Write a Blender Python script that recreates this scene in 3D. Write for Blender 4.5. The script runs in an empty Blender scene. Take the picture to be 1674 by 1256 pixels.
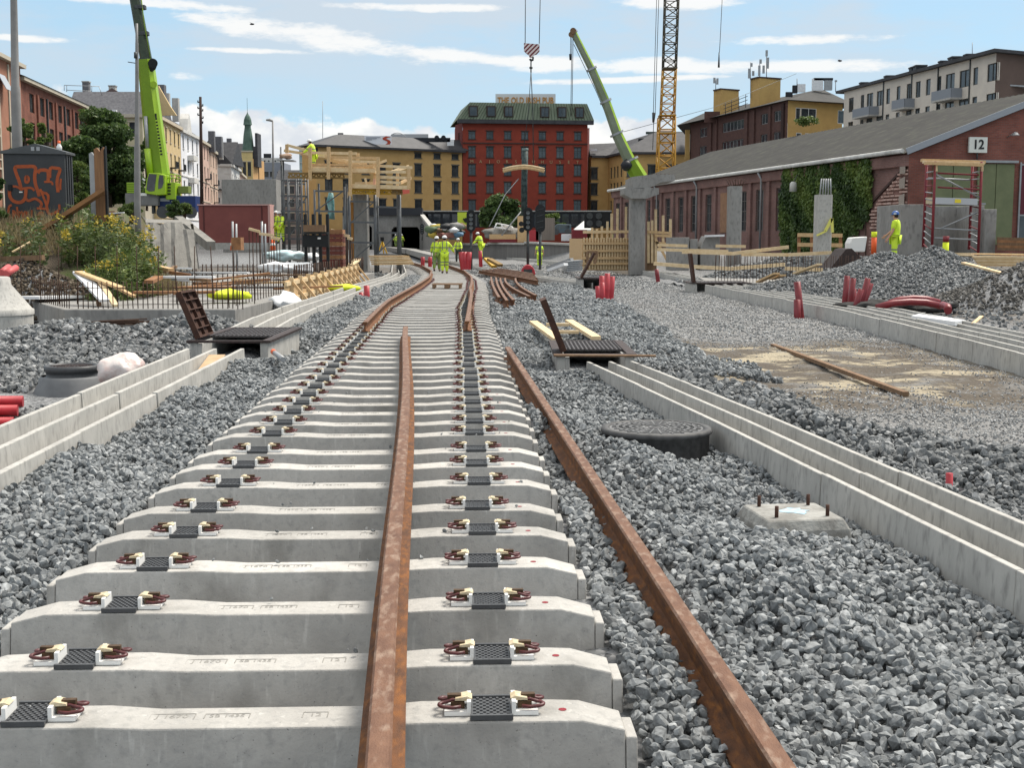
import bpy, bmesh, math, random
import numpy as np
from mathutils import Matrix, Vector, Quaternion
R = math.radians
random.seed(7); rng = np.random.default_rng(7)
sc = bpy.context.scene
COL = sc.collection
# ---------------------------------------------------------------- camera
F = 2090.0; TH = math.atan(238/2090); CZ = 1.6
cam = bpy.data.cameras.new('camera'); cam.lens = 36*F/1674; cam.sensor_width = 36
cam.clip_start = .1; cam.clip_end = 6000
co = bpy.data.objects.new('camera', cam); COL.objects.link(co)
co.location = (0, 0, CZ); co.rotation_euler = (math.pi/2-TH, 0, 0); sc.camera = co
# ---------------------------------------------------------------- sun, sky, exposure
SUN_EL, SUN_AZ = R(58), R(50)      # azimuth measured from +Y (ahead) towards +X (right)
sd = bpy.data.lights.new('sun', 'SUN'); sd.energy = 3.3; sd.angle = R(22); sd.color = (1, .93, .83)
so = bpy.data.objects.new('sun', sd); COL.objects.link(so)
dirv = Vector((math.sin(SUN_AZ)*math.cos(SUN_EL), math.cos(SUN_AZ)*math.cos(SUN_EL), math.sin(SUN_EL)))
so.rotation_euler = dirv.to_track_quat('Z', 'Y').to_euler()
sc.view_settings.view_transform = 'Standard'; sc.view_settings.look = 'None'
sc.view_settings.exposure = 0.66; sc.view_settings.gamma = 1
W = bpy.data.worlds.new('World'); sc.world = W; W.use_nodes = True
def sky_world():
    nt = W.node_tree; nt.nodes.clear(); N = nt.nodes.new; L = nt.links.new
    out = N('ShaderNodeOutputWorld'); bg = N('ShaderNodeBackground'); L(bg.outputs[0], out.inputs[0])
    sky = N('ShaderNodeTexSky'); sky.sky_type = 'NISHITA'; sky.sun_disc = False
    sky.sun_elevation = SUN_EL; sky.sun_rotation = SUN_AZ; sky.air_density = 1; sky.dust_density = .6; sky.ozone_density = 2.5
    tc = N('ShaderNodeTexCoord'); sp = N('ShaderNodeSeparateXYZ'); L(tc.outputs['Generated'], sp.inputs[0])
    def math_(op, a, b=None, c=None):
        n = N('ShaderNodeMath'); n.operation = op
        for i, q in enumerate((a, b, c)):
            if q is None: continue
            if isinstance(q, (int, float)): n.inputs[i].default_value = q
            else: L(q, n.inputs[i])
        return n.outputs[0]
    X, Y, Z = sp.outputs
    az = math_('ARCTAN2', X, Y)
    def noise(sx, sz, scale, det, off, rough=.55):
        cb = N('ShaderNodeCombineXYZ')
        L(math_('MULTIPLY', az, sx), cb.inputs[0]); L(math_('MULTIPLY', Z, sz), cb.inputs[1]); cb.inputs[2].default_value = off
        n = N('ShaderNodeTexNoise'); n.inputs['Scale'].default_value = scale; n.inputs['Detail'].default_value = det
        n.inputs['Roughness'].default_value = rough; L(cb.outputs[0], n.inputs['Vector']); return n.outputs[0]
    def ramp(fac, p0, p1):
        n = N('ShaderNodeMapRange'); n.interpolation_type = 'SMOOTHSTEP'; L(fac, n.inputs[0])
        n.inputs[1].default_value = p0; n.inputs[2].default_value = p1; return n.outputs[0]
    # a streak: ellipse in (azimuth, height) with a noisy edge
    edge = noise(1, 3.6, 13, 9, 3.1, .66)
    def streak(a0, z0, ra, rz, tilt, soft=.9):
        da = math_('SUBTRACT', az, a0); dz = math_('SUBTRACT', Z, z0)
        dz = math_('SUBTRACT', dz, math_('MULTIPLY', da, tilt))
        q = math_('ADD', math_('POWER', math_('ABSOLUTE', math_('DIVIDE', da, ra)), 2), math_('POWER', math_('ABSOLUTE', math_('DIVIDE', dz, rz)), 2))
        q = math_('ADD', q, math_('MULTIPLY', math_('SUBTRACT', edge, .47), 7.5))
        return math_('SUBTRACT', 1, ramp(q, .1, soft+.7))
    def mx(a, b): return math_('MAXIMUM', a, b)
    A = lambda u: math.atan((u-837)/F)
    E = lambda v: (390-v)/F
    st = [(520, 78, 200, 17, -.115), (760, 104, 120, 8, -.1), (370, 60, 110, 8, -.1), (80, 18, 160, 11, 0), (1050, 118, 200, 11, 0),
          (1090, 18, 110, 16, -.05), (315, 142, 30, 7, 0), (1230, 122, 240, 9, -.02), (1330, 85, 130, 7, 0), (60, 95, 60, 5, 0), (650, 5, 200, 10, 0), (410, 100, 80, 4, 0), (900, 112, 110, 9, 0), (1010, 140, 120, 5, .02), (1120, 22, 90, 9, -.08), (220, 32, 150, 9, -.05), (690, 30, 130, 6, 0)]
    m = None
    for (u, v, du, dv, t) in st:
        k = streak(A(u), E(v), du/F, dv/F, t)
        m = k if m is None else mx(m, k)
    # cumulus bank low over the roofs
    n1 = noise(1, 1.5, 17, 8, 8.3, .56)
    top = math_('ADD', math_('MULTIPLY', noise(1, 0, 7, 3, 1.7, .5), .08), .054)
    cu = ramp(math_('ADD', math_('SUBTRACT', top, Z), math_('MULTIPLY', math_('SUBTRACT', n1, .5), .075)), 0, .007)
    lim = math_('SUBTRACT', 1, ramp(az, .105, .145)); cu = math_('MULTIPLY', cu, lim)
    # high thin veil, denser to the upper right
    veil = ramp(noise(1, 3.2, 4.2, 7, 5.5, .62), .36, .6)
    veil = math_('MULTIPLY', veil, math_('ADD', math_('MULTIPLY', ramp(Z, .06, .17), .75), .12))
    def mix(f, a, b):
        n = N('ShaderNodeMix'); n.data_type = 'RGBA'
        if isinstance(f, (int, float)): n.inputs[0].default_value = f
        else: L(f, n.inputs[0])
        for i, q in ((6, a), (7, b)):
            if isinstance(q, tuple): n.inputs[i].default_value = q
            else: L(q, n.inputs[i])
        return n.outputs[2]
    shade = noise(1, 1.4, 26, 6, 2.2)
    cumcol = mix(ramp(shade, .35, .65), (5.2, 5.5, 5.9, 1), (7.3, 7.3, 7.1, 1))
    base = mix(.7, sky.outputs[0], (3.5, 5.3, 6.6, 1))
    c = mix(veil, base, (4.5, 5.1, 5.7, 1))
    c = mix(cu, c, cumcol)
    c = mix(math_('MULTIPLY', m, .9), c, (7.0, 7.0, 6.9, 1))
    c = mix(ramp(Z, .22, .55), c, mix(ramp(noise(2, 2, 2.2, 5, 9.1), .35, .65), (5.6, 5.9, 6.3, 1), (9.6, 9.4, 9.1, 1)))   # bright broken cloud above the view, added as neutral fill light
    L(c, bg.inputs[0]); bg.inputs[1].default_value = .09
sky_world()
# ---------------------------------------------------------------- picture-to-place helpers
def ray(u, v):
    a = (u-837)/F; b = (628-v)/F
    return Vector((a, math.cos(TH)+b*math.sin(TH), -math.sin(TH)+b*math.cos(TH)))
def P(u, v, Y):
    d = ray(u, v); t = Y/d.y
    return Vector((d.x*t, Y, CZ+d.z*t))
ZT = [(0, 0), (4, .04), (5.2, .085), (7.5, .11), (9.5, .14), (18, .2), (25, .24), (36, .16), (61, -.05), (100, -.05), (190, .2), (400, .5), (5000, .5)]
def zt(y): return float(np.interp(y, [a for a, b in ZT], [b for a, b in ZT]))
def sst(a, b, x): t = np.clip((x-a)/(b-a), 0, 1); return t*t*(3-2*t)
def zgv(x, y):
    x = np.asarray(x, float); y = np.asarray(y, float)
    z = np.interp(y, [a for a, b in ZT], [b for a, b in ZT]) - .18
    z = z - .11*sst(2.4, 3.1, x)*sst(7.3, 6.2, x)*sst(3, 6, y)            # the haul road lies lower
    z = z - .085*sst(.95, .3, np.abs(x-(2.32-.154*(y-5.8))+.05))*sst(14, 11, y)
    z = z - .12*sst(.8, .3, np.abs(x+3.05))*sst(1.9, 1.3, np.abs(y-17.8))
    lev = 1.9+.03*np.clip(y-34, 0, 90)
    edge = -9.6-(y-34)*.27
    m = sst(edge+1.2, edge-2.6, x)*sst(28, 34, y)
    z = z*(1-m)+lev*m
    z = z + .95*sst(46, 53, y)*sst(11.5, 14, x+.2*(y-55).clip(0,60))*sst(300, 150, y)
    z = z + .035*np.sin(x*1.9+.7)*np.sin(y*1.3+x*.6) + .02*np.sin(x*4.3+y*3.1)*np.cos(y*4.7-x)
    z = z - .15*sst(1.2, .5, np.hypot(x+4.15, y-12))*1.0
    return z
def zg(x, y): return float(zgv(x, y))
def G(u, v, dz=0.0):
    d = ray(u, v); z = zt(20)+dz; y = 20
    for i in range(60):
        t = (z-CZ)/d.z if d.z < -1e-4 else 400
        y = .5*y+.5*min(max(d.y*t, 2), 400); x = d.x*y/d.y; z = zt(y)+dz
    return Vector((x, y, z))
# ---------------------------------------------------------------- materials
MATS = {}
def mat(name, col, rough=.8, metal=0, col2=None, ns=4, lo=.35, hi=.65, bump=0, bs=60, spec=.3, stretch=None, streak=0, det=8, col3=None, ns3=40):
    if name in MATS: return MATS[name]
    m = bpy.data.materials.new(name); m.use_nodes = True; nt = m.node_tree; N = nt.nodes.new; L = nt.links.new
    b = nt.nodes['Principled BSDF']; b.inputs['Roughness'].default_value = rough; b.inputs['Metallic'].default_value = metal
    b.inputs['Specular IOR Level'].default_value = spec; b.inputs['Base Color'].default_value = (*col, 1)
    geo = N('ShaderNodeNewGeometry'); vec = geo.outputs['Position']
    if stretch:
        mp = N('ShaderNodeMapping'); mp.inputs['Scale'].default_value = stretch; L(vec, mp.inputs[0]); vec = mp.outputs[0]
    cur = None
    if col2:
        n = N('ShaderNodeTexNoise'); n.inputs['Scale'].default_value = ns; n.inputs['Detail'].default_value = det; n.inputs['Roughness'].default_value = .62
        L(vec, n.inputs['Vector'])
        mr = N('ShaderNodeMapRange'); mr.inputs[1].default_value = lo; mr.inputs[2].default_value = hi; L(n.outputs[0], mr.inputs[0])
        mx = N('ShaderNodeMix'); mx.data_type = 'RGBA'; mx.inputs[6].default_value = (*col, 1); mx.inputs[7].default_value = (*col2, 1)
        L(mr.outputs[0], mx.inputs[0]); cur = mx.outputs[2]
        if col3:
            n3 = N('ShaderNodeTexNoise'); n3.inputs['Scale'].default_value = ns3; n3.inputs['Detail'].default_value = 5; L(vec, n3.inputs['Vector'])
            m3 = N('ShaderNodeMapRange'); m3.inputs[1].default_value = .5; m3.inputs[2].default_value = .72; L(n3.outputs[0], m3.inputs[0])
            x3 = N('ShaderNodeMix'); x3.data_type = 'RGBA'; L(cur, x3.inputs[6]); x3.inputs[7].default_value = (*col3, 1)
            L(m3.outputs[0], x3.inputs[0]); cur = x3.outputs[2]
        L(cur, b.inputs['Base Color'])
    if bump:
        nb = N('ShaderNodeTexNoise'); nb.inputs['Scale'].default_value = bs; nb.inputs['Detail'].default_value = 6; L(vec, nb.inputs['Vector'])
        bp = N('ShaderNodeBump'); bp.inputs['Strength'].default_value = min(1, bump); bp.inputs['Distance'].default_value = .01*max(1, bump)
        L(nb.outputs[0], bp.inputs['Height']); L(bp.outputs[0], b.inputs['Normal'])
    MATS[name] = m; return m
def brick_mat(name, c1, c2, mortar, scale=1, axis=None):
    m = bpy.data.materials.new(name); m.use_nodes = True; nt = m.node_tree; N = nt.nodes.new; L = nt.links.new
    b = nt.nodes['Principled BSDF']; b.inputs['Roughness'].default_value = .9; b.inputs['Specular IOR Level'].default_value = .2
    geo = N('ShaderNodeNewGeometry'); sp = N('ShaderNodeSeparateXYZ'); L(geo.outputs['Position'], sp.inputs[0])
    ax = axis or (1, 0)
    def ma(op, a, bb):
        n = N('ShaderNodeMath'); n.operation = op
        for i, q in enumerate((a, bb)):
            if isinstance(q, (int, float)): n.inputs[i].default_value = q
            else: L(q, n.inputs[i])
        return n.outputs[0]
    h = ma('ADD', ma('MULTIPLY', sp.outputs[0], ax[0]), ma('MULTIPLY', sp.outputs[1], ax[1]))
    cb = N('ShaderNodeCombineXYZ'); L(h, cb.inputs[0]); L(sp.outputs[2], cb.inputs[1])
    br = N('ShaderNodeTexBrick'); br.inputs['Scale'].default_value = scale; br.inputs['Brick Width'].default_value = .25; br.inputs['Row Height'].default_value = .08
    br.inputs['Mortar Size'].default_value = .008; br.inputs['Color1'].default_value = (*c1, 1); br.inputs['Color2'].default_value = (*c2, 1); br.inputs['Mortar'].default_value = (*mortar, 1)
    L(cb.outputs[0], br.inputs['Vector'])
    n = N('ShaderNodeTexNoise'); n.inputs['Scale'].default_value = .7; n.inputs['Detail'].default_value = 8; L(geo.outputs['Position'], n.inputs['Vector'])
    mr = N('ShaderNodeMapRange'); mr.inputs[1].default_value = .3; mr.inputs[2].default_value = .75; mr.inputs[3].default_value = .72; mr.inputs[4].default_value = 1.25; L(n.outputs[0], mr.inputs[0])
    mx = N('ShaderNodeMix'); mx.data_type = 'RGBA'; mx.blend_type = 'MULTIPLY'; mx.inputs[0].default_value = 1; L(br.outputs[0], mx.inputs[6]); L(mr.outputs[0], mx.inputs[7])
    L(mx.outputs[2], b.inputs['Base Color'])
    bp = N('ShaderNodeBump'); bp.inputs['Strength'].default_value = .4; bp.inputs['Distance'].default_value = .01; L(br.outputs[1], bp.inputs['Height']); bp.invert = True; L(bp.outputs[0], b.inputs['Normal'])
    MATS[name] = m; return m
# ---------------------------------------------------------------- mesh builder
class MB:
    def __init__(s): s.v = []; s.f = []; s.m = []; s.sm = []
    def add(s, vs, fs, mi=0, smooth=False):
        o = len(s.v); s.v += [Vector(p) for p in vs]
        for f in fs: s.f.append([o+i for i in f]); s.m.append(mi); s.sm.append(smooth)
        return s
    def box(s, x0, x1, y0, y1, z0, z1, mi=0):
        return s.add([(x0,y0,z0),(x1,y0,z0),(x1,y1,z0),(x0,y1,z0),(x0,y0,z1),(x1,y0,z1),(x1,y1,z1),(x0,y1,z1)],
                     [(0,3,2,1),(4,5,6,7),(0,1,5,4),(1,2,6,5),(2,3,7,6),(3,0,4,7)], mi)
    def obox(s, c, size, mtx=None, mi=0):
        c = Vector(c); h = [q/2 for q in size]; n = len(s.v)
        s.box(-h[0], h[0], -h[1], h[1], -h[2], h[2], mi)
        for i in range(n, len(s.v)): s.v[i] = ((mtx @ s.v[i]) if mtx else s.v[i])+c
        return s
    def beam(s, p0, p1, w, h=None, up=(0,0,1), mi=0):
        p0 = Vector(p0); p1 = Vector(p1); h = h or w; d = (p1-p0)
        if d.length < 1e-6: return s
        d.normalize(); up = Vector(up)
        if abs(d.dot(up)) > .98: up = Vector((0,1,0)) if abs(d.y) < .9 else Vector((1,0,0))
        sx = d.cross(up).normalized(); uy = sx.cross(d).normalized()
        q = [(-w/2,-h/2),(w/2,-h/2),(w/2,h/2),(-w/2,h/2)]
        vs = [p0+sx*a+uy*b for a,b in q]+[p1+sx*a+uy*b for a,b in q]
        return s.add(vs, [(0,3,2,1),(4,5,6,7),(0,1,5,4),(1,2,6,5),(2,3,7,6),(3,0,4,7)], mi)
    def tube(s, path, r, n=8, mi=0, caps=True, smooth=True):
        path = [Vector(p) for p in path]; rs = r if isinstance(r, (list, tuple)) else [r]*len(path)
        vs = []; prev = None
        for i, p in enumerate(path):
            d = (path[min(i+1, len(path)-1)]-path[max(i-1, 0)]).normalized()
            if prev is None:
                a = Vector((0,0,1)) if abs(d.z) < .9 else Vector((1,0,0))
                x = d.cross(a).normalized()
            else: x = (prev-d*prev.dot(d)).normalized()
            prev = x; y = d.cross(x)
            for k in range(n):
                t = 2*math.pi*k/n; vs.append(p+(x*math.cos(t)+y*math.sin(t))*rs[i])
        fs = [(i*n+k, i*n+(k+1) % n, (i+1)*n+(k+1) % n, (i+1)*n+k) for i in range(len(path)-1) for k in range(n)]
        s.add(vs, fs, mi, smooth)
        if caps:
            o = len(s.v)-len(vs); m = len(path)-1
            s.f.append([o+k for k in range(n)][::-1]); s.m.append(mi); s.sm.append(False)
            s.f.append([o+m*n+k for k in range(n)]); s.m.append(mi); s.sm.append(False)
        return s
    def lathe(s, prof, c=(0,0,0), n=24, mi=0, smooth=True, a0=0, a1=2*math.pi):
        c = Vector(c); vs = []; full = abs(a1-a0-2*math.pi) < 1e-6; m = n if full else n+1
        for r, z in prof:
            for k in range(m):
                t = a0+(a1-a0)*k/n; vs.append(c+Vector((r*math.cos(t), r*math.sin(t), z)))
        fs = []
        for i in range(len(prof)-1):
            for k in range(n):
                k2 = (k+1) % m if full else k+1
                fs.append((i*m+k, i*m+k2, (i+1)*m+k2, (i+1)*m+k))
        return s.add(vs, fs, mi, smooth)
    def prism(s, poly, p0, ax, ay, ex, mi=0):
        """poly in (ax, ay) plane at p0, extruded by vector ex"""
        p0 = Vector(p0); ax = Vector(ax); ay = Vector(ay); ex = Vector(ex); n = len(poly)
        a = [p0+ax*x+ay*y for x, y in poly]; vs = a+[p+ex for p in a]
        fs = [tuple(range(n))[::-1], tuple(range(n, 2*n))]+[(i, (i+1) % n, n+(i+1) % n, n+i) for i in range(n)]
        return s.add(vs, fs, mi)
    def poly(s, pts, mi=0): return s.add(pts, [tuple(range(len(pts)))], mi)
    def blob(s, c, r, sub=2, jit=.15, seed=0, sc_=(1,1,1), mi=0, smooth=True):
        bm = bmesh.new(); bmesh.ops.create_icosphere(bm, subdivisions=sub, radius=1); rr = random.Random(seed); c = Vector(c)
        ph = [rr.uniform(0, 6) for _ in range(6)]; vs = []
        for v in bm.verts:
            k = 1+jit*(math.sin(v.co.x*3+ph[0])*math.sin(v.co.y*4+ph[1])+math.sin(v.co.z*5+ph[2])*.6*math.cos(v.co.x*7+ph[3]))+rr.uniform(-jit, jit)*.3
            vs.append(c+Vector((v.co.x*sc_[0], v.co.y*sc_[1], v.co.z*sc_[2]))*r*k)
        fs = [[v.index for v in f.verts] for f in bm.faces]; bm.free()
        return s.add(vs, fs, mi, smooth)
    def mesh(s, name, mats, inv=None):
        me = bpy.data.meshes.new(name); vs = [(inv @ p) if inv else p for p in s.v]
        me.from_pydata([tuple(p) for p in vs], [], s.f)
        for m in (mats if isinstance(mats, (list, tuple)) else [mats]): me.materials.append(m)
        me.polygons.foreach_set('material_index', s.m); me.polygons.foreach_set('use_smooth', s.sm); me.update()
        return me
WM = {}
def props(o, label, cat, group=None):
    o['label'] = label; o['category'] = cat
    if group: o['group'] = group
def thing(name, label, cat, loc=(0,0,0), rz=0, group=None):
    o = bpy.data.objects.new(name, None); COL.objects.link(o); o.empty_display_size = .2
    o.location = loc; o.rotation_euler = (0,0,rz); props(o, label, cat, group)
    WM[o.name] = Matrix.Translation(Vector(loc)) @ Matrix.Rotation(rz, 4, 'Z'); return o
def part(name, mb, m, parent, world=True, label=None, bevel=0):
    inv = WM[parent.name].inverted() if world else None
    me = mb if isinstance(mb, bpy.types.Mesh) else mb.mesh(name, m, inv)
    o = bpy.data.objects.new(name, me); COL.objects.link(o); o.parent = parent; WM[o.name] = WM[parent.name]
    if label: o['label'] = label
    if bevel: bev(o, bevel)
    return o
def put(name, me, parent, mw, label=None):
    """shared mesh placed at world matrix mw under parent"""
    o = bpy.data.objects.new(name, me); COL.objects.link(o); o.parent = parent
    o.matrix_basis = WM[parent.name].inverted() @ mw; WM[o.name] = mw
    if label: o['label'] = label
    return o
def bev(o, w, seg=2):
    b = o.modifiers.new('bevel', 'BEVEL'); b.width = w; b.segments = seg; b.limit_method = 'ANGLE'; b.angle_limit = R(40)
def solo(name, mb, m, label, cat, group=None, bevel=0, loc=None):
    if loc is None:
        xs = [p.x for p in mb.v]; ys = [p.y for p in mb.v]; zs = [p.z for p in mb.v]
        loc = Vector(((min(xs)+max(xs))/2, (min(ys)+max(ys))/2, min(zs)))
    me = mb.mesh(name, m, Matrix.Translation(-Vector(loc)))
    o = bpy.data.objects.new(name, me); COL.objects.link(o); o.location = loc; props(o, label, cat, group)
    if bevel: bev(o, bevel)
    return o
def copy_tree(o, loc=None, rz=None, label=None, parent=None):
    c = o.copy(); COL.objects.link(c)
    if parent: c.parent = parent
    if loc is not None: c.location = loc
    if rz is not None: c.rotation_euler = (0,0,rz)
    if label: c['label'] = label
    for ch in list(KIDS.get(o.name, [])): copy_tree(ch, parent=c)
    return c
KIDS = {}
def kids(root):
    KIDS.clear()
    for o in bpy.data.objects:
        if o.parent: KIDS.setdefault(o.parent.name, []).append(o)
def text_mesh(s, size, depth, m, font_bold=.0, spacing=1):
    cu = bpy.data.curves.new('lettering', 'FONT'); cu.body = s; cu.size = size; cu.extrude = depth; cu.align_x = 'CENTER'; cu.align_y = 'CENTER'; cu.offset = font_bold; cu.space_character = spacing
    cu.resolution_u = 3
    o = bpy.data.objects.new('lettering_tmp', cu); COL.objects.link(o); dg = bpy.context.evaluated_depsgraph_get()
    me = bpy.data.meshes.new_from_object(o.evaluated_get(dg)); bpy.data.objects.remove(o); bpy.data.curves.remove(cu)
    me.materials.clear(); me.materials.append(m); me.name = 'lettering'; return me
def face_mtx(loc, xdir, up=(0,0,1)):
    """local x -> xdir, local y -> up, local z -> outward"""
    x = Vector(xdir).normalized(); y = Vector(up).normalized(); z = x.cross(y)
    m = Matrix((x, y, z)).transposed().to_4x4(); return Matrix.Translation(Vector(loc)) @ m
def np_mesh(name, V, Fc, m, attr=None, tri=True, mi=None):
    me = bpy.data.meshes.new(name); me.vertices.add(len(V)); me.vertices.foreach_set('co', V.astype(np.float32).ravel())
    k = Fc.shape[1]; n = len(Fc); me.loops.add(n*k); me.loops.foreach_set('vertex_index', Fc.astype(np.int32).ravel())
    me.polygons.add(n); me.polygons.foreach_set('loop_start', np.arange(0, n*k, k, dtype=np.int32)); me.polygons.foreach_set('loop_total', np.full(n, k, np.int32))
    for q in (m if isinstance(m, (list, tuple)) else [m]): me.materials.append(q)
    if mi is not None: me.polygons.foreach_set('material_index', mi.astype(np.int32))
    me.polygons.foreach_set('use_smooth', np.zeros(n, bool)); me.update(calc_edges=True)
    if attr is not None:
        a = me.attributes.new('rnd', 'FLOAT', 'POINT'); a.data.foreach_set('value', attr.astype(np.float32))
    return me
# ---------------------------------------------------------------- shared materials
def C(r, g, b): return tuple(((q/255)/12.92 if q/255 <= .04045 else ((q/255+.055)/1.055)**2.4) for q in (r, g, b))
M_sleeper = mat('sleeper_concrete', (.44,.43,.405), .85, 0, (.345,.335,.315), 4, .35, .7, .25, 90, col3=(.33,.325,.31), ns3=30)
M_conc = mat('precast_concrete', (.47,.46,.43), .88, 0, (.34,.335,.315), 3.2, .3, .7, .25, 70, stretch=(1,1,.35), col3=(.27,.265,.25), ns3=22)
M_conc2 = mat('cast_concrete', (.30,.295,.28), .9, 0, (.2,.195,.185), 1.3, .3, .7, .3, 30, stretch=(1,1,.4), col3=(.17,.165,.16), ns3=9)
M_concr = mat('rough_concrete', (.27,.26,.235), .95, 0, (.14,.135,.125), 1.1, .3, .7, 1, 14, stretch=(2.5,2.5,.4))
M_rust = mat('rusty_rail_steel', (.17,.072,.03), .82, .05, (.085,.042,.024), 7, .35, .65, .4, 120, stretch=(3,1,3), col3=(.24,.095,.025), ns3=11)
M_railtop = mat('rail_head_steel', (.19,.10,.06), .62, .15, (.105,.05,.03), 9, .3, .7, .3, 90, stretch=(2,.8,2), col3=(.27,.19,.14), ns3=14)
M_rusty2 = mat('brown_rusty_steel', (.085,.04,.026), .85, .1, (.04,.022,.018), 12, .3, .7, .4, 80)
M_iron = mat('cast_iron', (.035,.025,.024), .6, .3, (.07,.05,.045), 20, .4, .7, .5, 60)
M_blackp = mat('black_rubber', (.058,.06,.064), .45, 0, (.075,.078,.082), 30)
M_maroon = mat('maroon_spring_steel', (.10,.016,.018), .42, 0, (.06,.012,.012), 60, spec=.5)
M_white = mat('white_plastic', (.78,.78,.76), .5)
M_cream = mat('cream_plastic', (.62,.54,.38), .5, 0, (.45,.36,.22), 60)
M_brownsh = mat('brown_shoulder_iron', (.05,.03,.017), .6, .2, (.1,.06,.03), 40)
M_wood = mat('fresh_timber', (.62,.44,.24), .75, 0, (.46,.30,.15), 3, .3, .7, .2, 40, stretch=(4,4,4))
M_wood2 = mat('pale_timber', (.70,.56,.36), .75, 0, (.55,.40,.22), 5, .3, .7, .2, 40)
M_woodd = mat('weathered_timber', (.24,.15,.085), .85, 0, (.13,.08,.05), 3, .3, .7, .3, 30, stretch=(5,5,1))
M_tube = mat('shoring_steel', (.13,.138,.145), .5, .4, (.09,.095,.1), 3)
M_galv = mat('galvanised_steel', (.36,.37,.38), .5, .5, (.26,.27,.28), 3, .3, .7)
M_steeld = mat('dark_steel', (.045,.05,.052), .5, .5, (.08,.085,.085), 4)
M_black = mat('black_paint', (.012,.013,.014), .45)
M_red = mat('red_plastic_pipe', (.42,.025,.035), .42, 0, (.33,.02,.03), 8, spec=.5)
M_redd = mat('dark_red_plastic_pipe', (.20,.012,.018), .42, 0, (.15,.01,.014), 8, spec=.5)
M_hiviz = mat('hi_vis_yellow', (.56,.78,.03), .7, 0, (.42,.62,.02), 9)
M_refl = mat('reflective_tape', (.30,.32,.28), .4, 0)
M_dark = mat('dark_cloth', (.03,.032,.038), .9)
M_skin = mat('skin', (.50,.28,.19), .6)
M_glass = mat('window_glass', (.028,.034,.04), .08, 0, (.07,.08,.085), .5, .45, .6, spec=.6)
M_frame_d = mat('dark_window_frame', (.05,.05,.045), .6)
M_frame_w = mat('white_window_frame', (.6,.6,.57), .6)
M_whitep = mat('white_paint', (.62,.61,.58), .7, 0, (.52,.51,.48), 1.5)
M_sheet = mat('white_sheeting', (.72,.73,.74), .5, 0, (.6,.62,.64), 3)

def sleeper_mat():
    m = M_sleeper; nt = m.node_tree; N = nt.nodes.new; L = nt.links.new; b = nt.nodes['Principled BSDF']; src = b.inputs['Base Color'].links[0].from_socket
    oi = N('ShaderNodeObjectInfo'); mr = N('ShaderNodeMapRange'); mr.inputs[3].default_value = .84; mr.inputs[4].default_value = 1.1; L(oi.outputs['Random'], mr.inputs[0])
    x = N('ShaderNodeMix'); x.data_type = 'RGBA'; x.blend_type = 'MULTIPLY'; x.inputs[0].default_value = 1; L(src, x.inputs[6]); L(mr.outputs[0], x.inputs[7])
    geo = N('ShaderNodeNewGeometry')
    def ns(scale, st, lo, hi, det=6):
        mp = N('ShaderNodeMapping'); mp.inputs['Scale'].default_value = st; L(geo.outputs['Position'], mp.inputs[0]); n = N('ShaderNodeTexNoise'); n.inputs['Scale'].default_value = scale; n.inputs['Detail'].default_value = det; L(mp.outputs[0], n.inputs['Vector'])
        r = N('ShaderNodeMapRange'); r.inputs[1].default_value = lo; r.inputs[2].default_value = hi; L(n.outputs[0], r.inputs[0]); return r.outputs[0]
    def mix(a, f, c, amt):
        k = N('ShaderNodeMath'); k.operation = 'MULTIPLY'; k.inputs[1].default_value = amt; L(f, k.inputs[0]); q = N('ShaderNodeMix'); q.data_type = 'RGBA'; L(k.outputs[0], q.inputs[0]); L(a, q.inputs[6]); q.inputs[7].default_value = (*c, 1); return q.outputs[2]
    c = mix(x.outputs[2], ns(34, (1,1,.05), .6, .7), (.56,.55,.52), .4)      # lime runs down the faces
    c = mix(c, ns(3.1, (1,1,.6), .56, .7), (.17,.165,.15), .55)               # damp and dirt patches
    c = mix(c, ns(120, (1,1,1), .70, .76, 2), (.10,.095,.09), .8)             # air holes
    L(c, b.inputs['Base Color'])
sleeper_mat()
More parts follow.
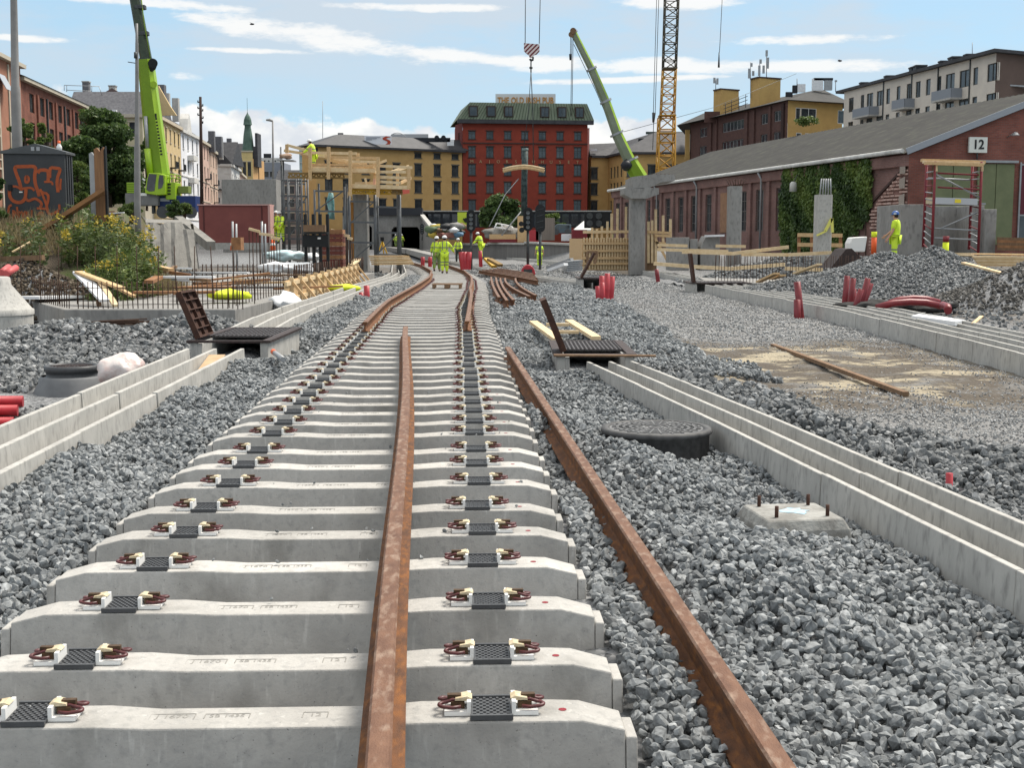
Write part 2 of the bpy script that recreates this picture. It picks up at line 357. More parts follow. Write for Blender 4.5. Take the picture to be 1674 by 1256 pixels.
# ================================================================ GROUND
def xc(y): return float(np.interp(y, [0, 4.07, 9.5, 18.2, 24.5, 36.5, 46, 60, 74, 99, 150, 190], [-.65, -.815, -1.04, -1.39, -1.66, -1.9, -2.2, -3.0, -4.5, -8.2, -15, -17]))
def zgv2(x, y):
    z = zgv(x, y)
    z = z - sst(-4.15, -4.6, x)*sst(-14, -11.5, x)*(.46*sst(20.5, 17.5, y)+.38*sst(30.5, 28, y)*(1-sst(20.5, 17.5, y)))      # dug-out side left of the cable trough
    return z
def gravel_mat(name, base, dark, cell, sand=False):
    m = bpy.data.materials.new(name); m.use_nodes = True; nt = m.node_tree; N = nt.nodes.new; L = nt.links.new
    b = nt.nodes['Principled BSDF']; b.inputs['Roughness'].default_value = .92; b.inputs['Specular IOR Level'].default_value = .2
    geo = N('ShaderNodeNewGeometry'); pos = geo.outputs['Position']
    v = N('ShaderNodeTexVoronoi'); v.inputs['Scale'].default_value = cell; L(pos, v.inputs['Vector'])
    v2 = N('ShaderNodeTexVoronoi'); v2.inputs['Scale'].default_value = cell*2.3; L(pos, v2.inputs['Vector'])
    sepc = N('ShaderNodeSeparateColor'); L(v.outputs['Color'], sepc.inputs[0])
    rp = N('ShaderNodeValToRGB'); rp.color_ramp.elements[0].color = (*dark, 1); rp.color_ramp.elements[1].color = (*base, 1); L(sepc.outputs[0], rp.inputs[0])
    cur = rp.outputs[0]
    def mixin(cur, fac, col):
        x = N('ShaderNodeMix'); x.data_type = 'RGBA'; L(fac, x.inputs[0]); L(cur, x.inputs[6]); x.inputs[7].default_value = (*col, 1); return x.outputs[2]
    def nz(scale, lo, hi, st=(1,1,1)):
        mp = N('ShaderNodeMapping'); mp.inputs['Scale'].default_value = st; L(pos, mp.inputs[0])
        n = N('ShaderNodeTexNoise'); n.inputs['Scale'].default_value = scale; n.inputs['Detail'].default_value = 8; n.inputs['Roughness'].default_value = .7; L(mp.outputs[0], n.inputs['Vector'])
        r = N('ShaderNodeMapRange'); r.inputs[1].default_value = lo; r.inputs[2].default_value = hi; L(n.outputs[0], r.inputs[0]); return r.outputs[0]
    def mul(a, bb):
        n = N('ShaderNodeMath'); n.operation = 'MULTIPLY'; L(a, n.inputs[0]); L(bb, n.inputs[1]); return n.outputs[0]
    if sand:
        for nm, col, st in (('dust', (.20,.195,.185), None), ('soil', (.105,.08,.055), None), ('asph', (.07,.07,.072), None)):
            a = N('ShaderNodeAttribute'); a.attribute_name = nm; cur = mixin(cur, a.outputs['Fac'], col)
        a = N('ShaderNodeAttribute'); a.attribute_name = 'mud'; cur = mixin(cur, mul(a.outputs['Fac'], nz(1.3, .30, .5)), (.10,.085,.068))
        a = N('ShaderNodeAttribute'); a.attribute_name = 'sand'; cur = mixin(cur, mul(a.outputs['Fac'], nz(1.15, .50, .57, (.8,1,1))), (.35,.305,.22))
        a = N('ShaderNodeAttribute'); a.attribute_name = 'soil'; cur = mixin(cur, mul(a.outputs['Fac'], nz(.5, .5, .6)), (.07,.10,.03))
    L(cur, b.inputs['Base Color'])
    bp = N('ShaderNodeBump'); bp.inputs['Distance'].default_value = .03; bp.inputs['Strength'].default_value = .8; L(v.outputs['Distance'], bp.inputs['Height']); bp.invert = True
    L(bp.outputs[0], b.inputs['Normal']); return m
M_ground = gravel_mat('site_ground', (.30,.305,.31), (.09,.095,.1), 26, True)
def lines(parts):
    out = []
    for a, b, n in parts: out += list(np.linspace(a, b, n, endpoint=False))
    return np.array(out+[parts[-1][1]])
gx = lines([(-3000,-300,8),(-300,-60,24),(-60,-18,42),(-18,18,180),(18,60,42),(60,300,24),(300,3000,8)])
gy = lines([(-40,2,10),(2,45,215),(45,120,100),(120,400,40),(400,5000,14)])
GX, GY = np.meshgrid(gx, gy); nx, ny = len(gx), len(gy)
GZ = zgv2(GX, GY)
V = np.stack([GX.ravel(), GY.ravel(), GZ.ravel()], 1)
i, j = np.meshgrid(np.arange(nx-1), np.arange(ny-1)); i = i.ravel(); j = j.ravel()
Fq = np.stack([j*nx+i, j*nx+i+1, (j+1)*nx+i+1, (j+1)*nx+i], 1)
me = np_mesh('ground', V, Fq, M_ground); me.polygons.foreach_set('use_smooth', np.ones(len(Fq), bool))
def attr(me, nm, arr):
    a = me.attributes.new(nm, 'FLOAT', 'POINT'); a.data.foreach_set('value', np.clip(arr, 0, 1).astype(np.float32).ravel())
roadm = sst(2.5, 3.0, GX)*sst(6.6, 6.0, GX)*sst(8, 12, GY)
attr(me, 'dust', roadm*.55*sst(60, 30, GY)+.35*sst(45, 80, GY)*sst(-8, -3, GX))
edge_ = -9.6-(GY-34)*.27
attr(me, 'soil', sst(edge_+2.5, edge_+.2, GX)*sst(27, 29.5, GY)*sst(150, 120, GY))
attr(me, 'asph', sst(110, 160, GY)*.8)
attr(me, 'mud', sst(1.9, 2.5, GX)*sst(7.2, 6.0, GX)*sst(12.2, 13.2, GY)*sst(21.5, 20, GY)+.9*sst(-5.2, -7, GX)*sst(29, 33, GY)*sst(95, 75, GY)+.8*sst(7.5, 9, GX)*sst(20, 26, GY)*sst(62, 55, GY))
attr(me, 'sand', sst(2.0, 2.7, GX)*sst(6.6, 5.6, GX)*sst(12.8, 14, GY)*sst(20.5, 19.2, GY))
go = bpy.data.objects.new('ground', me); COL.objects.link(go); go['kind'] = 'structure'
# ================================================================ STONES
def hulls(n, k, seed):
    out = []; rr = random.Random(seed)
    for q in range(n):
        bm = bmesh.new(); fl = rr.uniform(.5, .8); ln = rr.uniform(.85, 1.25)
        for _ in range(k):
            d = Vector((rr.gauss(0,1), rr.gauss(0,1), rr.gauss(0,1))).normalized()*rr.uniform(.82, 1)
            bm.verts.new((d.x*ln, d.y, d.z*fl))
        r = bmesh.ops.convex_hull(bm, input=bm.verts)
        bmesh.ops.delete(bm, geom=[e for e in r['geom_interior'] if isinstance(e, bmesh.types.BMVert)], context='VERTS')
        bmesh.ops.triangulate(bm, faces=bm.faces); bm.verts.index_update()
        out.append((np.array([v.co[:] for v in bm.verts])*.5, np.array([[v.index for v in f.verts] for f in bm.faces]))); bm.free()
    return out
H_HI = hulls(14, 17, 3); H_LO = hulls(10, 9, 5)
def stone_material(name, c0, c1, c2):
    m = bpy.data.materials.new(name); m.use_nodes = True; nt = m.node_tree; N = nt.nodes.new; L = nt.links.new
    b = nt.nodes['Principled BSDF']; b.inputs['Roughness'].default_value = .85; b.inputs['Specular IOR Level'].default_value = .25
    a = N('ShaderNodeAttribute'); a.attribute_name = 'rnd'
    rp = N('ShaderNodeValToRGB'); e = rp.color_ramp.elements; e[0].color = (*c0, 1); e[1].color = (*c2, 1); e.new(.55).color = (*c1, 1); L(a.outputs['Fac'], rp.inputs[0])
    geo = N('ShaderNodeNewGeometry'); n = N('ShaderNodeTexNoise'); n.inputs['Scale'].default_value = 55; n.inputs['Detail'].default_value = 8; L(geo.outputs['Position'], n.inputs['Vector'])
    mr = N('ShaderNodeMapRange'); mr.inputs[1].default_value = .3; mr.inputs[2].default_value = .7; mr.inputs[3].default_value = .62; mr.inputs[4].default_value = 1.4; L(n.outputs[0], mr.inputs[0])
    mx = N('ShaderNodeMix'); mx.data_type = 'RGBA'; mx.blend_type = 'MULTIPLY'; mx.inputs[0].default_value = 1; L(rp.outputs[0], mx.inputs[6]); L(mr.outputs[0], mx.inputs[7]); L(mx.outputs[2], b.inputs['Base Color'])
    bp = N('ShaderNodeBump'); bp.inputs['Strength'].default_value = .5; bp.inputs['Distance'].default_value = .006; L(n.outputs[0], bp.inputs['Height']); L(bp.outputs[0], b.inputs['Normal'])
    MATS[name] = m; return m
M_stone = stone_material('ballast_stone', (.115,.122,.126), (.215,.228,.233), (.38,.393,.396))
M_stonel = stone_material('crushed_rock', (.085,.09,.092), (.175,.182,.184), (.36,.367,.367))
M_fines = stone_material('road_gravel', (.17,.17,.168), (.31,.313,.31), (.50,.50,.49))
def stone_arrays(pts, size, hu):
    n = len(pts); Vs = []; Fs = []; As = []; off = 0
    q = rng.normal(size=(n, 4)); q /= np.linalg.norm(q, axis=1)[:, None]
    w, x, y, z = q.T
    Rm = np.stack([1-2*(y*y+z*z), 2*(x*y-z*w), 2*(x*z+y*w), 2*(x*y+z*w), 1-2*(x*x+z*z), 2*(y*z-x*w), 2*(x*z-y*w), 2*(y*z+x*w), 1-2*(x*x+y*y)], 1).reshape(n, 3, 3)
    pick = rng.integers(0, len(hu), n); rnd = np.clip(rng.beta(2, 2.4, n), 0, 1)
    for k, (hv, hf) in enumerate(hu):
        sel = np.where(pick == k)[0]
        if not len(sel): continue
        vv = np.einsum('nij,mj->nmi', Rm[sel], hv)*size[sel][:, None, None]+pts[sel][:, None, :]
        Vs.append(vv.reshape(-1, 3)); m = len(hv)
        Fs.append((hf[None]+(np.arange(len(sel))*m)[:, None, None]).reshape(-1, 3)+off); off += len(sel)*m
        As.append(np.repeat(rnd[sel], m))
    return np.concatenate(Vs), np.concatenate(Fs), np.concatenate(As)
def stuff_stones(name, pts, size, hu, m, label=None):
    V_, F_, A_ = stone_arrays(pts, size, hu); me = np_mesh(name, V_, F_, m, A_)
    o = bpy.data.objects.new(name, me); COL.objects.link(o); o['kind'] = 'stuff'
    if label: o['label'] = label
    o['category'] = 'gravel'
    return o
TRK_R = ([14.9, 11.5, 5.8, 3.5], [1.14, 1.70, 2.585, 2.94])      # right cable trough: y, centre x
TRK_L = ([5, 8.5, 10.9, 16.4, 19.3, 21.3, 30, 43.8, 50, 63.5, 91], [-3.6, -3.62, -3.66, -3.82, -3.98, -4.13, -4.35, -4.85, -4.7, -5.4, -8])
def in_trough(x, y):
    r = np.interp(y, TRK_R[0][::-1], TRK_R[1][::-1]); l = np.interp(y, *TRK_L)
    a = (np.abs(x-r) < .30) & (y < 15.0)
    b = (np.abs(x-l) < .40) & (y < 91)
    c = (x > 6.25) & (x < 7.75) & (y > 10) & (y < 42)
    d = (x > .48) & (x < 1.48) & (y > 14.85) & (y < 17.15)
    e = (x > -4.3) & (x < -3.2) & (y > 16.5) & (y < 19.3)
    f = np.hypot(x-1.14, y-10.0) < .44
    g = (np.abs(x-1.62) < .33) & (np.abs(y-7.25) < .33)
    return a | b | c | d | e | f | g
YC, XCs = [0, 4.07, 9.5, 18.2, 24.5, 36.5, 46, 60, 74, 99], [-.65, -.815, -1.04, -1.39, -1.66, -1.9, -2.2, -3.0, -4.5, -8.2]
def sample(x0, x1, y0, y1, dens):
    n = int((x1-x0)*(y1-y0)*dens); return rng.uniform(x0, x1, n), rng.uniform(y0, y1, n)
def field(x, y):
    """extra height of the loose ballast: shoulders heaped beside the troughs"""
    r = np.interp(y, TRK_R[0][::-1], TRK_R[1][::-1]); t = xcv(y)
    z = .045*np.sin(x*2.7+1)*np.sin(y*1.9)+.03*np.sin(x*6.1+y*2.3)
    z = z + .07*sst(.55, 0, np.hypot(x-1.2, (y-6.4)*.6)-.35)
    return np.maximum(z+.02, 0)
def xcv(y): return np.interp(y, YC, XCs)
def lay(x, y, smin, smax, lift, keep):
    k = keep & ~in_trough(x, y); x = x[k]; y = y[k]
    s = rng.uniform(smin, smax, len(x))*np.where(rng.random(len(x)) < .12, 1.35, 1)
    z = zgv2(x, y)+field(x, y)+rng.uniform(-.01, lift, len(x))
    return np.stack([x, y, z], 1), s
P_, S_ = [], []
# near bed, right of the sleepers
for (x0, x1, y0, y1, d, a, b, lf) in ((.2, 3.2, 3.3, 7.5, 1600, .034, .068, .05), (-.1, 3.2, 7.5, 15, 950, .04, .068, .045), (-.4, 3.2, 15, 24, 520, .045, .075, .04), (-1, 3.6, 24, 46, 260, .06, .1, .05)):
    x, y = sample(x0, x1, y0, y1, d); r = np.interp(y, TRK_R[0][::-1], TRK_R[1][::-1])
    keep = (x > xcv(y)+1.26) & ((x < r) | (y > 15)) & (x < np.interp(y, [14, 17, 46], [9, 2.6, 2.2]))
    p, s = lay(x, y, a, b, lf, keep); k = np.abs(p[:,0]-(.79-(p[:,1]-3.65)*.0689)) < .075; p[k & (p[:,1] < 15.9), 2] -= .06; P_.append(p); S_.append(s)
# between the left trough and the sleepers
for (x0, x1, y0, y1, d, a, b, lf) in ((-3.6, -1.8, 4, 9, 1200, .04, .072, .05), (-3.8, -2, 9, 16, 900, .04, .066, .05), (-4.6, -2.4, 16, 30, 420, .048, .078, .05), (-6, -2.8, 30, 60, 170, .07, .12, .05)):
    x, y = sample(x0, x1, y0, y1, d)
    keep = (x < xcv(y)-1.25) & (x > np.interp(y, *TRK_L)+.3)
    p, s = lay(x, y, a, b, lf, keep); P_.append(p); S_.append(s)
# low stones between the sleeper ends
x, y = sample(-2.3, .8, 3.4, 12, 260); keep = (np.abs(x-xcv(y)) < 1.33); k = keep
P_.append(np.stack([x[k], y[k], zgv2(x[k], y[k])-.04], 1)); S_.append(rng.uniform(.04, .06, k.sum()))
for k in range(90):                       # stray stones on the sleeper tops
    y_ = 4.07+.6*rng.integers(0, 22)+rng.uniform(-.05, .05); P_.append(np.array([[xcv(y_)+rng.choice([-1, 1])*rng.uniform(.1, 1.05), y_, float(np.interp(y_, [a for a, b in ZT], [b for a, b in ZT]))+.008]])); S_.append(rng.uniform(.008, .03, 1))
stuff_stones('ballast', np.concatenate(P_), np.concatenate(S_), H_HI, M_stone, 'grey angular ballast stones spread beside and under the sleepers')
# bigger stones right of the right trough
P_, S_ = [], []
for (y0, y1, d, a, b) in ((4, 9, 1100, .042, .075), (9, 15, 560, .055, .1)):
    x, y = sample(1.2, 6.2, y0, y1, d); r = np.interp(y, TRK_R[0][::-1], TRK_R[1][::-1])
    w = np.interp(y, [4, 8, 10, 12, 15], [2.6, 2.6, 1.5, 1.0, .35])+.18*np.sin(y*3.1)
    keep = (x > r) & (x < r+.3+w)
    p, s = lay(x, y, a, b, .09, keep)
    rr_ = np.interp(p[:, 1], TRK_R[0][::-1], TRK_R[1][::-1]); p[:, 2] += .03*sst(1.3, .2, p[:, 0]-rr_-.3)
    P_.append(p); S_.append(s)
stuff_stones('stone_fill', np.concatenate(P_), np.concatenate(S_), H_HI, M_stonel, 'coarse dark grey stones heaped against the outer side of the right cable trough')
# loose gravel on the haul road
P_, S_ = [], []
for (y0, y1, d, a, b) in ((7, 13, 700, .018, .045), (13, 21, 300, .018, .04), (21, 45, 230, .03, .07), (45, 70, 60, .06, .12)):
    x, y = sample(1.6, 6.4, y0, y1, d); 
    keep = (x > np.interp(y, [7, 11, 15, 17, 46], [3.5, 2.6, 1.5, 2.2, 2.0]))
    if y0 == 13: keep &= rng.random(len(x)) < sst(15.3, 13.2, y)+sst(18.5, 20.5, y)+.05+sst(5.4, 6.2, x)
    k = keep & ~in_trough(x, y); x = x[k]; y = y[k]
    P_.append(np.stack([x, y, zgv2(x, y)+.004], 1)); S_.append(rng.uniform(a, b, len(x)))
stuff_stones('road_gravel', np.concatenate(P_), np.concatenate(S_), H_LO, M_fines, 'pale crushed gravel covering the haul road')
# dug ground left of the left trough
P_, S_ = [], []
x, y = sample(-13, -4.2, 8, 23.6, 260); heap = .16*np.exp(-((x+7.6)/2.3)**2-((y-20.8)/1.9)**2)+.12*np.exp(-((x+5.6)/1.0)**2-((y-19.8)/1.3)**2)
k = (~in_trough(x, y)) & ~((x > -11.2) & (x < -5.2) & (y > 25)) & ~((x < -4.9) & (x > -8) & (y < 14.2)) & (np.hypot(x+5.95, y-17.2) > .8+.25*np.sin(x*5)) & ~((x > -7.2) & (x < -5) & (y < 17) & (y > 15.2))
x, y, heap = x[k], y[k], heap[k]
P_.append(np.stack([x, y, zgv2(x, y)+heap+rng.uniform(0, .07, len(x))], 1)); S_.append(rng.uniform(.06, .15, len(x)))
stuff_stones('rock_fill', np.concatenate(P_), np.concatenate(S_), H_HI, M_stonel, 'grey broken rock filling the dug-out ground left of the cable trough')
# rubble over the building site, far left and far right
P_, S_ = [], []
x, y = sample(-24, -6, 30, 70, 14); k = (x < np.interp(y, *TRK_L)-.8) & (x > -9.2-(y-34)*.27) & ((x < -12) | (y > 37)); x, y = x[k], y[k]
P_.append(np.stack([x, y, zgv2(x, y)], 1)); S_.append(rng.uniform(.08, .3, len(x)))
x, y = sample(7.8, 24, 14, 58, 34); P_.append(np.stack([x, y, zgv2(x, y)], 1)); S_.append(rng.uniform(.05, .18, len(x)))
x, y = sample(-3, 6, 46, 90, 20); k = (x > xcv(y)+1.5); x, y = x[k], y[k]; P_.append(np.stack([x, y, zgv2(x, y)], 1)); S_.append(rng.uniform(.07, .16, len(x)))
stuff_stones('rubble', np.concatenate(P_), np.concatenate(S_), H_LO, M_stonel, 'scattered grey rubble over the construction ground')
# heaps of gravel (things one can count)
def heap_thing(name, label, cx, cy, rx, ry, h, n, s0, s1, peaks, m=M_stonel, base=None, seed=1, hu=H_HI):
    t = thing(name, label, 'gravel heap', (cx, cy, zg(cx, cy)-.1))
    b0 = zg(cx, cy) if base is None else base
    def hh(x, y):
        z = np.zeros_like(x)
        for px, py, pr, ph in peaks:
            d = np.hypot((x-cx-px)/rx, (y-cy-py)/ry)/pr; z = np.maximum(z, ph*h*np.clip(1-d, 0, 1)**.9)
        return z+.03*h*np.sin(x*3+seed)*np.sin(y*2.7)
    g = np.linspace(-1.25, 1.25, 46); X, Y = np.meshgrid(g*rx+cx, g*ry+cy); Z = hh(X, Y)+b0-.06
    V = np.stack([X.ravel()-t.location.x, Y.ravel()-t.location.y, Z.ravel()-t.location.z], 1); n_ = 46
    i, j = np.meshgrid(np.arange(n_-1), np.arange(n_-1)); i = i.ravel(); j = j.ravel()
    me = np_mesh('heap_core', V, np.stack([j*n_+i, j*n_+i+1, (j+1)*n_+i+1, (j+1)*n_+i], 1), M_ground)
    o = bpy.data.objects.new('heap_core', me); COL.objects.link(o); o.parent = t
    x = rng.uniform(cx-rx*1.15, cx+rx*1.15, n); y = rng.uniform(cy-ry*1.15, cy+ry*1.15, n); z = hh(x, y); k = z > -.02
    p = np.stack([x, y, z+b0-.02], 1)[k]; p -= np.array(t.location)
    V_, F_, A_ = stone_arrays(p, rng.uniform(s0, s1, len(p)), hu); me = np_mesh('loose_stones', V_, F_, m, A_)
    o = bpy.data.objects.new('loose_stones', me); COL.objects.link(o); o.parent = t; o['kind'] = 'stuff'; return t
# ================================================================ CABLE TROUGHS
ORD = ['first','second','third','fourth','fifth','sixth','seventh','eighth','ninth','tenth','eleventh','twelfth','thirteenth','fourteenth','fifteenth','sixteenth','seventeenth','eighteenth','nineteenth','twentieth']
def ordn(i):
    if i < 20: return ORD[i]
    n = i+1; return '%d%s' % (n, 'th' if 10 <= n % 100 <= 20 else {1:'st',2:'nd',3:'rd'}.get(n % 10, 'th'))
def troughs(path, nw, sp, wt, hgt, L, dz, labf, group, jit=.009):
    pts = [Vector((x, y, 0)) for x, y in path]; ds = [0]
    for a, b in zip(pts, pts[1:]): ds.append(ds[-1]+(b-a).length)
    def at(s):
        x = float(np.interp(s, ds, [p.x for p in pts])); y = float(np.interp(s, ds, [p.y for p in pts])); return Vector((x, y, zt(y)+dz))
    n = max(1, round(ds[-1]/L)); L = ds[-1]/n; W_ = (nw-1)*sp
    for i in range(n):
        a, b = at(i*L+.006), at((i+1)*L-.006); mb = MB(); jz = random.uniform(-jit, jit); jx = random.uniform(-jit, jit)
        a.z += jz; b.z += jz+random.uniform(-.003, .003); d = (b-a); f = d.normalized(); side = f.cross(Vector((0,0,1))).normalized()
        a += side*jx; b += side*jx
        for k in range(nw):
            o = side*(-W_/2+k*sp); pr = [(-wt/2, 0), (-wt/2-.012, -hgt), (wt/2+.012, -hgt), (wt/2, 0)]
            mb.prism(pr, a+o, side, (0,0,1), d)
        for k in range(nw-1):
            c = side*(-W_/2+(k+.5)*sp)-Vector((0,0,hgt-.04)); mb.beam(a+c, b+c, sp-wt-.028, .05)
        o = solo('cable_trough', mb, M_conc, labf(i, n), 'cable trough', group, bevel=.006)
troughs([(1.14,14.85),(1.70,11.5),(2.585,5.8),(2.94,3.5)], 3, .26, .042, .34, 2.3, 0,
        lambda i, n: 'grey concrete two-channel trough element, %s from the open pit on the right of the track' % ORD[i], 'right cable trough elements', .004)
troughs([(-3.82,16.4),(-3.66,10.9),(-3.62,8.5),(-3.6,5)], 3, .35, .05, .34, 2.4, .01,
        lambda i, n: 'pale concrete two-channel trough element, %s towards the camera from the left open pit' % ORD[i], 'left cable trough elements')
troughs([(-4.0,19.4),(-4.13,21.3),(-4.35,30),(-4.85,43.8),(-4.95,52),(-5.6,63.5),(-8.1,91)], 3, .35, .05, .34, 3.0, .01,
        lambda i, n: 'pale concrete trough element behind the left open pit, %s of the curved run' % ordn(i), 'curved cable trough elements')
troughs([(6.97,13),(6.97,27),(6.9,41.5)], 5, .31, .045, .34, 1.5, 0,
        lambda i, n: 'wide four-channel concrete trough element along the haul road, %s from the right picture edge' % ordn(i), 'wide cable trough elements')
troughs([(7.35,42),(7.4,63.5),(4.7,85),(-5.4,140)], 3, .34, .05, .42, 3.6, 0,
        lambda i, n: 'concrete trough element of the far right run, %s beyond the wide trough' % ordn(i), 'far right trough elements')
troughs([(2.75,43.8),(1.0,55),(-1.7,75),(-5,98)], 3, .34, .05, .34, 3.2, 0,
        lambda i, n: 'concrete trough element behind the stacked rails, %s from the far open pit' % ordn(i), 'middle trough elements')
# ================================================================ SLEEPERS
def sleeper_body():
    mb = MB(); st = [(-1.19, .085, .118, -.038), (-1.05, .095, .128, -.002), (-.96, .1, .135, .0), (-.52, .1, .135, .0), (-.35, .092, .13, -.011), (.35, .092, .13, -.011), (.52, .1, .135, 0), (.96, .1, .135, 0), (1.05, .095, .128, -.002), (1.19, .085, .118, -.038)]
    vs = []
    for x, a, b, z in st: vs += [(x, -b, -.22), (x, b, -.22), (x, a, z), (x, -a, z)]
    n = len(st); fs = [(0, 1, 2, 3)]+[tuple(4*(n-1)+q for q in (3, 2, 1, 0))]
    for i in range(n-1):
        for k in range(4): fs.append((4*i+k, 4*(i+1)+k, 4*(i+1)+(k+1) % 4, 4*i+(k+1) % 4))
    mb.add(vs, fs)
    for s in (-1, 1):
        x0, x1 = (1.192, 1.23) if s > 0 else (-1.23, -1.192)
        mb.prism([(-.118,-.22),(.118,-.22),(.088,-.062),(-.088,-.062)], (x0,0,0), (0,1,0), (0,0,1), (x1-x0,0,0))
    return mb.mesh('sleeper_body', M_sleeper)
ME_body = sleeper_body()
def pad_mesh():
    mb = MB(); mb.box(-.066,.066,-.092,.088,.003,.012)
    for s in (-1, 1): mb.box(-.07,.07,s*.09-.006,s*.09+.006,.003,.02)
    for i in range(11):
        for j in range(11):
            if (i+j) % 2: x = -.055+i*.011; y = -.075+j*.015; mb.box(x-.0042,x+.0042,y-.0065,y+.0065,.012,.0165)
    return mb.mesh('rail_pad', M_blackp)
ME_pad = pad_mesh()
def clip_meshes():
    # local: rail at -x, clip outwards +x
    c = MB()
    for s in (-1, 1):
        pts = [(.03, s*.012, .05), (.06, s*.016, .055)]
        for k in range(9):
            a = math.pi/2-math.pi*k/8; pts.append((.086+.02*math.cos(a), s*.034+s*(-.018)*math.sin(a)*1.0, .044-.006*k/8))
        pts += [(.06, s*.052, .034), (.03, s*.05, .038)]
        c.tube(pts, .0078, 7)
    ins = MB().box(-.004,.01,-.062,.062,.003,.062).box(.01,.088,-.062,-.03,.003,.02).box(.01,.088,.03,.062,.003,.02).box(.01,.088,-.03,.03,.003,.012)
    sh = MB().box(.018,.066,-.03,.03,.012,.05); sh.box(.03,.078,-.012,.012,.05,.074)
    cp = MB(); cp.prism([(-.008,.063),(.008,.073),(.05,.064),(.052,.055),(.0,.054)], (0,-.03,0), (1,0,0), (0,0,1), (0,.06,0))
    for q_ in (c, ins, sh, cp): q_.v = [Vector((p.x*.95, p.y*.85, p.z*.8)) for p in q_.v]
    return c.mesh('clip', M_maroon), ins.mesh('insulator', M_white), sh.mesh('shoulder', M_brownsh), cp.mesh('toe_cap', M_cream)
ME_clip, ME_ins, ME_sh, ME_cap = clip_meshes()
ME_plug = MB().lathe([(0, 0), (.014, 0)], (0,0,0), 10).mesh('dowel_hole', mat('red_dowel_rim', (.22,.02,.03), .7))
M_stamp = mat('stamp_shadow', (.2,.195,.18), .9, 0, (.3,.29,.27), 60)
def stamp_mesh(w, h, txt):
    mb = MB(); t = .003
    mb.box(-w/2,w/2,h/2-t,h/2,0,.001); mb.box(-w/2,-w/2+t,-h/2,h/2-t,0,.001); mb.box(w/2-t,w/2,-h/2,h/2-t,0,.001)
    me = mb.mesh('cast_mark', M_stamp); tm = text_mesh(txt, h*.85, .0005, M_stamp)
    bm = bmesh.new(); bm.from_mesh(me); bm.from_mesh(tm); bm.to_mesh(me); bm.free(); return me
ME_st12 = stamp_mesh(.085, .05, '12'); ME_stA = stamp_mesh(.15, .05, 'J 1670'); ME_stB = stamp_mesh(.15, .042, 'SB 1435')
ys = [4.07, 4.57, 5.18, 5.81, 6.43, 7.02, 7.67, 8.26, 8.80, 9.51]
rs_ = random.Random(4)
while ys[-1] < 86: ys.append(ys[-1]+.6+rs_.uniform(-.045, .045))
def lab_sleeper(i):
    if i == 0: return 'grey concrete sleeper cut off by the bottom edge of the picture'
    return 'grey concrete sleeper, %s up from the bottom picture edge in the track bed' % ordn(i)
for i, y in enumerate(ys):
    x = xc(y); h = (xc(y+.5)-xc(y-.5)); rz = -h+rs_.uniform(-.006, .006); x += rs_.uniform(-.012, .012)
    t = thing('railway_sleeper', lab_sleeper(i), 'sleeper', (x, y, zt(y)+rs_.uniform(-.004, .004)), rz, 'concrete sleepers in the track bed')
    M0 = WM[t.name]
    b = put('sleeper_body', ME_body, t, M0)
    if i < 30: bev(b, .006, 2)
    if i > 75: continue
    for s in (-1, 1):
        put('rail_pad', ME_pad, t, M0 @ Matrix.Translation((s*.7525, 0, 0)))
        for q in (-1, 1):
            mm = M0 @ Matrix.Translation((s*.7525+q*.071, 0, 0)) @ (Matrix.Rotation(math.pi, 4, 'Z') if q < 0 else Matrix())
            c = put('clip', ME_clip, t, mm)
            if i < 45:
                put('insulator', ME_ins, c, mm); put('shoulder', ME_sh, c, mm); put('toe_cap', ME_cap, c, mm)
    if i < 14:
        for dx in (.99, 1.10): put('dowel_hole', ME_plug, t, M0 @ Matrix.Translation((dx, 0, .0006 if dx < 1.05 else -.0215)) @ (Matrix.Rotation(R(14) if dx > 1.05 else 0, 4, 'Y')))
        for me_, dx in ((ME_stA, -.12-.18), (ME_stB, -.12+.0), (ME_st12, .14+.03), ): put('cast_mark', me_, t, M0 @ Matrix.Translation((dx, .01, -.0105)))
# ================================================================ RAILS
PROF = [(-.07,0),(.07,0),(.07,.012),(.02,.026),(.009,.036),(.009,.118),(.033,.128),(.036,.15),(.028,.159),(-.028,.159),(-.036,.15),(-.033,.128),(-.009,.118),(-.009,.036),(-.02,.026),(-.07,.012)]
def rail(path, label, group=None, prof=PROF, mats=None, flip=0):
    mb = MB(); pts = [Vector(p) for p in path]; n = len(prof); vs = []
    for i, p in enumerate(pts):
        d = (pts[min(i+1, len(pts)-1)]-pts[max(i-1, 0)]).normalized(); s = d.cross(Vector((0,0,1))).normalized(); u = s.cross(d)
        if flip: q = Quaternion(d, flip); s = q @ s; u = q @ u
        vs += [p+s*a+u*b for a, b in prof]
    mb.add(vs, [tuple(range(n))[::-1], tuple((len(pts)-1)*n+k for k in range(n))])
    for k in range(n):
        mi = 1 if k in (7, 8, 9) else 0
        mb.add([], [])
        for i in range(len(pts)-1):
            mb.f.append([i*n+k, i*n+(k+1) % n, (i+1)*n+(k+1) % n, (i+1)*n+k]); mb.m.append(mi); mb.sm.append(False)
    return solo('rail', mb, mats or [M_rust, M_railtop], label, 'rail', group)
def curve(pts, n=40):
    ys_ = np.linspace(pts[0][1], pts[-1][1], n); xs = np.array([p[0] for p in pts]); yy = np.array([p[1] for p in pts])
    # smooth interpolation: polynomial of moderate degree
    deg = min(len(pts)-1, 4); c = np.polyfit(yy, xs, deg); return [(float(np.polyval(c, y)), float(y)) for y in ys_]
rail([(x, y, zt(y)+.012) for x, y in curve([(-.30, 2.6), (-.372, 3.45), (-.62, 6.9), (-1.0, 12), (-1.5, 18.0)], 30)], 'long rusty rail lying loose down the middle of the sleepers')
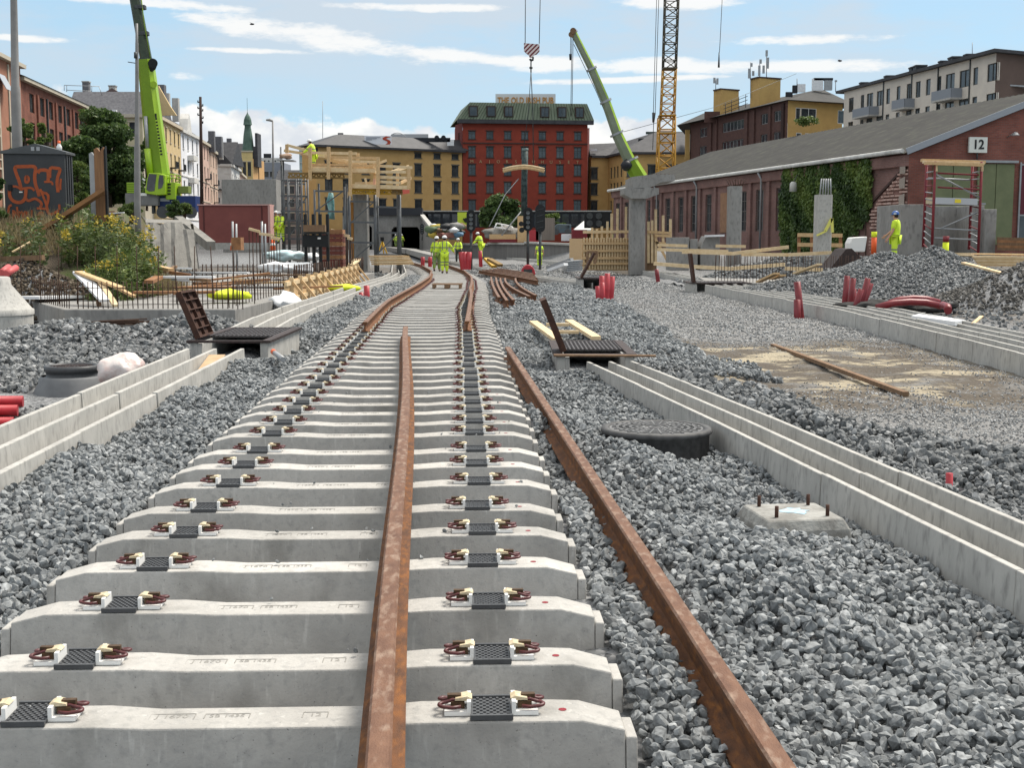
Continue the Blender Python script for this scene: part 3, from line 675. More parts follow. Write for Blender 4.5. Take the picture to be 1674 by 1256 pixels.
rail([(.79-(y-3.65)*.0689, y, -.085+(y-3.65)*.0150) for y in np.linspace(2.5, 15.9, 20)], 'long rusty rail lying in the ballast right of the sleepers')
def seat(off, y0, y1, n=70):
    out = []
    for y in np.linspace(y0, y1, n):
        d = (xc(y+1.5)-xc(y-1.5))/3; xm = (xc(y-2)+xc(y-1)+xc(y)+xc(y+1)+xc(y+2))/5; out.append((xm+off, y-off*d, zt(y)+.012))
    return out
rail(seat(-.7525, 18.9, 92), 'curving rusty rail seated on the left ends of the far sleepers')
rail([(p[0]+(.1 if p[1] < 33 else 0)*math.sin((p[1]-19)*.23), p[1], p[2]) for p in seat(.7525, 19.0, 92)], 'wavy rusty rail seated on the right ends of the far sleepers')
# ================================================================ PITS WITH OPEN LIDS
M_grate = mat('checker_iron', (.045,.04,.04), .55, .4, (.11,.10,.10), 90, .45, .55)
def pit(cx, y0, y1, w, ztop, lean, label, lid_h=.62, side=-1):
    t = thing('cable_pit', label, 'cable pit', (cx, (y0+y1)/2, ztop-.45), 0, None)
    wl = .1; mb = MB(); zt_ = ztop-.035
    mb.box(cx-w/2, cx-w/2+wl, y0, y1, ztop-.6, zt_); mb.box(cx+w/2-wl, cx+w/2, y0, y1, ztop-.6, zt_)
    mb.box(cx-w/2+wl, cx+w/2-wl, y1-wl, y1, ztop-.6, zt_)
    mb.box(cx-w/2+wl, cx-w/2+wl+.05, y0+.002, y0+.12, ztop-.6, zt_-.01); mb.box(cx-w/2+wl, cx+w/2-wl, y0+.1, y1-wl, ztop-.62, ztop-.58)
    part('concrete_box', mb, M_conc, t, bevel=.006)
    fr = MB(); o = .04
    fr.box(cx-w/2-o, cx-w/2+.07, y0-o, y1+o, zt_+.003, ztop); fr.box(cx+w/2-.07, cx+w/2+o, y0-o, y1+o, zt_+.003, ztop)
    fr.box(cx-w/2+.07, cx+w/2-.07, y0-o, y0+.05, zt_+.003, ztop-.002); fr.box(cx-w/2+.07, cx+w/2-.07, y1-.06, y1+o, zt_+.003, ztop-.002)
    part('iron_frame', fr, M_iron, t)
    L = (y1-y0-.12); n = 3
    for k in range(1, n):
        a = y0+.06+L*k/n; b = a+L/n-.012; c = MB(); c.box(cx-w/2+.08, cx+w/2-.08, a, b, ztop-.028, ztop-.004)
        for i in range(14):
            for j in range(9):
                x = cx-w/2+.11+(w-.22)*i/13; y = a+.03+(b-a-.06)*j/8; c.box(x-.014, x+.014, y-.008, y+.008, ztop-.004, ztop+.004)
        part('cover_plate', c, M_grate, t)
    # the open lid, hinged along the left side, ribs showing
    a = y0+.08; b = a+L/n-.02; hx = cx+side*(w/2-.07); d = Vector((math.sin(lean)*side, 0, math.cos(lean))); nn = Vector((d.z, 0, -d.x))*(-side)
    base = Vector((hx, a, ztop+.01)); q = MB(); ey = Vector((0, b-a, 0)); th = .022
    q.prism([(0,0),(lid_h,0),(lid_h,th),(0,th)], base, d, nn*-1, ey)
    for s0, s1 in ((0, .03), (lid_h-.03, lid_h)): q.prism([(s0,0),(s1,0),(s1,.055),(s0,.055)], base, d, nn, ey)
    for yy in (0, b-a-.025): q.prism([(0.03,0),(lid_h-.03,0),(lid_h-.03,.055),(0.03,.055)], base+Vector((0, yy, 0)), d, nn, (0, .025, 0))
    lid = part('lid', q, M_rusty2, t)
    rb = MB()
    for k in range(1, 5): s0 = lid_h*k/5; rb.prism([(s0-.008,0),(s0+.008,0),(s0+.008,.045),(s0-.008,.045)], base+Vector((0,.025,0)), d, nn, (0, b-a-.05, 0))
    rb.prism([(0.03,0),(lid_h-.03,0),(lid_h-.03,.04),(0.03,.04)], base+Vector((0, (b-a)/2, 0)), d, nn, (0, .014, 0))
    part('ribs', rb, M_rusty2, lid)
    return t
pit(-3.72, 16.75, 19.25, 1.02, .27, R(22), 'left cable pit with dark iron covers and one ribbed lid standing open', .66)
pit(.98, 15.0, 17.0, .9, .25, R(22), 'cable pit right of the track with one rusty lid standing open beside two timbers', .66)
pit(2.85, 43.0, 45.0, 1.2, .28, R(-28), 'far cable pit with lid tilted open, left of the pale red pipes', .95, -1)
pit(6.85, 41.9, 43.8, 1.9, .16, R(8), 'cable pit on the wide trough with dark open lid', .95)
# plank across the trough near the right pit
solo('plank', MB().beam(P(905, 581, 14.6), P(1072, 582, 14.55), .09, .02), M_woodd, 'thin grey board laid across the trough in front of the right pit', 'board')
t = thing('wooden_ladder', 'pale timber ladder-like frame lying on the ballast behind the right pit', 'timber frame', (.75, 18.5, zt(18)))
def bm_(u0, v0, u1, v1, Y0, Y1, w, h, name, m=M_wood2, par=t): return part(name, MB().beam(P(u0, v0, Y0), P(u1, v1, Y1), w, h), m, par)
bm_(872, 527, 912, 556, 20.6, 17.9, .13, .05, 'long_board'); bm_(930, 525, 975, 553, 20.8, 18.1, .13, .05, 'long_board')
bm_(893, 531, 930, 531, 20.2, 20.2, .09, .045, 'cross_board'); bm_(905, 543, 946, 543, 19.1, 19.1, .09, .045, 'cross_board')
# ================================================================ MANHOLES, FOUNDATION
def cover_mesh(c, r, m):
    mb = MB(); mb.lathe([(0,.0),(r,.0),(r,-.03)], c, 40, 0, False)
    for k in range(1, 7):
        a = r*k/7.2; mb.lathe([(a-.011,.0),(a-.011,.006),(a+.011,.006),(a+.011,.0)], c, 40, 0, False)
    for k in range(24):
        t_ = 2*math.pi*k/24; d = Vector((math.cos(t_), math.sin(t_), 0)); mb.beam(Vector(c)+d*r*.35+Vector((0,0,.004)), Vector(c)+d*r*.95+Vector((0,0,.004)), .012, .008)
    return mb
t = thing('manhole', 'round cast iron manhole cover sunk in the ballast beside the right cable trough', 'manhole', (1.14, 10.0, -.25))
z = .115
part('cover', cover_mesh((1.14, 10.0, z), .37, 0), mat('worn_iron', (.10,.10,.10), .55, .4, (.2,.2,.2), 14, .4, .6, .3, 60), t)
part('ring', MB().lathe([(.375, z-.01), (.38, z+.006), (.43, z+.003), (.44, z-.03), (.415, z-.04), (.415, z-.35)], (1.14, 10.0, 0), 44), mat('grey_iron_ring', (.055,.055,.056), .65, .2, (.11,.11,.11), 12), t)
t = thing('manhole', 'black plastic manhole riser with dark cover in the dug ground left of the trough', 'manhole', (-5.95, 17.2, -.8))
z = -.12
part('cover', cover_mesh((-5.95, 17.2, z), .30, 0), M_iron, t)
part('ring', MB().lathe([(.305, z-.01), (.31, z+.02), (.36, z+.02), (.36, z-.05), (.335, z-.06), (.335, z-.13), (.37, z-.14)], (-5.95, 17.2, 0), 36), M_blackp, t)
part('cone', MB().lathe([(.40, z-.12), (.43, z-.15), (.44, z-.22), (.75, z-.75), (.75, z-1.1)], (-5.95, 17.2, 0), 36), mat('grey_plastic_cone', (.13,.135,.14), .6, 0, (.18,.185,.19), 3), t)
t = thing('concrete_chamber', 'pale concrete manhole cone standing at the left picture edge', 'concrete cone', (-10.15, 25, -.5))
part('cone', MB().lathe([(.0,.86),(.3,.86),(.34,.84),(.36,.7),(.72,.24),(.76,.22),(.76,.12)], (-10.15, 25, 0), 36), M_conc, t)
part('ring', MB().lathe([(.74,.115),(.74,-.6)], (-10.15, 25, 0), 36), M_conc, t)
t = thing('mast_foundation', 'square concrete mast foundation with four rusty bolts and blue paint in the ballast', 'foundation', (1.62, 7.25, -.2))
c = Vector((1.62, 7.25, 0)); z = .035; mb = MB()
rot = Matrix.Rotation(R(8), 4, 'Z'); vs = [(a*.31, b*.31, -.4) for a, b in ((-1,-1),(1,-1),(1,1),(-1,1))]+[(a*.25, b*.25, z-.06) for a, b in ((-1,-1),(1,-1),(1,1),(-1,1))]+[(a*.22, b*.22, z) for a, b in ((-1,-1),(1,-1),(1,1),(-1,1))]
mb.add([rot @ Vector(p)+c for p in vs], [(8,9,10,11)]+[(a+i, a+(i+1) % 4, a+4+(i+1) % 4, a+4+i) for a in (0, 4) for i in range(4)])
M_found = mat('foundation_top', (.33,.33,.31), .9, 0, (.2,.195,.18), 7, .4, .6, .6, 40); part('block', mb, M_found, t, bevel=.012)
mb = MB(); rr = random.Random(2); mb.add([rot @ Vector((.01+.09*math.cos(k*.42)*rr.uniform(.55,1.1), .0+.1*math.sin(k*.42)*rr.uniform(.55,1.1), z+.002))+c for k in range(15)], [tuple(range(15))])
part('paint_mark', mb, mat('blue_spray_paint', (.28,.50,.66), .8, 0, (.45,.52,.55), 30), t)
for a, b in ((-1,-1),(1,-1),(1,1),(-1,1)):
    p = rot @ Vector((a*.15, b*.15, 0))+c; part('bolt', MB().tube([p+Vector((0,0,z-.02)), p+Vector((0,0,z+.065))], .011, 8), M_rusty2, t)
# ================================================================ PIPES AND SMALL SITE PIECES
def stake(u, v0, v1, Y, r, m, label, lean=0, g='red pipe ends', name='conduit_pipe'):
    p1 = P(u+lean, v0, Y); p0 = P(u, v1, Y); p0.z -= .25; d = (p1-p0)
    mb = MB(); k = 14; mid = p0.lerp(p1, .5)
    mb.tube([p0, mid, p1, p1+d.normalized()*.001, p1-d.normalized()*.08], [r, r, r, r*.8, r*.8], k, caps=False)
    return solo(name, mb, m, label, 'pipe', g)
stake(1553, 774, 812, 7.9, .022, M_red, 'single short red pipe end sticking out of the stones right of the near trough', -1, None)
for u, v0, v1, Y, r, ln, tx in ((1300, 490, 529, 26.2, .07, 3, 'shorter dark-topped'), (1309, 461, 531, 26.4, .07, -6, 'taller leaning')):
    stake(u+4, v0, v1, Y, r, M_redd, '%s dark red pipe of the pair in front of the wide trough' % tx, ln-4)
for i, (u, v0, v1, Y, ln, tx) in enumerate(((1379, 451, 502, 26.9, 6, 'leftmost'), (1388, 455, 503, 27.3, 7, 'second from the left'), (1393, 472, 503, 28.3, 3, 'short hidden middle'), (1391, 473, 505, 26.5, 17, 'short right-leaning'), (1400, 455, 507, 26.8, 19, 'longest right-leaning'), (1402, 463, 508, 28.0, 22, 'rearmost right-leaning'))):
    stake(u, v0, v1, Y, .06, M_redd, '%s dark red pipe of the cluster behind the wide trough' % tx, ln)
for i, (u, v0, v1, Y, ln, tx) in enumerate(((980, 468, 489, 31.6, -3, 'small leftmost'), (983, 451, 484, 32.6, 1, 'tall rear left'), (990, 447, 490, 31.8, 3, 'tallest'), (998, 452, 488, 32.2, 3, 'rightmost'), (986, 462, 494, 31, -2, 'front'))):
    stake(u, v0, v1, Y, .068, M_red, '%s pale red pipe of the cluster standing on the gravel' % tx, ln)
stake(601, 467, 496, 33.5, .075, M_red, 'red pipe end standing beside the curved left trough', -2)
stake(594, 478, 493, 34, .06, M_red, 'small red pipe end leaning behind a bigger one at the left trough', -4)
stake(1076, 440, 449, 44, .07, M_redd, 'small dark red pipe behind the far wide trough', -3)
for u, tx in ((691, 'left'), (703, 'right')): stake(u, 420, 429, 72, .11, M_red, '%s red pipe stub between the far rails' % tx, 0)
for k, (u, ln, tx) in enumerate(((757, -3, 'left'), (761, -2, 'middle'), (765, 2, 'right'))): stake(u, 412, 432, 60, .13, M_red, '%s red pipe in the bundle behind the walking workers' % tx, ln)
stake(786, 410, 428, 62, .09, M_red, 'single red pipe standing below the orange-shouldered worker', -1)
# pipes in the dug ground, left edge
for k, (dy, dz, tx) in enumerate(((0, 0, 'lowest front'), (.13, .12, 'middle'), (.3, .2, 'top rear'))):
    mb = MB(); mb.tube([(-9.5, 13.6+dy, -.40+dz), (-7.4, 13.7+dy, -.40+dz), (-5.55, 14.1+dy, -.44+dz)], .065, 16)
    for s in range(0): pass
    solo('conduit_pipe', mb, M_red, '%s thick red pipe of the bundle at the left picture edge' % tx, 'pipe', 'thick red pipes at the left edge')
mb = MB().tube([(-6.5, 9.3, -.12), (-5.5, 10.2, -.12), (-4.75, 11.2, -.18), (-4.5, 12.2, -.3), (-4.6, 13.3, -.5)], .055, 14); solo('conduit_pipe', mb, M_red, 'bent red pipe curving down beside the left trough', 'pipe')
mb = MB().tube([(-9.6, 24, .35), (-9.2, 23.6, .55), (-9.0, 24.6, .62)], .06, 12)
# lying dark red pipes, right
for k, (a, b, tx) in enumerate((((1433, 503), (1540, 501), 'lower front'), ((1450, 497), (1535, 495), 'upper rear'))):
    A_, B_ = P(*a, 25.5+k), P(*b, 25.6+k); M1 = A_.lerp(B_, .5)+Vector((0,0,.1)); solo('conduit_pipe', MB().tube([A_, A_.lerp(M1,.5)+Vector((0,0,.03)), M1, B_.lerp(M1,.5)+Vector((0,0,.03)), B_], .07, 12), M_redd, '%s dark red pipe lying behind the wide trough' % tx, 'pipe')
solo('conduit_pipe', MB().tube([P(1541, 499, 25), P(1549, 502, 24.5), P(1550, 508, 24.2)], .075, 12), M_redd, 'short dark red pipe bend at the end of the lying pipes', 'pipe')
mb = MB(); mb.blob(P(1468,503,26.6), .62, 4, .2, 3, (1.9,.9,.24)); mb.blob(P(1437,501,26.4), .4, 3, .25, 4, (1.3,.8,.3))
solo('geotextile', mb, mat('black_fabric', (.022,.022,.022), .95, 0, (.05,.05,.048), 9, bump=1, bs=9), 'crumpled black fabric sheet under the lying dark red pipes', 'fabric sheet')
def slab(u0, u1, v, Y0, Y1, du, th, name, m, label, cat, tilt=0):
    a, b = P(u0, v, Y0), P(u1, v, Y0); c, d = P(u1+du, v, Y1), P(u0+du, v, Y1); c.z = d.z = a.z+tilt; b.z = a.z
    mb = MB(); mb.add([a, b, c, d]+[p-Vector((0,0,th)) for p in (a, b, c, d)], [(0,1,2,3), (7,6,5,4), (0,4,5,1), (1,5,6,2), (2,6,7,3), (3,7,4,0)]); return solo(name, mb, m, label, cat)
mb = MB(); a = P(1490, 516, 22.4); b = P(1562, 526, 20.5); c = P(1579, 523.5, 22.0); d = P(1507, 512, 24.3)
mb.add([a, b, c, d]+[p-Vector((0,0,.07)) for p in (a,b,c,d)], [(0,3,2,1),(4,5,6,7),(0,1,5,4),(1,2,6,5),(2,3,7,6),(3,0,4,7)]); solo('foam_sheet', mb, M_sheet, 'white panel lying on the gravel behind the wide trough', 'panel')
mb = MB(); a = P(1630, 548, 19.6); b = P(1668, 551, 19.0); c = P(1660, 541, 20.4); d = P(1640, 542, 20.6); mb.add([a, b, c, d, *(p-Vector((0,0,.02)) for p in (a,b,c,d))], [(0,1,2,3),(4,7,6,5),(0,4,5,1),(1,5,6,2),(2,6,7,3),(3,7,4,0)]); solo('paper_scrap', mb, M_sheet, 'small white scrap lying near the right picture edge', 'scrap')
solo('board', MB().beam(P(1591, 529, 21), P(1605, 517, 21.8), .06, .02), M_wood2, 'short pale stick lying on the dark gravel at right', 'board')
solo('steel_strip', MB().beam((4.05, 19.8, zg(4.05, 19.8)+.03), (4.22, 13.6, zg(4.2, 13.6)+.03), .07, .05), M_woodd, 'long thin bar lying across the sandy patch of the haul road', 'bar')
# pipe marker by the pit, cardboard in the trough, plastic bag
mb = MB().tube([P(449, 577, 15.9), P(463, 588, 15.2)], .032, 12); t = thing('pipe_stub', 'short grey pipe stub with orange end beside the left pit', 'pipe', P(455, 585, 15.6)); part('tube', mb, M_galv, t)
part('end_cap', MB().tube([P(446.5, 575, 16.0), P(449.5, 577.4, 15.88)], .035, 12), mat('orange_cap', (.62,.12,.04), .6), t)
mb = MB(); mb.beam((-3.62, 15.0, .03), (-3.68, 15.9, .15), .2, .02); solo('cardboard', mb, mat('cardboard', (.50,.36,.22), .9, 0, (.4,.28,.17), 6), 'folded brown cardboard stuck in the left trough in front of the pit', 'cardboard')
mb = MB(); mb.blob(P(200,606,14.4), .25, 4, .13, 5, (1.08, 1, .78))
o = solo('plastic_bag', mb, mat('milky_plastic', (.66,.60,.57), .35, 0, (.50,.36,.33), 7, .45, .65, 1, 12, spec=.5), 'crumpled see-through plastic bag full of parts behind the left trough', 'plastic bag')
# rail pile
def lying(a, b, bend, label, flip=0, n=12, lift=0):
    A_, B_ = G(*a, -.1+lift), G(*b, -.1+lift); s = (B_-A_).normalized().cross(Vector((0,0,1))); pts = []
    for i in range(n):
        q = i/(n-1); pts.append(A_.lerp(B_, q)+s*bend*4*q*(1-q))
    return rail(pts, label, 'rails stacked beside the track', mats=[M_rust, M_railtop])
fan = [((803, 459), (816, 497), -.15, 'first'), ((811, 460), (829, 503), -.2, 'second'), ((818, 461), (840, 502), -.25, 'third'), ((826, 461), (866, 495), -.6, 'fourth'), ((843, 461), (876, 493), -.5, 'fifth')]
for a, b, bd, tx in fan: lying(a, b, -bd*.3, '%s short rusty rail from the left of the fan beside the sleepers' % tx)
for k in range(6): lying((783+k*6, 447-k*.8), (879-k*1.5, 466-k*2.6), -.05, 'long rusty rail, %s from the front of the stack beside the track' % ORD[k], lift=.05)
# pallet on the track
t = thing('wooden_pallet', 'dark wooden pallet lying on the sleepers in front of the walking workers', 'pallet', P(730, 473, 37.5))
q = [P(707, 473, 37.3), P(754, 473, 37.3)]; x0, x1 = q[0].x, q[1].x; z0 = zt(37.5)+.01
for k in range(3): xx = x0+(x1-x0)*k/2; part('stringer', MB().box(xx-.07 if k else xx, xx+.07 if k < 2 else xx+.0, 37.2, 38.1, z0, z0+.1), M_woodd, t)
for k in range(5): yy = 37.2+k*.2; part('deck_board', MB().box(x0-.02, x1+.02, yy, yy+.11, z0+.102, z0+.125), M_woodd, t)
# heaps
heap_thing('gravel_heap', 'large grey gravel heap behind the wide trough, in front of the worker and scaffold', 11.5, 37.5, 4.0, 4.2, 1.5, 15000, .06, .14, ((-.5, 0, .95, .9), (.9, .4, .8, 1), (-2.6, -.5, .8, .5), (2.0, -1, .7, .6), (1.4, 3.9, .55, .64)), base=-.12)
heap_thing('gravel_heap', 'dark gravel and soil heap at the right picture edge', 13.1, 30.0, 3.7, 3.8, 2.1, 9500, .05, .13, ((.8, 0, 1, 1), (-1.5, -.5, .7, .5)), m=stone_material('earthy_gravel', (.06,.055,.05), (.12,.115,.105), (.24,.23,.22)), base=-.15, seed=2)
heap_thing('soil_heap', 'brown earth heap in front of the graffiti cabinet at left', -11.4, 30.0, 2.3, 1.6, 1.35, 5000, .05, .14, ((0, 0, 1, 1), (1.2, .1, .7, .6), (-1.5, 0, .7, .75)), m=stone_material('brown_soil', (.05,.038,.026), (.10,.078,.055), (.2,.17,.13)), base=-.15, seed=3)
heap_thing('gravel_heap', 'low light grey gravel heap behind the rows of rebar, right of the hanging lamp column', 10.9, 50.5, 3.6, 2.2, 1.1, 3500, .12, .25, ((0, 0, 1, 1), (-1.4, 0, .7, .7)), base=-.1, seed=4)
heap_thing('gravel_heap', 'grey rock heap beside the black manhole riser, left of the open pit', -6.6, 21.6, 2.9, 1.7, .62, 3600, .07, .17, ((1.2, 0, .8, 1), (-1.0, .2, .85, .8)), base=-.25, seed=5, m=M_stonel)
# ================================================================ PEOPLE
def skin(name, joints, edges, mt, sub=1):
    """joints: {key: (co, r)}; first key is the root"""
    me = bpy.data.meshes.new(name); ks = list(joints); me.from_pydata([joints[k][0] for k in ks], [(ks.index(a), ks.index(b)) for a, b in edges], [])
    o = bpy.data.objects.new('tmp', me); COL.objects.link(o); o.modifiers.new('s', 'SKIN')
    for i, k in enumerate(ks):
        r = joints[k][1]; r = r if isinstance(r, tuple) else (r, r); me.skin_vertices[0].data[i].radius = r
    me.skin_vertices[0].data[0].use_root = True
    m = o.modifiers.new('u', 'SUBSURF'); m.levels = sub; m.render_levels = sub
    dg = bpy.context.evaluated_depsgraph_get(); out = bpy.data.meshes.new_from_object(o.evaluated_get(dg)); bpy.data.objects.remove(o)
    out.name = name; out.materials.clear()
    for q in (mt if isinstance(mt, list) else [mt]): out.materials.append(q)
    for p in out.polygons: p.use_smooth = True
    return out
def hivis_mat(name, base, tape_z, w=.05, legs=None):
    m = bpy.data.materials.new(name); m.use_nodes = True; nt = m.node_tree; N = nt.nodes.new; L = nt.links.new; b = nt.nodes['Principled BSDF']; b.inputs['Roughness'].default_value = .75
    tc = N('ShaderNodeTexCoord'); sp = N('ShaderNodeSeparateXYZ'); L(tc.outputs['Object'], sp.inputs[0]); cur = None
    n = N('ShaderNodeTexNoise'); n.inputs['Scale'].default_value = 9; n.inputs['Detail'].default_value = 4; L(tc.outputs['Object'], n.inputs['Vector'])
    x0 = N('ShaderNodeMix'); x0.data_type = 'RGBA'; L(n.outputs[0], x0.inputs[0]); x0.inputs[6].default_value = (*[q*.75 for q in base], 1); x0.inputs[7].default_value = (*base, 1); col = x0.outputs[2]
    for z in tape_z:
        c = N('ShaderNodeMath'); c.operation = 'COMPARE'; c.inputs[1].default_value = z; c.inputs[2].default_value = w/2; L(sp.outputs[2], c.inputs[0])
        x = N('ShaderNodeMix'); x.data_type = 'RGBA'; L(c.outputs[0], x.inputs[0]); L(col, x.inputs[6]); x.inputs[7].default_value = (.17,.19,.14,1); col = x.outputs[2]
    if legs:   # braces: vertical tapes over the shoulders
        ab = N('ShaderNodeMath'); ab.operation = 'ABSOLUTE'; L(sp.outputs[0], ab.inputs[0]); c = N('ShaderNodeMath'); c.operation = 'COMPARE'; c.inputs[1].default_value = .1; c.inputs[2].default_value = .022; L(ab.outputs[0], c.inputs[0])
        g = N('ShaderNodeMath'); g.operation = 'GREATER_THAN'; g.inputs[1].default_value = 1.1; L(sp.outputs[2], g.inputs[0]); mm = N('ShaderNodeMath'); mm.operation = 'MULTIPLY'; L(c.outputs[0], mm.inputs[0]); L(g.outputs[0], mm.inputs[1])
        x = N('ShaderNodeMix'); x.data_type = 'RGBA'; L(mm.outputs[0], x.inputs[0]); L(col, x.inputs[6]); x.inputs[7].default_value = (.17,.19,.14,1); col = x.outputs[2]
    L(col, b.inputs['Base Color']); return m
HVJ = hivis_mat('hi_vis_jacket', (.68,.90,.05), (1.22, .98), .05, True)
HVT = hivis_mat('hi_vis_trousers', (.66,.88,.05), (.42, .55), .05)
HVTd = hivis_mat('half_dark_trousers', (.20,.30,.05), (.42, .55), .06)
HVO = hivis_mat('orange_hi_vis', (.85,.16,.04), (1.2,), .05)
M_hel = mat('white_helmet', (.75,.75,.73), .35, spec=.5); M_helb = mat('blue_helmet', (.03,.10,.33), .35, 0, (.4,.45,.5), 12, .55, .6); M_hair = mat('dark_hair', (.02,.013,.01), .8)
def person(loc, rz, label, arms=((.1,.1),(.1,.1)), stride=.18, lean=0, jm=HVJ, tm=HVT, hm=M_hel, short=False, look=0, group='workers in yellow hi-vis clothing', scale=1):
    t = thing('person', label, 'person', loc, rz, group)
    def tp(p):                       # lean the upper body forward about the hips
        p = Vector(p)
        if p.z > .95 and lean: q = Matrix.Rotation(-lean, 3, 'X'); p = q @ (p-Vector((0,0,.95)))+Vector((0,0,.95))
        return p*scale
    J = {'pel': ((0,0,.95), .13), 'wst': ((0,.0,1.1), (.15,.11)), 'chs': ((0,0,1.28), (.17,.12)), 'nkb': ((0,-.01,1.45), (.09,.08)), 'nk': ((0,.01,1.52), .055), 'hd': ((0,.03,1.62), (.078,.092)), 'tp': ((0,.02,1.71), (.07,.085))}
    E = [('pel','wst'),('wst','chs'),('chs','nkb'),('nkb','nk'),('nk','hd'),('hd','tp')]
    for s, (out, fwd) in zip((-1, 1), arms):
        k = 'l' if s < 0 else 'r'; sh = Vector((s*.19, 0, 1.42))
        d = Vector((s*math.sin(out), math.sin(fwd), -math.cos(out)*math.cos(fwd))).normalized(); el = sh+d*.29
        d2 = (d+Vector((-s*.05, .35+abs(fwd)*.4, .05))).normalized(); wr = el+d2*.25; hd = wr+d2*.05
        J['sh'+k] = (sh, .062); J['el'+k] = (el, .045); J['wr'+k] = (wr, .028); J['pm'+k] = (hd+d2*.03, (.018,.036))
        E += [('chs','sh'+k),('sh'+k,'el'+k),('el'+k,'wr'+k),('wr'+k,'pm'+k)]
        side = d2.cross(Vector((1,0,0))).normalized()
        for f, (o, ln) in enumerate(((-.028,.07),(-.01,.08),(.01,.075),(.028,.06))):
            b0 = hd+d2*.05+side*o; J['f%d%s' % (f,k)] = (b0, .0085); J['g%d%s' % (f,k)] = (b0+d2*ln*.5+Vector((-s*.012,.006,0)), .008); J['h%d%s' % (f,k)] = (b0+d2*ln*.85+Vector((-s*.035,.015,0)), .006)
            E += [('pm'+k,'f%d%s' % (f,k)),('f%d%s' % (f,k),'g%d%s' % (f,k)),('g%d%s' % (f,k),'h%d%s' % (f,k))]
        J['t0'+k] = (hd+side*-.04, .01); J['t1'+k] = (hd+side*-.06+d2*.04+Vector((-s*.01,0,0)), .0075); E += [('wr'+k,'t0'+k),('t0'+k,'t1'+k)]
        y = s*stride; J['hp'+k] = ((s*.095, 0, .9), .085); J['kn'+k] = ((s*.1, y*.55+.03, .5), .058); J['an'+k] = ((s*.1, y-.02, .1+max(0,-y)*.25), .04); J['to'+k] = ((s*.11, y+.14, .045), .04)
        E += [('pel','hp'+k),('hp'+k,'kn'+k),('kn'+k,'an'+k),('an'+k,'to'+k)]
    J = {k: (tp(c), (tuple(q*scale for q in r) if isinstance(r, tuple) else r*scale)) for k, (c, r) in J.items()}
    body = skin('body', J, E, [M_skin])
    bm = bmesh.new(); bm.from_mesh(body)       # nose and ears belong to the head
    hd = J['hd'][0]
    for c, r in (((0,.105,-.005), .016), ((.082,.02,0), .02), ((-.082,.02,0), .02)):
        g = bmesh.ops.create_icosphere(bm, subdivisions=1, radius=r*scale); bmesh.ops.translate(bm, vec=hd+Vector(c)*scale, verts=g['verts'])
    bm.to_mesh(body); bm.free(); put('body', body, t, WM[t.name])
    mb = MB()
    for s in (-1, 1): mb.blob(hd+Vector((s*.032, .088, .02))*scale, .011*scale, 1, 0)
    part('eyes', mb, M_hair, t, world=False); part('mouth', MB().blob(hd+Vector((0,.098,-.045))*scale, .018*scale, 1, 0, 0, (1,.35,.3)), mat('lips', (.35,.12,.1), .6), t, world=False)
    g = lambda ks, add: {k: (J[k][0], tuple(q+add for q in J[k][1]) if isinstance(J[k][1], tuple) else J[k][1]+add) for k in ks}
    jk = ['chs','wst','pel','nkb','shl','shr','ell','elr']+([] if short else ['wrl','wrr']); j = g(jk, .036)
    if short:
        for k in 'lr': j['el'+k] = (J['sh'+k][0].lerp(J['el'+k][0], .75), .065)
    else:
        for k in 'lr': j['wr'+k] = (J['wr'+k][0], .055)
    j['hem'] = (J['pel'][0]+Vector((0,0,-.09)), (.165,.13))
    je = [('chs','wst'),('wst','pel'),('pel','hem'),('chs','nkb'),('chs','shl'),('chs','shr'),('shl','ell'),('shr','elr')]+([] if short else [('ell','wrl'),('elr','wrr')])
    put('jacket', skin('jacket', j, je, jm), t, WM[t.name])
    tk = ['pel','hpl','hpr','knl','knr','anl','anr']; q = g(tk, .036); put('trousers', skin('trousers', q, [('pel','hpl'),('pel','hpr'),('hpl','knl'),('hpr','knr'),('knl','anl'),('knr','anr')], tm), t, WM[t.name])
    for k in 'lr':
        b = g(['an'+k,'to'+k], .018); put('boot', skin('boot', b, [('an'+k,'to'+k)], M_dark), t, WM[t.name])
    c = J['tp'][0]; h = MB().lathe([(.118,-.035),(.12,-.02),(.112,.02),(.09,.06),(.05,.085),(0,.095)], (0,0,0), 18); h.prism([(-.07,0),(.07,0),(.05,.05),(-.05,.05)], (0,.11,-.036), (1,0,0), (0,1,0), (0,0,.01))
    h.v = [c+Vector((p.x, p.y, p.z-.01))*scale for p in h.v]; part('helmet', h, hm, t, world=False)
    hr = MB().blob(J['hd'][0]+Vector((0,-.03,.02))*scale, .092*scale, 2, .05, 2, (1,.85,1)); part('hair', hr, M_hair, t, world=False)
    return t
def foot(u, v, Y): p = P(u, v, Y); return p
person((P(727,446,60).x, 60, zt(60)+.0), R(4), 'worker in full bright yellow suit and white helmet walking away on the sleepers', ((.45,.1),(.55,.25)), .12)
person((P(714,440,65).x, 65, zt(65)-.02), R(-6), 'worker with dark harness straps walking half hidden left of the bright yellow one', ((.25,.2),(.2,.1)), .2, tm=HVTd, hm=M_hel)
person((P(749,420,92).x, 92, zt(92)-.1), R(170), 'small distant worker with dark trousers standing right of the walking pair', ((.3,.5),(.2,.3)), .1, tm=mat('dark_trousers', (.04,.05,.04), .9))
person((P(787,424,82).x, 82, P(787,424,82).z), R(60), 'worker in yellow and orange bending beside the signal post', ((.5,.6),(.6,.7)), .08, .35, jm=HVJ, tm=HVT)
person((P(882,437,88).x, 88, P(882,438,88).z), R(5), 'worker with bowed head and short yellow jacket standing by the double signal', ((.22,.1),(.22,.1)), .05, .25, short=True)
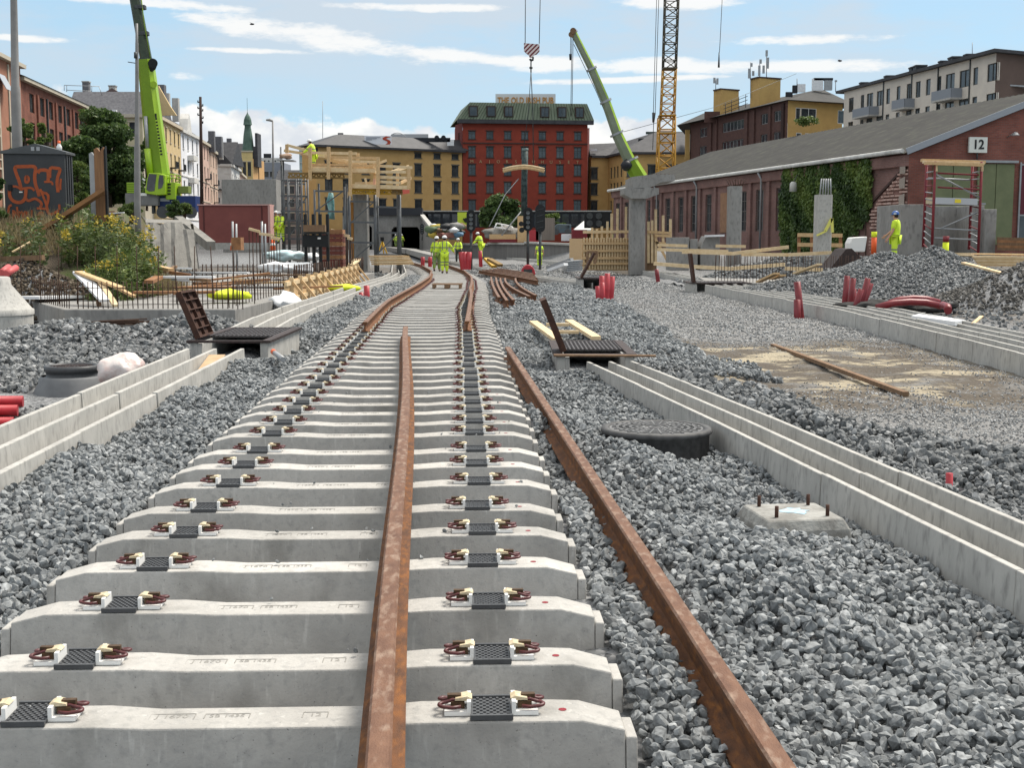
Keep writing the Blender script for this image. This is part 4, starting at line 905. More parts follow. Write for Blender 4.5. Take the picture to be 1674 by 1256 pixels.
for u, tx, r_ in ((647, 'left', 20), (657, 'right', -30)): person((P(u,404,180).x, 180, P(u,404,180).z), R(r_), '%s one of the two tiny workers in the tunnel mouth' % tx, ((.2,.2),(.2,.2)), .1, tm=HVTd)
person((P(452,396,72).x, 72, P(452,397,72).z), R(190), 'worker in yellow standing left of another beside the pink wall', ((.3,.4),(.2,.3)), .06, tm=HVT)
person((P(460,399,70).x, 70, P(460,399,70).z), R(150), 'worker in yellow standing right of another beside the pink wall', ((.3,.7),(.2,.3)), .1, .15, tm=HVT)
person((P(508,280,66).x, 67.2, P(508,281,66).z), R(80), 'worker in yellow leaning on the timber railing up on the formwork deck', ((.4,.8),(.3,.6)), .05, .3)
person((P(1463,410,41.3).x, 41.3, P(1463,343,41.3).z-1.82), R(62), 'worker in blue helmet and short sleeves standing behind the gravel heap', ((.1,.15),(.15,.5)), .05, 0, hivis_mat('hi_vis_shirt', (.68,.90,.05), (1.0,), .05), HVT, M_helb, short=True)
# ================================================================ LEFT: SLAB, REBAR, FORMWORK
t = thing('foundation_slab', 'pale concrete foundation slab edged with rusty rebar, left of the open pit', 'foundation slab', (-8, 28, -.3))
poly = [(-8.9,25.4),(-5.5,25.4),(-5.45,29.6),(-5.75,36),(-11.6,36),(-11.6,30.2)]
part('slab', MB().prism([(x, y) for x, y in poly], (0,0,-.32), (1,0,0), (0,1,0), (0,0,.52)), M_conc2, t, bevel=.02)
def rb_mesh(h, r=.009): return MB().tube([(0,0,0),(0,0,h*.5),(0,0,h)], r, 5).mesh('rebar', mat('rebar_steel', (.06,.035,.025), .8, .3))
RB = rb_mesh(.55, .011); RBL = rb_mesh(1.25, .011); rr = random.Random(5)
def tilt(p, a=.03): return Matrix.Translation(p) @ Matrix.Rotation(rr.uniform(-a, a), 4, 'X') @ Matrix.Rotation(rr.uniform(-a, a), 4, 'Y')
for k in range(34): put('rebar', RB, t, tilt(Vector((-8.7+k*.1, 25.65, .19))))
for k in range(22): put('rebar', RB, t, tilt(Vector((-8.9-k*.12, 25.7+k*.21, .19))))
for k in range(26): put('rebar', RB, t, tilt(Vector((-5.75-.01*k, 26+k*.38, .19))))
for k in range(14): put('rebar', RBL, t, tilt(Vector((-11+k*.42, 27.5+.1*math.sin(k), .19)), .05))
part('tie_bar', MB().tube([(-11.3, 29.9, .62), (-8.8, 25.64, .62), (-5.5, 25.64, .62), (-5.76, 33, .62)], .01, 5), MATS['rebar_steel'], t)
t = thing('foundation_slab', 'further concrete foundation strip with rusty rebar behind the timber braces', 'foundation slab', (-8, 45, -.3))
part('slab', MB().prism([(-12,40),(-6.3,40),(-6.0,56),(-12,56)], (0,0,-.3), (1,0,0), (0,1,0), (0,0,.42)), M_conc2, t, bevel=.02)
RB2 = rb_mesh(.7, .018)
for k in range(60): put('rebar', RB2, t, tilt(Vector((-6.5-.0*k, 38.3+k*.3, .1)), .05))
for k in range(36): put('rebar', RB2, t, tilt(Vector((-6.7-k*.16, 40.3, .1)), .05))
t = thing('formwork', 'row of raking timber braces holding plywood formwork beside the left trough', 'formwork', (-6, 35, -.2))
A_, B_ = Vector((-5.5, 31, -.1)), Vector((-6.0, 50, -.1)); n = 12
part('plywood', MB().beam(A_+Vector((0,0,.33)), B_+Vector((0,0,.33)), .03, .7), M_wood, t)
for k in range(n):
    p = A_.lerp(B_, (k+.5)/n); part('batten', MB().beam(p+Vector((.05,0,.0)), p+Vector((.05,0,.74)), .11, .06, (0,1,0)), M_wood2, t)
    part('brace', MB().beam(p+Vector((.58,-.1,.02)), p+Vector((.08,0,.62)), .06, .09, (0,1,0)), M_wood, t)
for z in (.2, .6): part('waling', MB().beam(A_+Vector((.03,0,z)), B_+Vector((.03,0,z)), .05, .1), M_wood2, t)
solo('white_sheet', MB().blob((-5.25, 29.8, .12), .45, 3, .3, 4, (.8,1.6,.45)), M_sheet, 'crumpled white sheet between the slab and the timber braces', 'plastic sheet')
solo('white_sheet', MB().beam(P(42,487,28), P(118,485,29.5), .7, .06), M_sheet, 'white insulation board lying left of the first slab', 'board')
solo('yellow_vest', MB().blob(P(376,484,28)+Vector((0,0,.02)), .32, 2, .25, 7, (1.7,1,.35)), mat('yellow_cloth', (.70,.80,.04), .8), 'crumpled yellow vest lying on the slab behind the rebar', 'vest')
solo('yellow_vest', MB().blob(P(562,471,38), .3, 2, .25, 8, (1.6,1,.4)), MATS['yellow_cloth'], 'crumpled yellow cloth beside the timber braces near the trough', 'vest')
# curved plywood rim
t = thing('formwork', 'curved dark plywood rim topped with pale timber behind the braces', 'formwork', (-8.5, 53, 0))
q = [P(545,443,54), P(560,440,52), P(572,436,51.5), P(581,430,53), P(584,426,57)]
for a, b in zip(q, q[1:]):
    part('panel', MB().beam(a+Vector((0,0,-.25)), b+Vector((0,0,-.25)), .04, .55), M_woodd, t); part('top_board', MB().beam(a+Vector((0,0,.06)), b+Vector((0,0,.06)), .3, .05), M_wood2, t)
# loose boards and debris on the site, left
M_or = mat('orange_brown_board', (.34,.17,.08), .85, 0, (.2,.1,.05), 4)
rr = random.Random(11)
for (u, v, Y, L_, w, rz_, el, m, tx) in ((163,458,27,1.3,.2,-.5,-.25,M_wood,'pale beam end tilted in the scrap pile above the slab'), (150,468,26.8,1.6,.25,-.9,-.35,M_sheet,'white sheet of board sliding off the scrap pile'), (175,478,26.6,1.3,.12,-1.0,-.4,M_wood2,'pale board leaning in the scrap pile behind the rebar'), (160,480,26.9,.9,.1,-1.2,-.7,M_woodd,'dark board leaning in the scrap pile'),
        (190,470,27.5,1.2,.1,-.6,-.3,M_wood,'brown board at the right end of the scrap pile'), (285,478,27.5,1.7,.3,.1,0,M_or,'wide brown board lying on the slab'), (340,470,29,1.2,.3,.05,0,M_or,'brown plywood box side behind the yellow vest'), (300,453,31,1.5,.25,.0,0,M_sheet,'white corrugated sheet behind the rebar'),
        (320,478,29,1.0,.22,.2,.05,M_or,'short brown board beside the yellow vest'), (410,463,33,2.2,.14,.3,.02,M_wood,'long pale board behind the rebar row'), (455,450,38,2.5,.14,.5,0,M_woodd,'dark board lying towards the forklift'), (505,470,34,2.4,.1,.9,0,M_or,'brown board lying behind the braces'),
        (350,446,40,2.2,.3,-.1,0,M_sheet,'white board lying below the pink wall'), (395,452,36,1.6,.2,.4,.1,M_or,'tilted brown board below the pink wall'), (425,458,35,1.2,.2,-.3,.1,M_sheet,'small white sheet in front of the forklift')):
    c = P(u, v, Y); d = Vector((math.cos(rz_)*math.cos(el), math.sin(rz_)*math.cos(el), math.sin(el)))
    solo('board', MB().beam(c-d*L_/2, c+d*L_/2, w, .05), m, tx, 'board')
for k, (a, b) in enumerate((((75,541),(235,528)),((100,544),(200,536)),((240,530),(310,538)),((90,538),(260,532)))):
    A_, B_ = P(*a, 24.2+k*.2), P(*b, 24.4+k*.2); mb = MB()
    for j in range(5): o = Vector((rr.uniform(-.1,.1), rr.uniform(-.12,.12), j*.012)); mb.tube([A_+o, A_.lerp(B_,.5)+o+Vector((0,.1,.05)), B_+o*1.5], .012, 5)
    solo('rebar_bundle', mb, MATS['rebar_steel'], '%s bundle of thin rusty rods lying before the first slab' % ORD[k], 'rebar bundle', 'rod bundles before the slab')
# blue/white tarp, white sheeting heaps
solo('tarpaulin', MB().blob(P(463,418,62), .6, 3, .22, 3, (1.5,1,.42)), mat('pale_blue_tarp', (.42,.60,.62), .5, 0, (.6,.7,.72), 3), 'pale blue tarpaulin heap below the two workers', 'tarpaulin')
solo('tarpaulin', MB().blob(P(497,420,63), .55, 3, .3, 9, (1.3,1,.4)), M_sheet, 'white tarpaulin heap left of the forklift mast', 'tarpaulin')
solo('tarpaulin', MB().blob(P(462,438,46), .6, 3, .4, 12, (1.5,1,.3)), M_sheet, 'bright white crumpled sheeting behind the rebar rows', 'plastic sheet')
# retaining block
mb = MB(); V_ = []; rr = random.Random(8)
for i in range(14):
    u = 238+i*6.0
    for j in range(8):
        v = 364+j*10.8+(rr.uniform(-2,2) if j == 0 else 0)+(12 if (i > 10 and j == 0) else 0); V_.append(P(u+(j*1.4 if i > 9 else 0)+rr.uniform(-1,1), v, 38-.9*j*.25+.05*math.sin(i*2.1)))
mb.add(V_, [(i*8+j, i*8+j+1, (i+1)*8+j+1, (i+1)*8+j) for i in range(13) for j in range(7)])
f = len(V_); mb.add([P(238,364,38), P(316,366,38), P(310,360,43), P(238,358,43)], [(0,1,2,3)]); mb.add([P(316,366,38), P(326,440,36.4), P(322,420,43), P(310,360,43)], [(0,1,2,3)])
solo('retaining_wall', mb, M_concr, 'rough old concrete retaining wall between the bushes and the pink wall', 'retaining wall')
def shaft(u0, u1, v0, v1, Y, dy, m, name, label, cat, trim=None, dz=.0):
    a = P(u0, v1, Y); b = P(u1, v0, Y); t = thing(name, label, cat, ((a.x+b.x)/2, Y+dy/2, a.z-dz)); part('wall', MB().box(a.x, b.x, Y, Y+dy, a.z-dz, b.z), m, t, bevel=.02); return t, a, b
t, a, b = shaft(326, 438, 336, 397, 70, 1.2, mat('oxide_red_panel', (.23,.075,.065), .75, 0, (.19,.06,.055), 1.2), 'panel_wall', 'dark pink painted panel wall on a white base in front of the grey wall', 'panel wall')
part('base_strip', MB().box(a.x, b.x+.1, 69.9, 70.0, a.z-.35, a.z), M_conc, t); part('top_rail', MB().box(a.x-.05, b.x+.1, 69.92, 71.3, b.z, b.z+.07), mat('pink_trim', (.50,.30,.28), .7), t)
for u in (333, 428): x = P(u, 350, 70).x; part('joint', MB().box(x-.03, x+.03, 69.97, 70.0, a.z, b.z), mat('dark_joint', (.09,.03,.03), .8), t)
part('end_post', MB().box(b.x, b.x+.12, 69.94, 71, a.z, b.z), MATS['pink_trim'], t)
t, a, b = shaft(364, 451, 293, 375, 84, 2, M_conc2, 'concrete_wall', 'tall plain grey concrete wall behind the pink panel wall', 'concrete wall', dz=1.5)
solo('diagonal_beam', MB().beam(P(292,360,48), P(345,402,44), .3, .3), M_concr, 'sloping grey concrete beam behind the rough retaining wall', 'concrete beam')
# loose yellow planks floating on rebar posts, forklift, brick stack
for k, (u0, v0, u1, v1, Y) in enumerate(((407,374,425,379,50),(424,382,447,385,49),(443,389,457,391,48),(541,376,564,382,50),(556,384,571,386,49),(568,389,576,391,48.5))):
    t = thing('capped_rebar_row', 'pale board set on top of thin rebar, %s counted from the left' % ORD[k], 'rebar row', P((u0+u1)/2, 440, Y), 0, 'boards capping rebar')
    part('cap_board', MB().beam(P(u0, v0, Y), P(u1, v1, Y), .14, .1), M_wood2, t)
    for j in range(4): q = P(u0, v0, Y).lerp(P(u1, v1, Y), j/3); part('rebar', MB().tube([q, (q.x, q.y, zg(q.x, q.y)-.05)], .016, 5), MATS['rebar_steel'], t)
t = thing('forklift_mast', 'black telehandler mast and fork carriage standing among the rebar', 'telehandler', P(518, 445, 47))
a = P(499, 445, 47); b = P(537, 350, 47); z0, z1 = a.z-.1, b.z
for u in (500, 513, 524, 536): x = P(u, 400, 47).x; part('mast_rail', MB().box(x-.05, x+.05, 46.9, 47.1, z0, z1), M_black, t)
part('carriage', MB().box(a.x-.02, b.x+.02, 46.7, 46.89, P(0,404,47).z, P(0,384,47).z), M_black, t); part('load_guard', MB().box(a.x, b.x, 46.75, 46.9, P(0,383,47).z, P(0,379,47).z), M_steeld, t)
part('hook_plate', MB().box(P(515,0,47).x, P(520,0,47).x, 46.66, 46.7, P(0,391,47).z, P(0,388,47).z), M_white, t)
for u in (508, 528): x = P(u, 400, 47).x; part('fork', MB().box(x-.06, x+.06, 45.4, 46.7, z0+.1, z0+.16), M_black, t)
part('crate_load', MB().box(a.x+.05, b.x-.05, 46.4, 46.7, P(0,379,47).z, P(0,368,47).z), M_woodd, t)
t = thing('brick_stack', 'stack of dark red bricks on the right of the telehandler mast', 'brick stack', P(545, 440, 49)); c = P(545, 437, 49)
for k in range(9):
    z = c.z+k*.16; part('brick_course', MB().box(c.x-.42, c.x+.42, 48.6, 49.4, z, z+.145), M_or if k % 3 == 2 else mat('red_bricks', (.17,.055,.04), .9, 0, (.11,.035,.03), 8), t)
# construction fence of thin bars, work box, tripod
for k, (u, Y) in enumerate(((380,60),(386,60),(428,58),(433,58))):
    q = P(u, 362+4*(k % 2), Y); solo('steel_post', MB().tube([q, (q.x, q.y, zg(q.x,q.y)-.1)], .05, 8), M_galv, '%s thin steel post from the left before the pink wall' % ORD[k], 'post', 'steel posts before the pink wall')
for k, (u, tx) in enumerate(((381, 'left'), (446, 'right'))):
    c = P(u, 409, 52); t = thing('traffic_bollard', '%s orange and white marker post before the pink wall' % tx, 'marker post', c)
    part('post', MB().tube([c, c+Vector((0,0,.42))], [.12,.07], 10), mat('signal_orange', (.75,.12,.03), .5), t); part('band', MB().tube([c+Vector((0,0,.18)), c+Vector((0,0,.28))], [.112,.095], 10), M_white, t)
solo('plywood_box', MB().box(P(368,0,51).x, P(384,0,51).x, 51, 51.6, P(0,409,51).z, P(0,388,51).z), M_or, 'brown plywood box behind the left orange marker post', 'box')
t = thing('survey_tripod', 'yellow survey tripod standing beside the right scaffold leg', 'tripod', P(626, 412, 74)); c = P(625, 394, 74)
for dx, dy in ((-.35,0),(.35,.1),(.05,.5)): part('leg', MB().tube([c, c+Vector((dx, dy, -1.0))], .035, 6), mat('yellow_paint', (.70,.42,.03), .5), t)
part('instrument', MB().box(c.x-.1, c.x+.1, c.y-.1, c.y+.1, c.z, c.z+.22), M_black, t)
t = thing('timber_stack', 'stack of pale boards lying right of the scaffold tower', 'timber stack', P(640, 424, 62))
for k in range(5):
    A_, B_ = P(612-k, 432-k*3.2, 62), P(672-k*2, 431-k*3.0, 63); part('board_layer', MB().beam(A_, B_, .7, .075), M_wood2 if k % 2 else M_wood, t)
# ================================================================ FORMWORK DECK ON STEEL TOWERS
t = thing('formwork_deck', 'two-level timber formwork deck with railings on grey steel shoring towers', 'scaffold', P(585, 440, 66))
Y0 = 66; TB = lambda a, b, Y, w, h, nm, m, Yb=None: part(nm, MB().beam(P(*a, Y), P(*b, Yb or Y), w, h), m, t)
for k, (dy) in enumerate((0, 1.5, 3.0)):
    Y = Y0+dy*1.0
    TB((507,280),(614,281), Y, .5, .14, 'deck_board', M_wood2); TB((571,306),(668,307.5), Y-.3, .5, .14, 'deck_board', M_wood2)
TB((507,277),(614,279), Y0-.28, .05, .2, 'edge_board', M_wood2); TB((571,304),(668,306.5), Y0-.62, .05, .2, 'edge_board', M_wood2)
def truss(u0, u1, v0, v1, Y, m, n):
    mb = MB(); mb.beam(P(u0,v0,Y), P(u1,v0+1,Y), .09); mb.beam(P(u0,v1,Y), P(u1,v1+1,Y), .09)
    for k in range(n):
        a = u0+(u1-u0)*k/n; b = u0+(u1-u0)*(k+1)/n; mb.beam(P(a,v1,Y), P((a+b)/2,v0,Y), .07); mb.beam(P((a+b)/2,v0,Y), P(b,v1,Y), .07)
    return part('truss_beam', mb, m, t)
M_ybeam = mat('yellow_beam', (.52,.32,.02), .6, 0, (.38,.22,.03), 3); M_obeam = mat('brown_yellow_beam', (.22,.14,.05), .75)
for dy in (0, 1.5, 3): truss(471, 563, 283, 290, Y0+dy, M_obeam, 11); truss(571, 640, 310, 316, Y0-.3+dy, M_ybeam, 9); truss(640, 658, 310, 316, Y0-.3+dy, M_obeam, 3)
part('red_end_panel', MB().beam(P(655,313,Y0), P(668,311,Y0+1), .1, .3), mat('red_oxide_form', (.33,.06,.04), .7), t)
for (u, v0, v1, Y) in ((469,236,250,68),(507,241,295,Y0-.35),(537,240,293,Y0-.35),(572.6,246,320,Y0-.7),(618,257,322,Y0-.7),(613,262,300,Y0+3),(668,276,309,Y0-.6),(650,280,306,Y0+3),(585,250,280,Y0+3.5)):
    TB((u,v0),(u,v1), Y, .17, .1, 'rail_post', M_wood)
for (a, b, Y, Yb) in (((469,237),(614,277),68,66),((464,246),(575,262),68.5,69),((507,249.5),(583,251),Y0,Y0),((532,257),(620,258.5),Y0,Y0),((507,269),(612,271),Y0,Y0),((507,273),(575,274),Y0,Y0),((575,264),(620,265),Y0,Y0),((620,271),(674,274),Y0-.6,Y0-.6),((620,281),(664,281),Y0-.6,Y0-.6),((640,281),(668,272),Y0-.6,Y0+2.4),
                      ((621,289.5),(672,291),Y0-.6,Y0-.6),((621,297),(655,299),Y0-.6,Y0-.6),((655,299),(672,291),Y0-.6,Y0+2.4),((540,262),(600,276),Y0+1.5,Y0+1.5),((545,274),(600,268),Y0+2,Y0+2),((610,270),(632,262),Y0+3,Y0+3),((580,300),(620,299),Y0,Y0)):
    TB(a, b, Y, .05, .14, 'guard_rail', M_wood2 if rr.random() < .6 else M_wood, Yb)
for k in range(4): TB((550+k*9,277),(555+k*9,277), Y0-.2, .06, .28, 'toe_block', M_wood)
TB((597,291),(600,304), Y0-.3, .16, .1, 'short_post', M_wood2); TB((612,292),(612,304), Y0-.3, .12, .1, 'short_post', mat('pinkish_timber', (.55,.33,.25), .8))
def leg(u, v0, Y, r=.06): q = P(u, v0, Y); part('tower_leg', MB().tube([q, (q.x, q.y, zg(q.x,q.y)-.05)], r, 8), M_tube, t)
for u, v0 in ((514,310),(563,305),(571,318),(613,318),(653,316)):
    leg(u, v0, Y0, .085 if u in (613, 653) else .06)
for u, v0 in ((521,300),(566,300),(578,318),(617,318),(650,316)): leg(u, v0, Y0+3, .06)
for u, v0 in ((459,240),(470,293),(484,293),(493,293),(503,293),(463,262)): leg(u, v0, 70, .045)
for u, v0 in ((461,262),(472,293),(487,290),(499,290)): leg(u, v0, 73, .045)
for (u0, u1, Y, vs) in ((514,563,Y0,(312,345,378,411)),(571,613,Y0,(329,363,396)),(613,653,Y0,(338,380,416)),(459,503,70,(295,320,345,360,390,415)),(461,499,73,(300,330,365))):
    for v in vs: TB((u0,v),(u1,v+1), Y, .07, .09, 'ledger', M_tube)
for (a, b) in (((516,345),(560,313)),((516,411),(560,380)),((575,363),(611,330)),((575,427),(611,396)),((616,416),(650,382))): TB(a, b, Y0, .06, .06, 'brace', M_tube)
for (a, b) in (((460,345),(484,320)),((484,345),(503,320)),((470,390),(493,360))): TB(a, b, 70, .05, .05, 'brace', M_tube)
t2 = thing('concrete_pier', 'dark grey concrete pier with an orange form edge inside the shoring tower', 'pier', P(590, 440, 68)); a = P(577,440,68); b = P(601,318,68)
part('column', MB().box(a.x+.12, b.x, 67.6, 68.6, a.z-.2, b.z), M_conc2, t2, bevel=.03); part('form_edge', MB().box(a.x-.02, a.x+.115, 67.6, 68.6, a.z-.2, b.z-.3), mat('orange_form', (.32,.15,.04), .8), t2)
c = P(468, 257, 70); solo('debris_basket', MB().blob(c+Vector((0,0,.05)), .4, 2, .3, 5, (.95,.8,.4)), mat('debris', (.22,.13,.09), .9, 0, (.4,.3,.22), 6), 'pile of brown offcuts on the upper left scaffold platform', 'debris')
part('platform', MB().beam(P(455,262,70), P(482,263,70), 1, .06), M_galv, t)
t2 = thing('concrete_chute', 'turquoise tinted plastic sheet hanging inside the shoring tower', 'plastic chute', P(541, 350, 69)); c = P(541, 348, 69)
part('sheet', MB().tube([P(541,315,69), P(540,330,69), P(542,345,69), P(540,358,69)], [.12,.22,.16,.25], 10), mat('turquoise_film', (.05,.22,.24), .3, 0, (.3,.5,.5), 4), t2)

# many small offcuts and tubes lying about on the left building ground
rr = random.Random(77)
for k in range(46):
    y = rr.uniform(30, 62); x = -.27*y+rr.uniform(.6, 1)*-1.2-rr.uniform(0, 7.5) if y > 37 else rr.uniform(-9.5, -6); z = zg(x, y)+rr.uniform(.03, .3)+(.34 if (-11.5 < x < -5.6 and y < 36) else 0)
    if x > -6.2: continue
    a = rr.uniform(0, 3.14); L_ = rr.uniform(.5, 2.2); d_ = Vector((math.cos(a), math.sin(a)*.8, rr.uniform(-.12, .12))); c = Vector((x, y, z)); m = rr.choice([M_wood, M_or, M_woodd, M_wood2, M_rusty2, M_galv, M_sheet, M_or])
    solo('offcut', MB().beam(c-d_*L_/2, c+d_*L_/2, rr.uniform(.06, .28), rr.uniform(.03, .09)), m, 'one of the loose boards and bars scattered over the left building ground', 'offcut', 'scattered boards and bars')
for k in range(9):
    c = Vector((rr.uniform(-14, -8.5), rr.uniform(38, 58), 0)); c.z = zg(c.x, c.y)
    mb = MB(); mb.blob(c, rr.uniform(.3, .55), 2, .35, k, (1.5, 1, .5)); solo('spoil_lump', mb, M_concr if k % 2 else mat('dark_spoil', (.07,.06,.05), .95, 0, (.12,.1,.08), 6), 'one of the dark lumps of spoil on the left building ground', 'spoil lump', 'spoil lumps on the left')
M_blackish_ = mat('black_sack', (.02,.022,.025), .6)
# ================================================================ RIGHT: PIERS, TIMBER, CONCRETE WALLS
t = thing('concrete_pier', 'concrete bridge pier with a wide hammerhead cap beside the brick hall', 'bridge pier', P(1043, 440, 66)); Y = 66
a, b = P(1030,440,Y), P(1056,322,Y); part('column', MB().prism([(a.x+.08,Y),(b.x-.08,Y),(b.x,Y+.08),(b.x,Y+1.1),(a.x,Y+1.1),(a.x,Y+.08)], (0,0,a.z-.3), (1,0,0), (0,1,0), (0,0,b.z-a.z+.32)), M_conc2, t)
mb = MB(); g = lambda u, v: P(u, v, Y)
pl = [g(1030,325), g(1056,325), g(1075,318), g(1075,308), g(1050,307), g(1050,309), g(1018,309), g(1018,318)]
mb.prism([(p.x, p.z) for p in pl], (0, Y-.6, 0), (1,0,0), (0,0,1), (0,2.2,0)); part('cap', mb, M_conc2, t)
pl = [g(1031,309), g(1060,307.5), g(1078,299), g(1101,296), g(1101,286), g(1062,286), g(1031,290)]
mb = MB().prism([(p.x, p.z) for p in pl], (0, Y-.55, 0), (1,0,0), (0,0,1), (0,3.6,0)); part('bearing_slab', mb, M_conc2, t)
for q in range(5): p = P(1066+q*7, 284, Y+1); part('starter_bar', MB().tube([p, p-Vector((0,0,.25))], .03, 5), MATS['rebar_steel'], t)
def pier(u0, u1, v0, v1, Y, label, m=M_conc2, dep=.8):
    t = thing('concrete_pier', label, 'concrete column', P((u0+u1)/2, v1, Y)); a, b = P(u0, v1, Y), P(u1, v0, Y)
    part('column', MB().prism([(a.x+.06,Y),(b.x-.06,Y),(b.x,Y+.06),(b.x,Y+dep),(a.x,Y+dep),(a.x,Y+.06)], (0,0,a.z-.4), (1,0,0), (0,1,0), (0,0,b.z-a.z+.4)), m, t); return t, a, b
t, a, b = pier(1191, 1214, 304, 432, 62, 'slender concrete column with rusty starter bars in front of the brick hall')
for k in range(7): part('starter_bar', MB().tube([(a.x+.08+k*.09, 62.3+.2*(k % 2), b.z-.05), (a.x-.15+k*.15, 62.3, b.z+.35)], .018, 5), MATS['rebar_steel'], t)
t, a, b = pier(1334, 1362, 318, 437, 50, 'short concrete column with pale rods on top in front of the ivy', M_conc, .6)
for k in range(5): part('rod', MB().tube([(a.x+.12+k*.11, 50.2, b.z-.05), (a.x+.17+k*.085, 50.2, b.z+.62)], .03, 6), M_galv, t)
solo('lashing_strap', MB().beam(P(1349,378,49.9), P(1360,357,49.9), .12, .03, (0,1,0)).beam(P(1335,385,49.9), P(1350,378,49.9), .07, .03, (0,1,0)).beam(P(1360,357,49.9), P(1361,380,49.9), .1, .03, (0,1,0)), mat('yellow_strap', (.65,.62,.15), .7), 'yellow lifting strap slung round the short column', 'strap')
# timber formwork wall with uprights
t = thing('timber_formwork', 'long pale timber formwork wall with tall uprights left of the hammerhead pier', 'formwork', P(990, 437, 68)); Y = 68
a, b = P(953,436,Y), P(1030,390,Y); part('panel', MB().box(a.x, b.x, Y, Y+.1, a.z-.2, b.z), M_wood, t)
c = P(933,437,74); part('side_panel', MB().beam((a.x, Y+.05, (a.z+b.z)/2), (c.x, 75, (a.z+b.z)/2), .08, b.z-a.z), M_wood, t)
for k in range(17): x = a.x+.05+(b.x-a.x-.1)*k/16; part('batten', MB().box(x-.04, x+.04, Y-.12, Y-.002, a.z-.15, b.z+.05), M_wood2, t)
for v in (398, 410, 422, 431): z = P(0,v,Y).z; part('waling', MB().box(a.x-.05, b.x, Y-.2, Y-.122, z-.06, z+.06), M_wood, t)
for u, v0 in ((993,362),(1000,349),(1009.5,341),(1023.5,338),(1030,345),(968,372),(976,374),(984,370)): q = P(u,v0,Y+.3); part('upright', MB().beam(q, (q.x, q.y, b.z-.5), .12, .1, (0,1,0)), M_wood2, t)
for v in (379.5,): part('rail', MB().beam(P(953,v,Y+.2), P(1030,v-1,Y+.2), .06, .14), M_wood2, t)
t = thing('timber_formwork', 'timber formwork box with uprights right of the hammerhead pier', 'formwork', P(1070, 437, 67)); Y = 67
a, b = P(1058,436,Y), P(1074,384,Y); part('panel', MB().box(a.x, b.x, Y, Y+1.5, a.z-.2, b.z), M_woodd, t)
for u, v0, v1 in ((1060,362,430),(1066,360,430),(1072,342,430),(1084,352,400),(1096,358,438)): part('upright', MB().beam(P(u,v0,Y-.1), P(u,v1,Y-.1), .13, .1, (0,1,0)), M_wood2, t)
for (p, q) in (((1058,379),(1096,381)),((1072,397),(1096,399)),((1072,392),(1092,428)),((1070,385),(1096,386))): part('rail', MB().beam(P(*p,Y-.2), P(*q,Y-.2), .06, .13), M_wood, t)
# concrete blocks
for (u0,u1,v0,v1,tx) in ((1095,1127,388,432,'grey concrete stub wall beside the timber box, left of another'),(1128,1141,391,428,'narrow grey concrete stub between two larger ones'),(1145,1177,386,432,'grey concrete stub wall with a pale cap, right of another')):
    a, b = P(u0,v1,60), P(u1,v0,60); solo('concrete_block', MB().prism([(a.x,a.z-.3),(b.x,a.z-.3),(b.x,b.z),(a.x+.25*(u0>1140),b.z),(a.x,b.z-.5*(u0>1140))], (0,60,0), (1,0,0), (0,0,1), (0,1.6,0)), M_conc2, tx, 'concrete block', bevel=.02)
solo('foam_board', MB().beam(P(1153,386,59.8), P(1183,385,59.8), .5, .09), M_sheet, 'pale board on top of the right concrete stub', 'board')
# rebar field with edge boards
t = thing('foundation_slab', 'low slab edged with dense thin rebar under the loose railing boards', 'foundation slab', (11, 45, -.2))
part('slab', MB().prism([(6.9,45.5),(9.3,43.2),(15,47.5),(15,52),(7.5,52)], (0,0,-.3), (1,0,0), (0,1,0), (0,0,.38)), M_conc2, t, bevel=.02)
RB3 = rb_mesh(.95, .011); rr = random.Random(9)
for k in range(64):
    q = k/63; p = Vector((7.2,45.4,.05)).lerp(Vector((9.2,43.6,.05)), q*3) if q < .33 else Vector((9.2,43.6,.05)).lerp(Vector((14.6,47.4,.05)), (q-.33)/.67)
    put('rebar', RB3, t, tilt(p, .04))
for k in range(34): put('rebar', RB3, t, tilt(Vector((8+k*.2, 50.5, .05)), .04))
for (p, q, Y, Y2, tx) in (((1075,400.5),(1124,402),56,56,'short pale board level with the top of the stub walls'),((1170,402),(1219,403),56,56,'short pale board in front of the slender column'),((1115,412),(1200,414.5),50,49,'long lower board left of the slender column'),((1198,414.5),(1289,404),49,50,'rising board right of the slender column'),
    ((1289,416.5),(1360,413),49,49,'board running into the short column'),((1212,416),(1290,416.5),49.5,49.2,'level board between the two columns'),((1069,431),(1132,436),48,47,'lowest board at the left end of the rebar field'),((1132,436),(1198,439.5),47,46.3,'low board along the rebar field centre'),((1198,439),(1283,432.5),46.3,47,'low rising board at the rebar field'),((1283,439),(1345,441),46,46,'low board right of the rebar field'),((1075,408),(1190,411),55,53,'thin rear board behind the rebar')):
    solo('railing_board', MB().beam(P(*p,Y), P(*q,Y2), .05, .13), M_wood2, tx, 'board')
for (p, q, Y, tx) in (((1240,461),(1270,447),38,'curved offcut lying at the foot of the gravel heap'),((1262,456),(1280,450),38,'second offcut lying at the foot of the heap'),((1300,447),(1340,432),39,'long thin board resting on the left flank of the heap'),((1575,430),(1640,447),34,'wide pale plank resting between the two heaps'),((1500,414),(1674,416),45,'long stacked boards behind the wide plank')):
    solo('board', MB().beam(P(*p,Y), P(*q,Y-1.2), .18, .05), M_wood if 'offcut' in tx else M_wood2, tx, 'board')
t = thing('timber_stack', 'stack of sawn boards lying behind the heaps at the right picture edge', 'timber stack', P(1640, 434, 44))
for k in range(6): part('board_layer', MB().beam(P(1600-k*2, 433-k*2.6, 44), P(1690, 434-k*2.6, 43.5), .6, .07), M_wood2 if k % 2 else M_wood, t)
